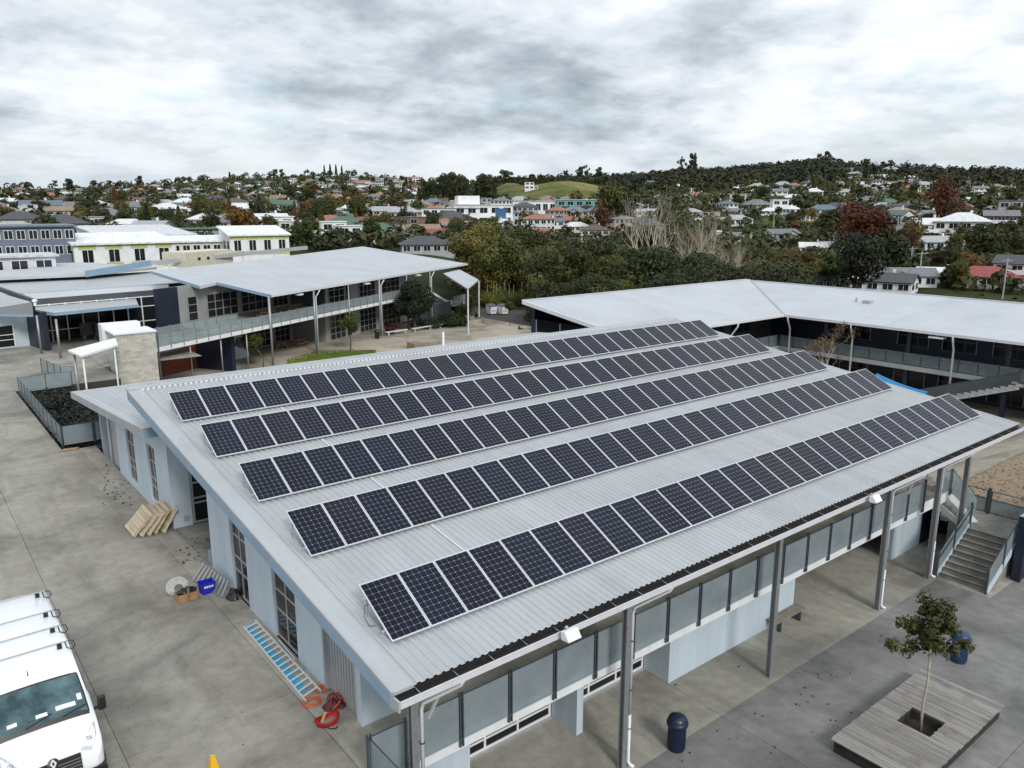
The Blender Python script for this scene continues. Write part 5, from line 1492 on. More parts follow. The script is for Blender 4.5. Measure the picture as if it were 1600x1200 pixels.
# ================================================================== TERRAIN
def lerp_tab(x, tab):
    if x <= tab[0][0]: return tab[0][1]
    for (a, va), (b, vb) in zip(tab[:-1], tab[1:]):
        if x <= b:
            f = (x-a)/(b-a); f = f*f*(3-2*f) if False else f
            return va+(vb-va)*f
    return tab[-1][1]
SKYL = [(-900, 303), (0, 302), (60, 299), (110, 298), (200, 296), (260, 293), (330, 286), (430, 283), (500, 279), (560, 279), (640, 284), (700, 290), (760, 291), (820, 289), (900, 288), (1000, 286), (1080, 281), (1160, 278), (1230, 273), (1290, 269), (1340, 276), (1400, 278), (1480, 285), (1540, 286), (1600, 287), (2500, 292)]
def smooth(a, b, x):
    t = min(1, max(0, (x-a)/(b-a))); return t*t*(3-2*t)
def TH(x, y, nz=True):
    r = hypot(x, y); rel = atan2(x, y)-YAW
    while rel > pi: rel -= 2*pi
    while rel < -pi: rel += 2*pi
    rel = max(-1.2, min(1.2, rel))
    u = 800+FPX*tan(rel)/cos(PIT)
    ys = lerp_tab(u, SKYL); s = smooth(640, 900, u)
    kk = 1.15+.25*(1-s)
    R9, R6 = 300+600*kk, 300+350*kk
    ridge = HC+(322-ys)/FPX*R9*1.04; z650 = HC+(322-(ys+23))/FPX*R6*1.03
    if r > 300: r = 300+(r-300)/kk
    tl = [(0, -3.6), (128, -3.4), (160, -.5), (200, 1.0), (300, 4.0), (420, 11), (650, z650), (900, ridge), (1150, ridge-14), (2200, ridge-60), (6000, -60)]
    tr_ = [(0, -3.6), (97, -3.8), (125, -9), (200, -7.2), (300, -.5), (420, 9.0), (650, z650), (900, ridge), (1150, ridge-14), (2200, ridge-60), (6000, -60)]
    z = lerp_tab(r, tl)*(1-s)+lerp_tab(r, tr_)*s
    z += 15*exp(-((u-880)/95)**2-((r-600)/75)**2) + 9*exp(-((u-790)/30)**2-((r-640)/60)**2)
    if nz and r > 130:
        k = min(1, (r-130)/200)
        z += k*(2.2*mnoise.noise(Vector((x*.012, y*.012, 1)))+1.0*mnoise.noise(Vector((x*.04, y*.04, 5))))
    return z
def grass_amt(u, r, x, y):
    if r > 300: r = 300+(r-300)/(1.15+.25*(1-smooth(640, 900, u)))
    g = exp(-((u-890)/105)**4-((r-590)/85)**4)
    g = max(g, .9*exp(-((u-795)/28)**4-((r-640)/70)**2))
    g = max(g, .8*exp(-((u-140)/60)**4-((r-640)/60)**4))
    g = max(g, 1.0*exp(-((u-800)/70)**4-((r-124)/12)**4))
    g = max(g, .8*exp(-((u-1250)/60)**4-((r-380)/30)**4))
    g = max(g, .7*exp(-((u-1380)/60)**4-((r-640)/60)**4))
    return g
azs = []
a = -180.0
while a < 180:
    azs.append(a); a += .55 if -42 <= a < 42 else 4.0
rs_ = [6, 25, 50, 80, 95, 105, 115, 125, 135, 145, 160, 175, 190, 205, 225, 245, 265, 285, 305, 330, 355, 380, 410, 440, 470, 500, 525, 550, 575, 600, 625, 650, 680, 710, 740, 775, 810, 850, 890, 930, 980, 1030, 1080, 1130, 1180, 1250, 1350, 1500, 1800, 2500, 4000, 7000]
tv, tf, tg = [(0, 0, -3.6)], [], [0.0]
for r in rs_:
    for a in azs:
        t = radians(a)+YAW; x, y = r*sin(t), r*cos(t)
        tv.append((x, y, TH(x, y)))
        rel = max(-1.2, min(1.2, radians(a))); u = 800+FPX*tan(rel)/cos(PIT)
        tg.append(grass_amt(u, r, x, y))
na = len(azs)
for j in range(na): tf.append((0, 1+(j+1) % na, 1+j))
for i in range(len(rs_)-1):
    for j in range(na):
        p, q = 1+i*na+j, 1+i*na+(j+1) % na
        tf.append((p, q, q+na, p+na))
me = bpy.data.meshes.new('terrain'); me.from_pydata(tv, [], tf); me.update()
at_ = me.attributes.new('meadow', 'FLOAT', 'POINT'); at_.data.foreach_set('value', tg)
me.polygons.foreach_set('use_smooth', [True]*len(me.polygons))
t = NT('hillside')
n1, n2 = t.noise(.03, 6, .6), t.noise(.25, 5, .6)
bush = t.ramp(n1, [(.35, (.018, .026, .010)), (.5, (.032, .042, .015)), (.62, (.05, .06, .022)), (.75, (.10, .10, .05))])
mead = t.ramp(n1, [(.3, (.075, .09, .02)), (.48, (.13, .135, .038)), (.58, (.19, .165, .065)), (.72, (.25, .20, .10))])
an = t.node('ShaderNodeAttribute'); an.attribute_name = 'meadow'
c = t.mix(an.outputs['Fac'], bush, mead)
c = t.mix(1.0, c, t.ramp(n2, [(.3, g3(.7)), (.7, g3(1.25))]), 'MULTIPLY')
t.set('Base Color', c).set('Roughness', .95).set('Specular IOR Level', .1)
me.materials.append(t.m)
o = link('terrain', me); o['kind'] = 'structure'

def hit(px, py, rmin=100):
    d = ray(px, py); h = hypot(d.x, d.y); r = rmin
    while r < 1700:
        x, y = d.x/h*r, d.y/h*r
        z = HC+d.z/h*r; g = TH(x, y)
        if z <= g: return Vector((x, y, g))
        r += 3 if r < 400 else 6
    return None

# ================================================================== TREES
def rootobj(name):
    o = bpy.data.objects.new(name, None); COL.objects.link(o); return o
def tree_proto(kind, seed, detail):
    r = random.Random(seed); H = 10.0
    if kind == 'broadleaf_tree':
        blobs = blobs_round(r, 3.6, 6.5, 15, 2.6, .34, .52)
        n, s = {2: (4200, .20), 1: (1500, .36), 0: (420, .70)}[detail]
        cm = crown_mesh('crown', blobs, n, s, seed)
        tm = MB(); tm.tube([(0, 0, -1), (.1, 0, 1.5), (.05, .1, 3.5), (0, 0, 6)], [.32, .26, .2, .1], 7)
        for k in range(4):
            a = k*1.6+r.random(); tm.tube([(0, 0, 2.6+.3*k), (1.3*cos(a), 1.3*sin(a), 4.3+.3*k), (2.2*cos(a), 2.2*sin(a), 5.6+.3*k)], [.14, .1, .04], 5)
    elif kind == 'conifer_tree':
        m = MB(); n, s = {2: (3000, .3), 1: (1300, .45), 0: (420, .8)}[detail]
        lv = 9
        for k in range(n):
            f = r.random()**.75; z = 1.6+f*8.6; lay = (f*lv) % 1
            R = (1-f)**.8*2.5*(.55+.45*(1-lay))+.12
            a = r.random()*6.283; rr = R*(.35+.65*sqrt(r.random())); dr = -.5*rr/2.5
            leaf_quad(m, Vector((rr*cos(a), rr*sin(a), z+dr+.15*r.gauss(0, 1))), Vector((cos(a)*.7, sin(a)*.7, .8+r.gauss(0, .3))), s*(.6+.7*r.random()), r, .45)
        cm = m.mesh('crown', mLEAF); tm = MB(); tm.tube([(0, 0, -1), (0, 0, 4), (0, 0, 9.6)], [.28, .2, .04], 7)
    elif kind == 'pine_tree':     # open tall macrocarpa / radiata with flat clumps
        blobs = [(Vector((r.gauss(0, 1.5), r.gauss(0, 1.5), 3.5+6*r.random())), r.uniform(.8, 1.5), .6) for k in range(13)]+[(Vector((0, 0, 9.3)), 1.0, .8)]
        n, s = {2: (3000, .25), 1: (1300, .38), 0: (420, .7)}[detail]
        cm = crown_mesh('crown', blobs, n, s, seed, asp=.5); tm = MB(); tm.tube([(0, 0, -1), (.1, 0, 4), (0, 0, 9)], [.3, .22, .06], 7)
        for b in blobs[:8]: tm.tube([(0, 0, b[0].z-1.2), tuple(b[0])], [.1, .04], 4)
    elif kind == 'palm_tree':
        m = MB()
        for k in range(26):
            a = k*2.4; el = .9-1.5*(k/26); L = 2.6; prev = Vector((0, 0, 7.6)); d = Vector((cos(a)*cos(el), sin(a)*cos(el), sin(el)))
            side = Vector((-sin(a), cos(a), 0))
            for j in range(5):
                d = (d+Vector((0, 0, -.22))).normalized(); nx = prev+d*L/5; w = .34*(1-j/6)
                m.face(prev, prev+side*w+Vector((0, 0, -.22)), nx+side*w*.85+Vector((0, 0, -.22)), nx); m.face(nx, nx-side*w*.85+Vector((0, 0, -.22)), prev-side*w+Vector((0, 0, -.22)), prev); prev = nx
        cm = m.mesh('crown', mLEAF); tm = MB(); tm.tube([(0, 0, -1), (.15, 0, 3), (0, 0, 7.6)], [.26, .2, .2], 8)
    elif kind == 'bare_tree':
        m = MB(); tm = MB()
        tm.tube([(0, 0, -1), (.05, 0, 1.5), (0, .05, 3.2), (.04, .0, 4.6)], [.24, .2, .16, .1], 8, False)
        for k in range(6):
            a = k*1.13+r.random()*.5; branch(m, (.02, .03, 2.6+.36*k), Vector((cos(a)*.62, sin(a)*.62, 1)).normalized(), 2.0-.1*k, .12-.008*k, 5, r, .42, .16, 4, None, .72)
        cm = m.mesh('crown', mTRUNKL)
        o = rootobj(kind); link('trunk', tm.mesh('trunk', mTRUNKL), o); link('crown', cm, o); return o
    o = rootobj(kind); link('trunk', tm.mesh('trunk', mTRUNK), o, False); link('crown', cm, o, False)
    return o
PROTO = {}
def get_proto(kind, det, v):
    k = (kind, det, v)
    if k not in PROTO:
        p = tree_proto(kind, 100+v*13+det*7+hash_(kind), det); PROTO[k] = [p, False]
    return PROTO[k]
def hash_(s): return sum(ord(c)*(i+3) for i, c in enumerate(s)) % 997
TREES = []            # (px, root, description)
TRN = random.Random(77)
def put_tree(kind, loc, height, col, desc, det=None, width=1.0, alias=None):
    u, v, w = PX(loc)
    size = height*FPX/w
    if det is None: det = 2 if size > 95 else (1 if size > 28 else 0)
    var = TRN.randrange({2: 3, 1: 4, 0: 4}[det] if kind not in ('palm_tree', 'bare_tree') else 2)
    if kind in ('palm_tree', 'bare_tree'): det = 1
    p = get_proto(kind, det, var); s = height/10.0
    j = TRN.uniform(.8, 1.25); cc_ = tuple(c*j*TRN.uniform(.92, 1.08) for c in col)+(1,)
    sc = (s*width*TRN.uniform(.9, 1.1), s*width*TRN.uniform(.9, 1.1), s)
    rot = TRN.random()*6.283
    if not p[1]:
        p[1] = True; o = p[0]; o.location = loc; o.rotation_euler = (0, 0, rot); o.scale = sc; kids = list(o.children)
    else:
        out = copy_tree(p[0], loc, rot, sc); o, kids = out[0], out[1:]
    for k in kids: k.color = cc_ if k.name.startswith('crown') else (.1, .08, .06, 1)
    o['category'] = 'tree'
    if kind == 'broadleaf_tree': o.name = 'evergreen_tree' if 'gully' in desc else 'garden_tree' if 'garden' in desc or 'between the houses' in desc else 'broadleaf_tree'
    TREES.append((u, o, desc, size))
    return o
DG, MG, OG, BR, RB = (.033, .044, .015), (.060, .075, .021), (.095, .092, .026), (.115, .070, .026), (.085, .036, .018)
# ---- courtyard trees
p = AZ(639, 515, LOW)
def bush(px, py, z, h, w, col, lab, n=1400, size=.16, seed=1, nm='shrub'):
    p = AZ(px, py, z) if z is not None else hit(px, py)
    r = random.Random(seed); R = w/2
    bl = [(p+Vector((r.gauss(0, R*.45), r.gauss(0, R*.45), h*.45+r.uniform(-.2, .25)*h)), R*r.uniform(.4, .62), min(1, .9*h/w+.15)) for k in range(9)]
    t = thing(nm, lab, 'shrub', p); o = link('foliage', crown_mesh('foliage', bl, n, size, seed), t); o.matrix_parent_inverse = Matrix.Translation(-p); o.color = tuple(col)+(1,)
    MB().tube([p, p+Vector((0, 0, h*.5))], .06, 6).build('stem', mTRUNK, t); return t
def near_tree(px, py, z, h, w, cb, col, desc, seed, n=5000, size=.2, trunk=.16, lean=(0, 0)):
    p = AZ(px, py, z); r = random.Random(seed); t = thing('courtyard_tree', desc, 'tree', p)
    bl = []
    for k in range(22):
        d = Vector((r.gauss(0, 1), r.gauss(0, 1), r.gauss(0, 1))).normalized()*(r.random()**.4)
        bl.append((p+Vector((d.x*w*.34+lean[0], d.y*w*.34+lean[1], cb+(h-cb)*(.5+.36*d.z))), w*r.uniform(.16, .25), .9))
    m = MB(); m.tube([p, p+Vector((.05, .03, cb*.6)), p+Vector((lean[0]*.6, lean[1]*.6, cb+.3*(h-cb))), p+Vector((lean[0], lean[1], cb+.7*(h-cb)))], [trunk, trunk*.85, trunk*.6, trunk*.2], 8)
    for b in bl[::2]: m.tube([p+Vector((lean[0]*.4, lean[1]*.4, cb)), b[0]], [trunk*.35, trunk*.12], 5)
    m.build('trunk', mTRUNK, t, True)
    o = link('crown', crown_mesh('crown', bl, n, size, seed), t); o.matrix_parent_inverse = Matrix.Translation(-p); o.color = tuple(col)+(1,)
near_tree(648, 516, LOW, 6.6, 6.0, 1.5, (.018, .028, .010), 'big round dark green tree in front of the balcony block', 3, 9000, .17, .2)
near_tree(639, 515.5, LOW, 4.6, 3.2, 1.6, (.02, .03, .011), 'dark green tree with a bare trunk left of the big round tree', 4, 3000, .16, .13)
near_tree(548, 548, LOW, 4.4, 2.2, 1.7, (.055, .085, .022), 'slender light green tree standing on the lawn strip tip', 5, 2400, .12, .07)
near_tree(412, 574, LOW, 3.7, 2.9, 1.5, (.055, .075, .02), 'small spreading tree left of the first balcony column', 6, 2200, .12, .06, (-.9, .6))
near_tree(797, 509, LOW, 3.6, 1.9, 1.9, (.05, .075, .02), 'small slim tree near the waste skips', 7, 1200, .12, .06)
bush(708, 510, LOW, 1.9, 4.2, (.03, .045, .015), 'dense green shrub beside the right garden bench', 2600, .16, 8)
bush(614, 521, LOW, 1.6, 1.9, (.07, .03, .02), 'reddish shrub at the foot of the fourth balcony column', 800, .13, 9)
bush(672, 511, LOW, 1.2, 3.8, (.035, .045, .018), 'low mixed shrub behind the middle garden bench', 1600, .14, 10)
bush(716, 492, LOW, 2.0, 3.0, (.026, .04, .014), 'rounded shrub beside the end stair', 1500, .16, 12)
def grass_tree(px, py, lab, s=1.0):
    p = AZ(px, py, LOW); t = thing('cabbage_tree', lab, 'tree', p); m = MB(); r = random.Random(int(px))
    MB().tube([p, p+Vector((.05, 0, 1.6*s))], .1*s, 7).build('trunk', mTRUNK, t, True)
    c = p+Vector((.05, 0, 1.7*s))
    for k in range(150):
        d = Vector((r.gauss(0, 1), r.gauss(0, 1), r.gauss(.35, .8))).normalized(); sd_ = d.cross(Vector((0, 0, 1))).normalized()*.045*s; q = c
        for j in range(3):
            n_ = q+d*.42*s; m.face(q-sd_, q+sd_, n_+sd_*(.8-.35*j), n_-sd_*(.8-.35*j)); q = n_; d = (d+Vector((0, 0, -.28))).normalized()
    o = m.build('leaves', mLEAF, t); o.color = (.05, .068, .022, 1)
grass_tree(733, 505, 'spiky cabbage tree in the planter by the end stair', 1.25)
grass_tree(722, 503, 'smaller spiky cabbage tree in the planter by the end stair', 1.0)
pl = thing('planter', 'pale round edged planter by the end stair', 'planter', AZ(725, 505, LOW)); c = AZ(727, 503, LOW)
MB().lathe([(2.6, 0), (2.6, .5), (2.3, .5), (2.2, .35)], c, 20).build('wall', mPATH, pl)
# bare brown tree in front of the dark block
p = Vector((60.4, 33.8, LOW)); r = random.Random(9); bt = thing('bare_courtyard_tree', 'thin brown tree with sparse dead leaves before the dark block', 'tree', p); m = MB(); tips = []
m.tube([p, p+Vector((0, 0, 1.6)), p+Vector((.1, .1, 3))], [.09, .07, .055], 6, False)
for k in range(7):
    a = k*1.1; branch(m, p+Vector((.05, .05, 1.1+.35*k)), Vector((cos(a)*.55, sin(a)*.55, 1)).normalized(), 1.35, .035, 3, r, .42, .12, 5, tips)
m.build('trunk', mTRUNKL, bt, True); lm = MB()
for q in tips:
    if q.z > LOW+3.6 or r.random() < .35:
        for k in range(9): leaf_quad(lm, q+Vector((r.gauss(0, .16), r.gauss(0, .16), r.gauss(0, .16))), Vector((r.gauss(0, 1), r.gauss(0, 1), 1)), .085, r)
o = lm.build('leaves', mLEAF, bt); o.color = (.16, .095, .045, 1)
bush(1330, 590, LOW, 1.6, 3.0, (.09, .06, .03), 'dry brown shrub beside the bare courtyard tree', 900, .12, 14)
# ================================================================== HOUSES
mWALLO = pm('house_wall', None, .75, var=.1, scale=.8, objcol=True)
mROOFO = pm('house_roof', None, .6, var=.22, scale=1.4, objcol=True, bump=.2, bscale=6)
mHWIN = pm('house_window', (.022, .026, .032), .12, var=.3, scale=.5)
def hip_roof(m, x0, y0, x1, y1, z, pitch, ov=.5):
    x0, y0, x1, y1 = x0-ov, y0-ov, x1+ov, y1+ov; w, d = x1-x0, y1-y0
    h = min(w, d)/2*pitch; i = len(m.v)
    if w >= d: r0, r1 = (x0+d/2, (y0+y1)/2, z+h), (x1-d/2, (y0+y1)/2, z+h)
    else: r0, r1 = ((x0+x1)/2, y0+w/2, z+h), ((x0+x1)/2, y1-w/2, z+h)
    b = [(x0, y0, z-.1), (x1, y0, z-.1), (x1, y1, z-.1), (x0, y1, z-.1)]; e = [(p[0], p[1], z-.3) for p in b]
    m.v += b+e+[r0, r1]
    if w >= d: m.f += [(i, i+1, i+9, i+8), (i+1, i+2, i+9), (i+2, i+3, i+8, i+9), (i+3, i, i+8)]
    else: m.f += [(i, i+1, i+8), (i+1, i+2, i+9, i+8), (i+2, i+3, i+9), (i+3, i, i+8, i+9)]
    m.f += [(i+4+k, i+4+(k+1) % 4, i+(k+1) % 4, i+k) for k in range(4)]+[(i+7, i+6, i+5, i+4)]
def gable_roof(m, x0, y0, x1, y1, z, pitch, ov=.5, axis='x'):
    if axis == 'x':
        h = (y1-y0)/2*pitch; yc = (y0+y1)/2
        for s, ye in ((-1, y0), (1, y1)):
            yo = ye+s*ov; zo = z-ov*pitch
            m.obox(((x0+x1)/2, (yc+yo)/2, (z+h+zo)/2+.06), ((x1-x0)/2+ov, 0, 0), (0, (yo-yc)/2, (zo-z-h)/2), Vector((0, pitch*s, 1)).normalized()*.09)
    else:
        h = (x1-x0)/2*pitch; xc = (x0+x1)/2
        for s, xe in ((-1, x0), (1, x1)):
            xo = xe+s*ov; zo = z-ov*pitch
            m.obox(((xc+xo)/2, (y0+y1)/2, (z+h+zo)/2+.06), ((xo-xc)/2, 0, (zo-z-h)/2), (0, (y1-y0)/2+ov, 0), Vector((pitch*s, 0, 1)).normalized()*.09)
def gable_wall(m, x0, y0, x1, y1, z, pitch, axis='x'):
    m.box(x0, y0, -4, x1, y1, z)
    if axis == 'x':
        h = (y1-y0)/2*pitch; m.prismx([(y0, z+.001), (y1, z+.001), ((y0+y1)/2, z+h)], x0, x1)
    else:
        h = (x1-x0)/2*pitch; i = len(m.v); xc = (x0+x1)/2
        m.v += [(x0, y0, z), (x1, y0, z), (xc, y0, z+h), (x0, y1, z), (x1, y1, z), (xc, y1, z+h)]; m.f += [(i, i+1, i+2), (i+5, i+4, i+3), (i, i+2, i+5, i+3), (i+1, i+4, i+5, i+2)]
HP = {}
def wins(parent, x0, x1, y, z0, z1, n, s=-1, door=False, mg=.18):
    w = (x1-x0)/n
    for k in range(n):
        a, b = x0+k*w+w*mg, x0+(k+1)*w-w*mg
        nm = 'door' if door and k == n//2 else 'window'
        za = .1 if nm == 'door' else z0
        o = link(nm, MB().box(a, min(y, y+s*.05), za, b, max(y, y+s*.05), z1).mesh(nm, mHWIN), parent, False)
        fr = MB()
        for (p, q, r_, t_) in ((a-.08, za-.08, b+.08, za), (a-.08, z1, b+.08, z1+.08), (a-.08, za, a, z1), (b, za, b+.08, z1), ((a+b)/2-.04, za, (a+b)/2+.04, z1)):
            fr.box(p, min(y, y+s*.09), q, r_, max(y, y+s*.09), t_)
        link('frame', fr.mesh('frame', mWHITE), o, False)
def winsx(parent, y0, y1, x, z0, z1, n, s=1):
    w = (y1-y0)/n
    for k in range(n):
        a, b = y0+k*w+w*.22, y0+(k+1)*w-w*.22
        link('window', MB().box(min(x, x+s*.05), a, z0, max(x, x+s*.05), b, z1).mesh('window', mHWIN), parent, False)
def house_proto(k):
    o = rootobj({3: 'two_storey_house', 4: 'two_storey_house', 5: 'flat_roofed_house', 6: 'flat_roofed_house'}.get(k, 'bungalow')); w, r = MB(), MB()
    if k == 0:
        w.box(-7, -4.5, -4, 7, 4.5, 2.7); hip_roof(r, -7, -4.5, 7, 4.5, 2.75, .42)
        wl_ = [(-7, 7, -4.5, .9, 2.2, 5, -1)]; ws_ = [(-4.5, 4.5, 7, .9, 2.2, 2, 1), (-4.5, 4.5, -7, .9, 2.2, 2, -1)]
    elif k == 1:
        gable_wall(w, -6.5, -4, 6.5, 4, 2.7, .40); gable_roof(r, -6.5, -4, 6.5, 4, 2.7, .40)
        wl_ = [(-6.5, 6.5, -4, .9, 2.2, 4, -1)]; ws_ = [(-4, 4, 6.5, .9, 2.2, 2, 1), (-4, 4, -6.5, .9, 2.2, 2, -1)]
    elif k == 2:
        gable_wall(w, -7, -1, 7, 6, 2.7, .45); gable_wall(w, -6, -7, 0, 3, 2.69, .45, 'y'); gable_roof(r, -7, -1, 7, 6, 2.7, .45); gable_roof(r, -6, -7, 0, 2.4, 2.72, .45, .5, 'y')
        wl_ = [(-6, 0, -7, .8, 2.2, 2, -1), (1, 7, -1, .8, 2.2, 2, -1)]; ws_ = [(-1, 6, 7, .9, 2.2, 2, 1), (-7, 2, -6, .9, 2.2, 2, -1)]
    elif k == 3:
        gable_wall(w, -5, -4, 5, 4, 5.3, .42); gable_roof(r, -5, -4, 5, 4, 5.3, .42)
        wl_ = [(-5, 5, -4, .8, 2.1, 3, -1), (-5, 5, -4, 3.5, 4.8, 3, -1)]; ws_ = [(-4, 4, 5, 3.5, 4.8, 2, 1), (-4, 4, -5, 3.5, 4.8, 2, -1), (-4, 4, 5, .8, 2.1, 2, 1), (-4, 4, -5, .8, 2.1, 2, -1)]
        link('balcony', MB().box(-4.5, -5.6, 2.75, 4.5, -4.0, 2.95).box(-4.5, -5.6, 2.95, 4.5, -5.5, 3.9).mesh('balcony', mWHITE), o, False)
    elif k == 4:
        w.box(-6, -4.5, -4, 6, 4.5, 5.4); hip_roof(r, -6, -4.5, 6, 4.5, 5.45, .42)
        wl_ = [(-6, 6, -4.5, .8, 2.1, 4, -1), (-6, 6, -4.5, 3.5, 4.8, 4, -1)]; ws_ = [(-4.5, 4.5, 6, 3.5, 4.8, 2, 1), (-4.5, 4.5, -6, 3.5, 4.8, 2, -1), (-4.5, 4.5, 6, .8, 2.1, 2, 1), (-4.5, 4.5, -6, .8, 2.1, 2, -1)]
    elif k == 5:
        w.box(-5.5, -4, -4, 5.5, 4, 3.0); w.box(-5.4, -3.9, 3.0, 2, 4, 5.9); r.box(-5.7, -4.2, 5.9, 2.3, 4.3, 6.15); r.box(2.01, -4.2, 3.001, 5.7, 4.2, 3.2)
        wl_ = [(-5.5, 5.5, -4, .8, 2.3, 3, -1), (-5.4, 2, -3.9, 3.8, 5.3, 2, -1)]; ws_ = [(-4, 4, 5.5, .8, 2.3, 2, 1), (-4, 4, -5.5, .8, 2.3, 2, -1)]
    elif k == 6:
        w.box(-13, -5, -4, 13, 5, 5.8); r.box(-13.5, -5.6, 5.8, 13.5, 5.5, 6.1)
        wl_ = [(-13, 13, -5, .7, 2.3, 8, -1), (-13, 13, -5, 3.5, 5.0, 8, -1)]; ws_ = [(-5, 5, 13, 3.5, 5, 2, 1), (-5, 5, -13, 3.5, 5, 2, -1)]
    else:
        w.box(-8, -5.5, -4, 8, 5.5, 2.8); hip_roof(r, -8, -5.5, 8, 5.5, 2.85, .5, .6); w.box(3, -7.5, -4, 7.6, -5.4, 2.79); hip_roof(r, 3, -7.5, 7.6, -2, 2.84, .5, .5)
        wl_ = [(-8, 2.5, -5.5, .8, 2.2, 4, -1), (3, 7.6, -7.5, .3, 2.2, 1, -1)]; ws_ = [(-5.5, 5.5, 8, .8, 2.2, 2, 1), (-5.5, 5.5, -8, .8, 2.2, 2, -1)]
    link('wall', w.mesh('wall', mWALLO), o, False); ro = link('roof', r.mesh('roof', mROOFO), o, False)
    if k in (1, 3, 4, 7): link('chimney', MB().box(1.5, .2, 3 if k in (1, 7) else 6, 2.1, .8, 5.2 if k in (1, 7) else 8.1).mesh('chimney', mWALLO), ro, False)
    for a in wl_: wins(o, *a)
    for a in ws_: winsx(o, *a)
    return o
HOUSES = []; HPOS = []
HR = random.Random(5)
def put_house(k, loc, rot, wall, roof, scale=1.0, desc=None, full=None):
    u, v, w = PX(loc); size = 12*FPX/w
    if k not in HP: HP[k] = [house_proto(k), False]
    p, used = HP[k]
    full = size > 24 if full is None else full
    # rotation is about the vertical; local -Y front turned to face the viewer
    if not used and full:
        HP[k][1] = True; o = p; o.location = loc; o.rotation_euler = (0, 0, rot); o.scale = (scale,)*3; tree = [o]+list(o.children)
        for c in o.children: tree += list(c.children)
    else:
        o = p.copy(); COL.objects.link(o); o.location = loc; o.rotation_euler = (0, 0, rot); o.scale = (scale,)*3; tree = [o]
        for ch in p.children:
            st = ch.name.split('.')[0]
            if not full and st not in ('wall', 'roof'): 
                if not (st == 'window' and size > 14): continue
            d = ch.copy(); COL.objects.link(d); d.parent = o; tree.append(d)
            if full or st == 'roof':
                for g in ch.children: e = g.copy(); COL.objects.link(e); e.parent = d; tree.append(e)
    for c in tree:
        s = c.name.split('.')[0]
        if s in ('wall', 'chimney', 'balcony'): c.color = tuple(wall)+(1,)
        elif s == 'roof': c.color = tuple(roof)+(1,)
    o['category'] = 'house'
    HOUSES.append((u, v, w, o, desc)); HPOS.append(Vector((loc[0], loc[1]))); return o
WCOL = {'white': (.74, .74, .73), 'cream': (.60, .55, .45), 'grey': (.36, .37, .37), 'brick': (.24, .14, .095), 'beige': (.42, .36, .28), 'pale blue': (.48, .55, .60), 'dark red': (.11, .03, .03), 'dark grey': (.12, .12, .13)}
RCOL = {'dark grey': (.06, .063, .07), 'grey': (.17, .175, .185), 'brown': (.095, .07, .055), 'terracotta': (.30, .13, .08), 'red': (.26, .055, .045), 'green': (.07, .13, .095), 'white': (.66, .67, .68), 'blue grey': (.12, .15, .19), 'pale grey': (.36, .37, .38), 'tan': (.26, .19, .14)}
def face_rot(loc, off): 
    return -atan2(loc.x, loc.y)+off        # local -Y points back to the viewer when off = 0
def manual(px, py, k, wall, roof, off=0.0, scale=1.0):
    p = hit(px, py)
    if p is None: return
    put_house(k, p, face_rot(p, off), WCOL[wall], RCOL[roof], scale, (wall, roof))
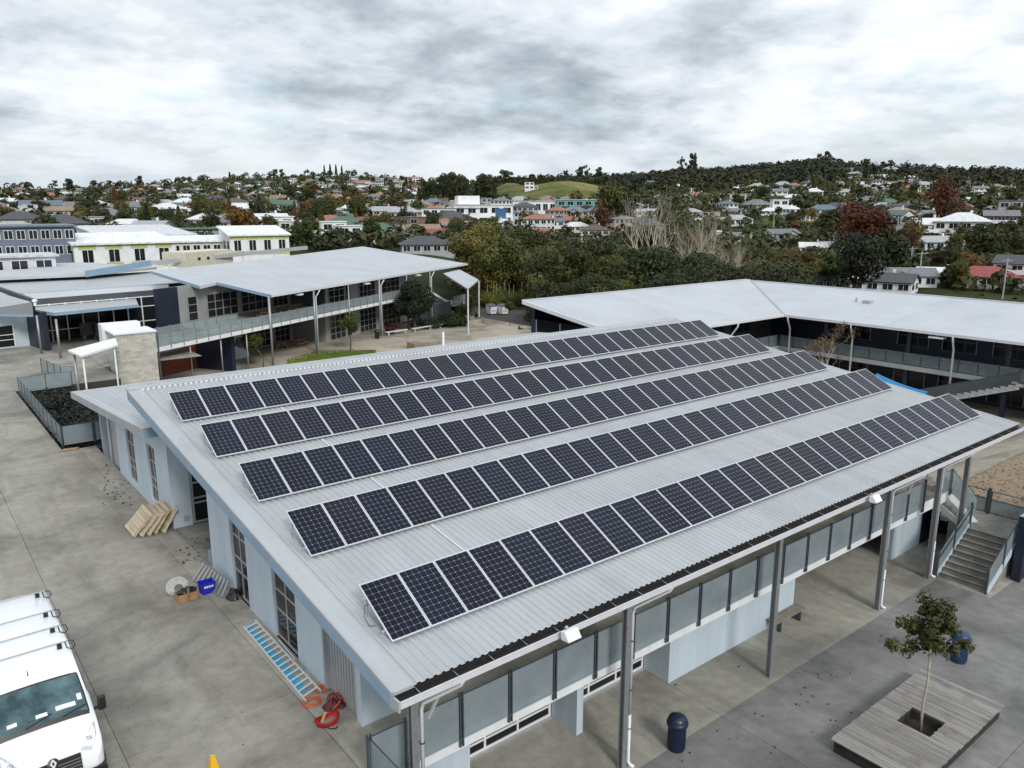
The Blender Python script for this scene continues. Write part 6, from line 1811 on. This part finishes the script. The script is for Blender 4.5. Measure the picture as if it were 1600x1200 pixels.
MAN = [ # right, near
 (1331, 452, 3, 'pale blue', 'grey', .2), (1380, 457, 1, 'white', 'dark grey', -.2, 1.0), (1412, 449, 2, 'white', 'grey', .3), (1468, 442, 1, 'white', 'white', .1, .8), (1535, 450, 0, 'grey', 'red', .15), (1592, 446, 3, 'white', 'dark grey', -.2),
 (1238, 440, 1, 'grey', 'grey', .1, .9), (1278, 452, 7, 'dark grey', 'dark grey', .3, .9), (1268, 408, 3, 'white', 'white', .1, .75), (1300, 406, 3, 'white', 'pale grey', -.2, .75),
 (1448, 378, 3, 'cream', 'white', .5, 1.1), (1500, 378, 4, 'white', 'white', -.1, 1.25), (1463, 392, 1, 'white', 'pale grey', .6, 1.0), (1560, 362, 3, 'dark red', 'grey', .1, 1.1), (1536, 347, 6, 'grey', 'pale grey', .1, .55), (1585, 343, 5, 'grey', 'blue grey', 0, 1.2),
 (1140, 318, 6, 'white', 'white', .1, .9), (1182, 306, 4, 'white', 'pale grey', .2, 1.15), (1216, 314, 3, 'white', 'grey', .1, 1), (1240, 316, 0, 'white', 'white', .1, .9), (1270, 314, 4, 'white', 'white', 0, .9), (1258, 300, 0, 'white', 'pale grey', 0, 1), (1285, 337, 0, 'white', 'blue grey', .1, 1.1), (1222, 333, 5, 'white', 'white', .2, 1.1), (1205, 337, 0, 'white', 'white', .2, .8),
 (1330, 306, 1, 'cream', 'terracotta', .2, 1), (1426, 314, 0, 'white', 'red', .1, 1.2), (1388, 308, 2, 'grey', 'pale grey', .2, 1.2), (1360, 302, 0, 'grey', 'pale grey', .2, 1.1), (1390, 276, 4, 'white', 'pale grey', .1, 1.3), (1328, 274, 0, 'white', 'grey', 0, 1.4), (1240, 260, 6, 'cream', 'terracotta', 0, .8), (1300, 265, 5, 'white', 'white', 0, 1.4), (1490, 300, 0, 'beige', 'brown', .1), (1530, 306, 3, 'white', 'grey', .3), (1550, 312, 1, 'white', 'white', .1), (1420, 292, 1, 'pale blue', 'blue grey', .2, 1.3), (1440, 296, 0, 'white', 'pale grey', .2, 1.2),
 (1150, 352, 0, 'white', 'pale grey', .2, .9), (1147, 338, 1, 'cream', 'grey', .1, .9), (1120, 372, 0, 'white', 'white', .2, .6),
 (858, 355, 1, 'white', 'blue grey', .2, .9), (900, 362, 0, 'cream', 'white', .2, .8), (990, 355, 2, 'beige', 'tan', .3, .9), (968, 402, 1, 'white', 'pale grey', .1, .7), (935, 412, 1, 'white', 'pale grey', .3, .6), (1045, 378, 0, 'white', 'white', .1, .7), (1018, 296, 5, 'white', 'white', .1, 1.2), (1056, 298, 0, 'white', 'white', .1, 1.2), (830, 297, 5, 'white', 'dark grey', .1, .9),
 # left near
 (165, 352, 7, 'white', 'grey', .15, 1.1), (235, 355, 7, 'grey', 'dark grey', -.1, 1.0), (65, 333, 1, 'white', 'blue grey', .2, 1.3), (285, 343, 1, 'white', 'white', .2, 1.0), (328, 347, 1, 'white', 'green', .5, .8), (238, 337, 0, 'cream', 'white', .1, .9), (395, 348, 3, 'white', 'white', 0, 1), (12, 330, 3, 'white', 'white', .2, .9), (18, 318, 1, 'white', 'white', -.4, .9),
 (645, 284, 6, 'white', 'white', .1, 1.0), (640, 277, 5, 'white', 'white', .1, 1.2), (160, 268+24, 0, 'brick', 'terracotta', .1, 1.1), (215, 306, 3, 'brick', 'terracotta', .1, 1.0), (180, 306, 1, 'brick', 'terracotta', .2, 1.0), (290, 311, 7, 'cream', 'terracotta', .1, 1.0), (340, 312, 7, 'cream', 'terracotta', .2, 1.0), (520, 318, 7, 'brick', 'terracotta', .1, 1.0), (500, 326, 2, 'beige', 'terracotta', .3, 1.0), (545, 322, 0, 'beige', 'terracotta', .3, 1), (580, 312, 2, 'cream', 'tan', .2, 1), (458, 330, 0, 'brick', 'white', .1, 1), (515, 360, 7, 'cream', 'terracotta', .2, .9), (540, 366, 7, 'white', 'green', .3, 1), (570, 364, 7, 'brick', 'red', .1, .9), (600, 362, 0, 'beige', 'tan', .1, 1), (588, 378, 7, 'cream', 'green', .2, 1), (610, 382, 0, 'white', 'green', .3, .9), (655, 372, 2, 'beige', 'tan', .2, 1), (690, 378, 2, 'brick', 'red', .3, .9), (665, 396, 0, 'grey', 'dark grey', .1, .9), (718, 404, 7, 'grey', 'brown', .2, .9), (770, 382, 7, 'beige', 'brown', .2, 1), (715, 362, 1, 'cream', 'tan', .1, .9), (690, 360, 0, 'cream', 'terracotta', .1, .9),
 (445, 372, 5, 'white', 'white', .2, 1.1), (462, 378, 5, 'cream', 'cream' if False else 'white', .2, 1.0), (425, 368, 3, 'white', 'white', .2, 1), (530, 378, 5, 'white', 'white', .1, 1.0), (555, 382, 5, 'white', 'white', .1, .9), (420, 352, 0, 'white', 'blue grey', .1, 1), (500, 345, 6, 'cream', 'pale grey', .1, .7), (575, 342, 6, 'white', 'white', .1, .7)]
for mrow in MAN: manual(*mrow)
# fill the hillsides
def region_ok(px, py):
    if 655 < px < 775 and py < 318: return 0
    if 775 <= px < 1010 and py < 314: return 0.0
    if 1000 <= px < 1200 and py < 308: return 0.05
    if 1190 <= px < 1320 and py < 292: return 0.0
    if px < 720: return 1.0 if py < 372 else .25
    if px < 1000: return .75 if py < 362 else 0.06
    if py < 300: return .5
    return .32 if py < 350 else .05
wk = ['white']*9+['cream']*4+['grey']*3+['brick']*3+['beige']*4+['pale blue']
rk = ['dark grey']*3+['grey']*6+['brown']*3+['terracotta']*4+['red']+['green']*2+['white']*5+['blue grey']*2+['pale grey']*7+['tan']*4
n_ok = 0; tries = 0
while n_ok < 400 and tries < 16000:
    tries += 1
    px, py = HR.uniform(-30, 1640), 268+HR.random()**1.15*118
    if HR.random() > region_ok(px, py): continue
    if py < lerp_tab(px, SKYL)+1.5: continue
    p = hit(px, py, 230)
    if p is None or hypot(p.x, p.y) > 1500: continue
    d2 = Vector((p.x, p.y)); r_ = d2.length; sep_ = 14 if r_ < 420 else HR.choice([12, 14, 18])
    if any((q-d2).length < sep_ for q in HPOS): continue
    w_, rf = HR.choice(wk), HR.choice(rk)
    if 560 < px < 660 and 262 < py < 290 and HR.random() < .5: rf = 'terracotta'
    k = HR.choice([0, 0, 1, 2, 2, 3, 4, 4, 5, 7, 7])
    put_house(k, p, face_rot(p, HR.uniform(-.9, .9)), WCOL[w_], RCOL[rf], HR.uniform(.72, .98) if r_ > 380 else HR.uniform(.8, 1.05), (w_, rf)); n_ok += 1
# ---- larger white buildings in the middle distance
def block(px, py, w, d, h, lab, wall, roof, rot=.1, rows=2, cols=8, cat='building', extra=None, base=None, roofh=.25, rise=0.0, mg=.18):
    p = hit(px, py) if base is None else base
    a = face_rot(p, rot); t = thing('commercial_block', lab, cat, p, None, a if a else .001)
    link('wall', MB().box(-w/2, -d/2, -4, w/2, d/2, h).mesh('wall', mWALLO), t, False).color = tuple(wall)+(1,)
    if rise: link('gable_wall', MB().prismx([(-d/2, h), (d/2, h), (d/2, h+rise*.95)], -w/2, w/2).mesh('gable_wall', mWALLO), t, False).color = tuple(wall)+(1,)
    link('roof', MB().prismx([(-d/2-.5, h-.02*rise), (d/2+.4, h+rise*1.03), (d/2+.4, h+rise*1.03+roofh), (-d/2-.5, h+roofh)], -w/2-.4, w/2+.4).mesh('roof', mROOFO), t, False).color = tuple(roof)+(1,)
    hh = h/rows
    for r_ in range(rows): wins(t, -w/2, w/2, -d/2, r_*hh+hh*.25, r_*hh+hh*.78, cols, mg=mg)
    for r_ in range(rows): winsx(t, -d/2, d/2, w/2, r_*hh+hh*.3, r_*hh+hh*.75, 3); winsx(t, -d/2, d/2, -w/2, r_*hh+hh*.3, r_*hh+hh*.75, 3, -1)
    HPOS.append(Vector((p.x, p.y)))
    if extra: extra(t, w, d, h)
    return t
WH = (.78, .79, .79)
def bump_up(t, w, d, h):
    link('upper_storey', MB().box(-w*.42, -d*.3, h+.4, -w*.05, d*.45, h+3.8).mesh('upper_storey', mWALLO), t, False).color = WH+(1,)
    link('screen', MB().box(w*.2, -d/2-.12, h*.35, w*.38, -d/2-.05, h*.85).mesh('screen', pm('blue_banner', (.03, .12, .25), .4)), t, False)
block(752, 352, 24, 14, 8, 'white modern block with a raised box and dark banner, mid picture', WH, WH, .15, 2, 5, extra=bump_up)
block(690, 350, 30, 12, 6, 'long white two storey terrace left of the white modern block', WH, (.3, .3, .31), .1, 2, 9)
block(640, 347, 22, 12, 5, 'long shop row with a rust red roof in the middle distance', (.55, .5, .45), (.24, .06, .04), .1, 1, 7)
block(850, 334, 34, 14, 6, 'long white low block below the grassy knoll', WH, (.72, .73, .73), .1, 1, 9)
block(910, 334, 28, 14, 7, 'white block with teal front below the grassy knoll', (.10, .33, .31), (.72, .73, .73), .1, 2, 6)
block(1145, 316, 30, 12, 5, 'long white building left of the gully trees', WH, (.66, .67, .68), .1, 1, 8) if False else None
# ---- neighbouring school blocks at the left
mYELP = pm('lime_panel_paint', (.46, .50, .16), .6, var=.06)
def ypanels(t, w, d, h):
    n = 4
    for k in range(n):
        a = -w/2+(k+.5)*w/n
        for z0, z1 in ((.1, .85), (2.95, h-.05)):
            link('coloured_panel', MB().box(a-1.3, -d/2-.04, z0, a+1.3, -d/2-.01, z1).mesh('coloured_panel', mYELP), t, False)
def place_r(px, r, z):
    d = ray(px, 330); h = hypot(d.x, d.y); return Vector((d.x/h*r, d.y/h*r, z))
def rays(px, py, r):
    d = ray(px, py); h = hypot(d.x, d.y); return CAMPOS+d*(r/h)
gz_ = lambda px, py, r: HC-(py-322)/FPX*r*1.0
block(0, 0, 15.5, 11, 3.7, 'white classroom block with lime panels behind the low left block', WH, (.82, .83, .84), .25, 1, 4, extra=ypanels, base=rays(186, 414, 150), rise=1.3, mg=.30)
block(0, 0, 18, 16, 2.4, 'white classroom block with wide pale roof behind the lime panelled block', WH, (.60, .61, .63), .35, 1, 6, base=rays(215, 386, 185), rise=1.7, mg=.25)
block(0, 0, 11, 11, 3.6, 'white classroom block with lime strip right of the lime panelled block', WH, (.78, .79, .80), .2, 1, 4, extra=ypanels, base=rays(398, 396, 165), rise=1.4, mg=.28)
block(0, 0, 13, 8, 2.6, 'low white colonnade block between the two lime panelled blocks', (.66, .66, .58), WH, .1, 1, 7, base=rays(305, 398, 170), rise=.8)
block(0, 0, 18, 12, 4.8, 'dark glazed two storey block with grey blue roof at the far left', (.16, .19, .24), (.15, .18, .22), .05, 2, 11, base=rays(14, 402, 150))
block(0, 0, 22, 10, .6, 'flat green covered court roof behind the classroom blocks', (.3, .3, .3), (.05, .12, .08), .1, 1, 1, base=rays(282, 362, 215))
block(0, 0, 8, 6, 2.0, 'small white shed block at the far left picture edge', (.6, .63, .66), (.55, .57, .6), .1, 1, 3, base=rays(28, 425, 120))

# ================================================================== VEGETATION OF THE VALLEY AND HILLS
VR = random.Random(41); TP = []
def near_house(p, s):
    q = Vector((p.x, p.y)); return any((h-q).length < s for h in HPOS)
def scat(n, x0, x1, y0, y1, kinds, hmin, hmax, cols, desc, rmin=100, sep=3.0, hs=6.0, width=1.0, rng=None):
    k = tr = 0
    while k < n and tr < n*25:
        tr += 1
        px, py = VR.uniform(x0, x1), VR.uniform(y0, y1); p = hit(px, py, rmin)
        if p is None: continue
        q = Vector((p.x, p.y))
        if rng and not rng[0] < q.length < rng[1]: continue
        if near_house(p, hs) or any((a-q).length < sep for a in TP): continue
        TP.append(q); put_tree(VR.choice(kinds), p, VR.uniform(hmin, hmax), VR.choice(cols), desc, None, width); k += 1
def at_r(px, r): 
    kk = 1.15+.25*(1-smooth(640, 900, px)); p = place_r(px, r if r < 300 else 300+(r-300)*kk, 0); p.z = TH(p.x, p.y); return p
# gully behind the dark block: rows of evergreen trees at growing distance
for (r0, r1, n, x0, x1, h0, h1) in ((101, 112, 32, 735, 1235, 6.0, 10.0), (114, 132, 34, 730, 1240, 10, 16), (134, 160, 34, 735, 1250, 9, 17), (165, 205, 34, 760, 1330, 8, 13)):
    for k in range(n):
        px = x0+(x1-x0)*(k+VR.random())/n; p = at_r(px, VR.uniform(r0, r1))
        if px < 850 and r0 < 132: p = at_r(px, VR.uniform(150, 175))
        TP.append(Vector((p.x, p.y)))
        put_tree('broadleaf_tree' if VR.random() < .9 else 'pine_tree', p, VR.uniform(h0, h1), VR.choice([DG, DG, DG, MG] if r0 < 130 else [DG, MG, MG, OG, OG, BR]), 'evergreen tree in the gully behind the white roofs', None, 1.05)
for (px, r, h) in ((1015, 128, 28), (1076, 128, 22), (1098, 134, 25), (1156, 130, 19), (885, 136, 15)):
    put_tree('bare_tree', at_r(px, r), h, (.3, .26, .2), 'tall bare pale branched tree rising from the gully', None, .8)
for (px, r, h, c, w) in ((1085, 175, 19, (.10, .085, .028), .55), (1150, 170, 14, (.09, .075, .03), .5), (1245, 150, 14, BR, .9), (1225, 145, 12, BR, .9), (1345, 250, 20, RB, 1.2), (1375, 255, 16, (.05, .035, .015), 1.1), (1475, 330, 22, (.11, .035, .02), .8), (1495, 320, 15, (.10, .06, .035), .9), (1346, 165, 17, (.022, .028, .012), .95), (1398, 225, 13, DG, 1.1), (1300, 300, 13, DG, 1.2), (955, 330, 22, DG, .9), (940, 320, 15, RB, .8), (975, 335, 18, DG, 1.0), (1430, 260, 14, (.10, .07, .035), .7), (1540, 260, 12, DG, 1.2), (1445, 130, 5, DG, 1.2), (1555, 135, 4.5, DG, 1.2), (1598, 130, 5, DG, 1.3), (1490, 130, 4.5, OG, 1.2), (740, 150, 9, (.08, .07, .025), 1.1), (725, 135, 7, (.07, .065, .025), 1.3), (762, 145, 9, DG, 1.1)):
    put_tree('broadleaf_tree', at_r(px, r), h, c, ('dark reddish brown' if c in (RB, BR) or c[0] > .1 else 'broad dark') + ' tree among the houses on the right' if px > 1200 else 'rounded tree in the valley behind the school', None, w)
scat(80, 1200, 1620, 325, 455, ['broadleaf_tree']*5+['pine_tree'], 5, 9.5, [DG, DG, DG, MG, OG, BR], 'leafy tree between the houses on the right slope', 105, 4, 9.5)
scat(40, 1040, 1620, 290, 330, ['broadleaf_tree']*4+['conifer_tree'], 7, 13, [DG, DG, MG, OG], 'dark tree on the upper right slope', 300, 6, 7)
# pine grove left of the knoll, single pines along the skyline
for k in range(26):
    px = VR.uniform(668, 768); p = at_r(px, VR.uniform(470, 560)); put_tree(VR.choice(['pine_tree', 'broadleaf_tree']), p, VR.uniform(17, 25)*(1-.3*abs(px-720)/50*.6), DG, 'tall dark pine in the grove left of the grassy knoll', None, .75)
for px, r, h in ((788, 700, 20), (796, 700, 18), (447-340+3, 760, 17), (222, 800, 17), (184, 780, 10), (510, 860, 14), (519, 860, 15), (528, 860, 15), (537, 860, 14), (435, 850, 14), (445, 850, 13), (1082, 880, 28), (1062, 880, 24), (1075, 870, 20), (905, 860, 20), (915, 850, 22), (935, 860, 18), (885, 860, 16), (845, 800, 14), (830, 800, 15), (1275, 880, 15), (1285, 880, 17), (1345, 870, 15), (1385, 870, 14), (1480, 800, 16), (1510, 800, 16), (1345, 860, 14), (70, 720, 10), (35, 640, 9)):
    put_tree('conifer_tree' if 500 < px < 545 or px > 1480 else 'pine_tree', at_r(px, r), h, DG, 'dark pine standing on the skyline', None, .8 if h < 22 else .5)
scat(170, -20, 720, 284, 372, ['broadleaf_tree']*6+['conifer_tree', 'pine_tree'], 6, 12, [DG, DG, MG, MG, OG, BR], 'garden tree among the houses on the left hillside', 230, 6, 6.5)
scat(34, 380, 800, 335, 392, ['palm_tree']*3+['broadleaf_tree']*2, 6, 9.5, [MG, OG, DG], 'garden tree among the valley houses behind the balcony block', 165, 5, 6)
scat(24, -20, 430, 340, 384, ['broadleaf_tree'], 5.5, 9, [DG, DG, MG], 'dense dark tree behind the left classroom blocks', 165, 4, 7, 1.2)
for (px, r, h, c) in ((47, 118, 5, MG), (112, 140, 5, OG), (322, 190, 7, DG), (310, 195, 7, DG), (112, 250, 10, OG), (70, 240, 9, DG), (330, 260, 10, DG), (362, 250, 11, OG), (375, 250, 12, BR), (495, 300, 9, DG), (478, 290, 9, DG), (485, 430, 14, DG), (385, 250, 9, BR)):
    put_tree('broadleaf_tree' if px not in (362, 112) else 'palm_tree', at_r(px, r), h, c, 'single tree standing near the left classroom blocks', None, 1.1)
# agave / flax clumps on the bank right of the balcony block
for k, (px, py) in enumerate(((760, 478), (775, 472), (788, 476), (802, 470), (815, 474), (748, 470), (795, 462), (770, 462), (825, 478))):
    p = place_r(px, 122+k % 3*4, LOW+.2); t = thing('flax_clump', 'spiky green flax clump on the grass bank, %s of the row' % ordn(k+1), 'plant', p, 'flax clumps on the grass bank')
    m = MB(); r = random.Random(k)
    for j in range(90):
        d = Vector((r.gauss(0, .7), r.gauss(0, .7), 1)).normalized(); sd_ = d.cross(Vector((r.gauss(0, 1), r.gauss(0, 1), 0))).normalized()*.09; q = p.copy()
        for i in range(3): n_ = q+d*.85; m.face(q-sd_, q+sd_, n_+sd_*(.9-.42*i), n_-sd_*(.9-.42*i)); q = n_; d = (d+Vector((d.x*.3, d.y*.3, -.25))).normalized()
    m.build('leaves', mLEAF, t).color = (.065, .085, .025, 1)
    MB().tube([p, p+Vector((.1, 0, 3.4))], .03, 5).build('flower_stalk', mTRUNKL, t)
# power poles
for k, (px, r, h) in enumerate(((1405, 300, 9), (1307, 250, 8), (1448, 215, 8), (1585, 200, 9), (1210, 330, 9), (1432, 235, 7))):
    p = at_r(px, r); t = thing('power_pole', 'thin pale power pole between houses on the right slope, %s from the left' % ordn(sorted([1405, 1307, 1448, 1585, 1210, 1432]).index(px)+1), 'pole', p, 'power poles on the right slope')
    MB().tube([p-Vector((0, 0, 1)), p+Vector((0, 0, h))], .14, 6).build('pole', mGREYP, t); MB().bar(p+RT*1.2+Vector((0, 0, h-.5)), p-RT*1.2+Vector((0, 0, h-.5)), .12, .12).build('crossarm', mGREYP, t)
# ---- far woods and hedges nobody could count: one mass
base_q = []
rr = random.Random(3)
for k in range(46):
    d = Vector((rr.gauss(0, 1), rr.gauss(0, 1), rr.gauss(0, 1))).normalized()
    base_q.append((d, rr.random()))
def mass(name, items, label):
    m = MB(); r = random.Random(8)
    for p, R, H in items:
        n = 34 if R > 2.2 else 18
        for k in range(n):
            d = Vector((r.gauss(0, 1), r.gauss(0, 1), r.gauss(.2, 1))).normalized()
            q = p+Vector((d.x*R*(.75+.3*r.random()), d.y*R*(.75+.3*r.random()), H*.5+d.z*H*.52*(.8+.3*r.random())))
            leaf_quad(m, q, d+Vector((r.gauss(0, .4), r.gauss(0, .4), .3)), R*(.30+.25*r.random()), r, .7)
    o = link(name, m.mesh(name, mLEAF)); tag(o, label, 'trees', kind='stuff'); return o
it = []
while len(it) < 1900:
    px = VR.uniform(770, 1640); py = VR.uniform(246, 312); 
    if 775 < px < 985 and 287 < py: continue
    if px > 1300 and VR.random() < .55: continue
    r_ = VR.uniform(660, 960)
    p = at_r(px, r_)
    u, v, w = PX(p)
    g = grass_amt(px, r_, 0, 0)
    if g > .3 or near_house(p, 10): continue
    if px > 1310 and r_ < 780 and VR.random() < .6: continue
    s = VR.uniform(.7, 1.3); it.append((p, 3.6*s, 9*s))
mass('far_woods', it, 'dark distant woods along the right hill ridge').color = (.028, .036, .017, 1)
it = []
while len(it) < 3300:
    px = VR.uniform(-60, 1680); p = at_r(px, 210*(4.4**VR.random()))
    r_ = hypot(p.x, p.y)
    if grass_amt(px, r_, 0, 0) > .3 or near_house(p, 8): continue
    s = VR.uniform(.5, 1.25)*(1 if r_ < 450 else 1.5); it.append((p, 2.3*s, 4.4*s))
mass('garden_hedges', it, 'hedges and garden bushes between the hillside houses').color = (.052, .062, .023, 1)
it = []
while len(it) < 560:
    px = VR.uniform(820, 1700); p = at_r(px, VR.uniform(100, 210 if px < 1230 else 190))
    if near_house(p, 8): continue
    s = VR.uniform(.5, 1.2)*(1 if px < 1230 else .7); it.append((p, 2.2*s, 3.0*s))
mass('gully_undergrowth', it, 'low dark undergrowth on the gully floor').color = (.035, .042, .016, 1)

# ---- labels that single out each tree and house
def zone(u, v, w):
    far = 'near' if w < 320 else ('mid distance' if w < 560 else 'far')
    return far, ('left' if u < 380 else 'centre left' if u < 720 else 'centre' if u < 1060 else 'right')
G = {}
for (u, v, w, o, d) in HOUSES:
    z = zone(u, v, w); st = o.children
    key = ('%s walled house with %s roof, %s %s' % (d[0], d[1], z[1], {'near': 'valley side', 'mid distance': 'middle slope', 'far': 'upper hillside'}[z[0]]))
    G.setdefault(key, []).append((u, o))
for key, l in G.items():
    l.sort(key=lambda a: a[0])
    for k, (u, o) in enumerate(l):
        o['label'] = key if len(l) == 1 else '%s, %s from the left' % (key, ordn(k+1))
        o['group'] = 'houses on the hillsides'
G = {}
for (u, o, d, s) in TREES: G.setdefault(d, []).append((u, o))
for key, l in G.items():
    l.sort(key=lambda a: a[0])
    for k, (u, o) in enumerate(l):
        o['label'] = key if len(l) == 1 else '%s, %s from the left' % (key, ordn(k+1)); o['group'] = key+'s'
# prototypes that were never placed themselves
for p, used in list(HP.values())+list(PROTO.values()):
    if not used:
        for c in list(p.children):
            for g_ in list(c.children): bpy.data.objects.remove(g_)
            bpy.data.objects.remove(c)
        bpy.data.objects.remove(p)
print('houses', len(HOUSES), 'trees', len(TREES), 'objects', len(bpy.data.objects))
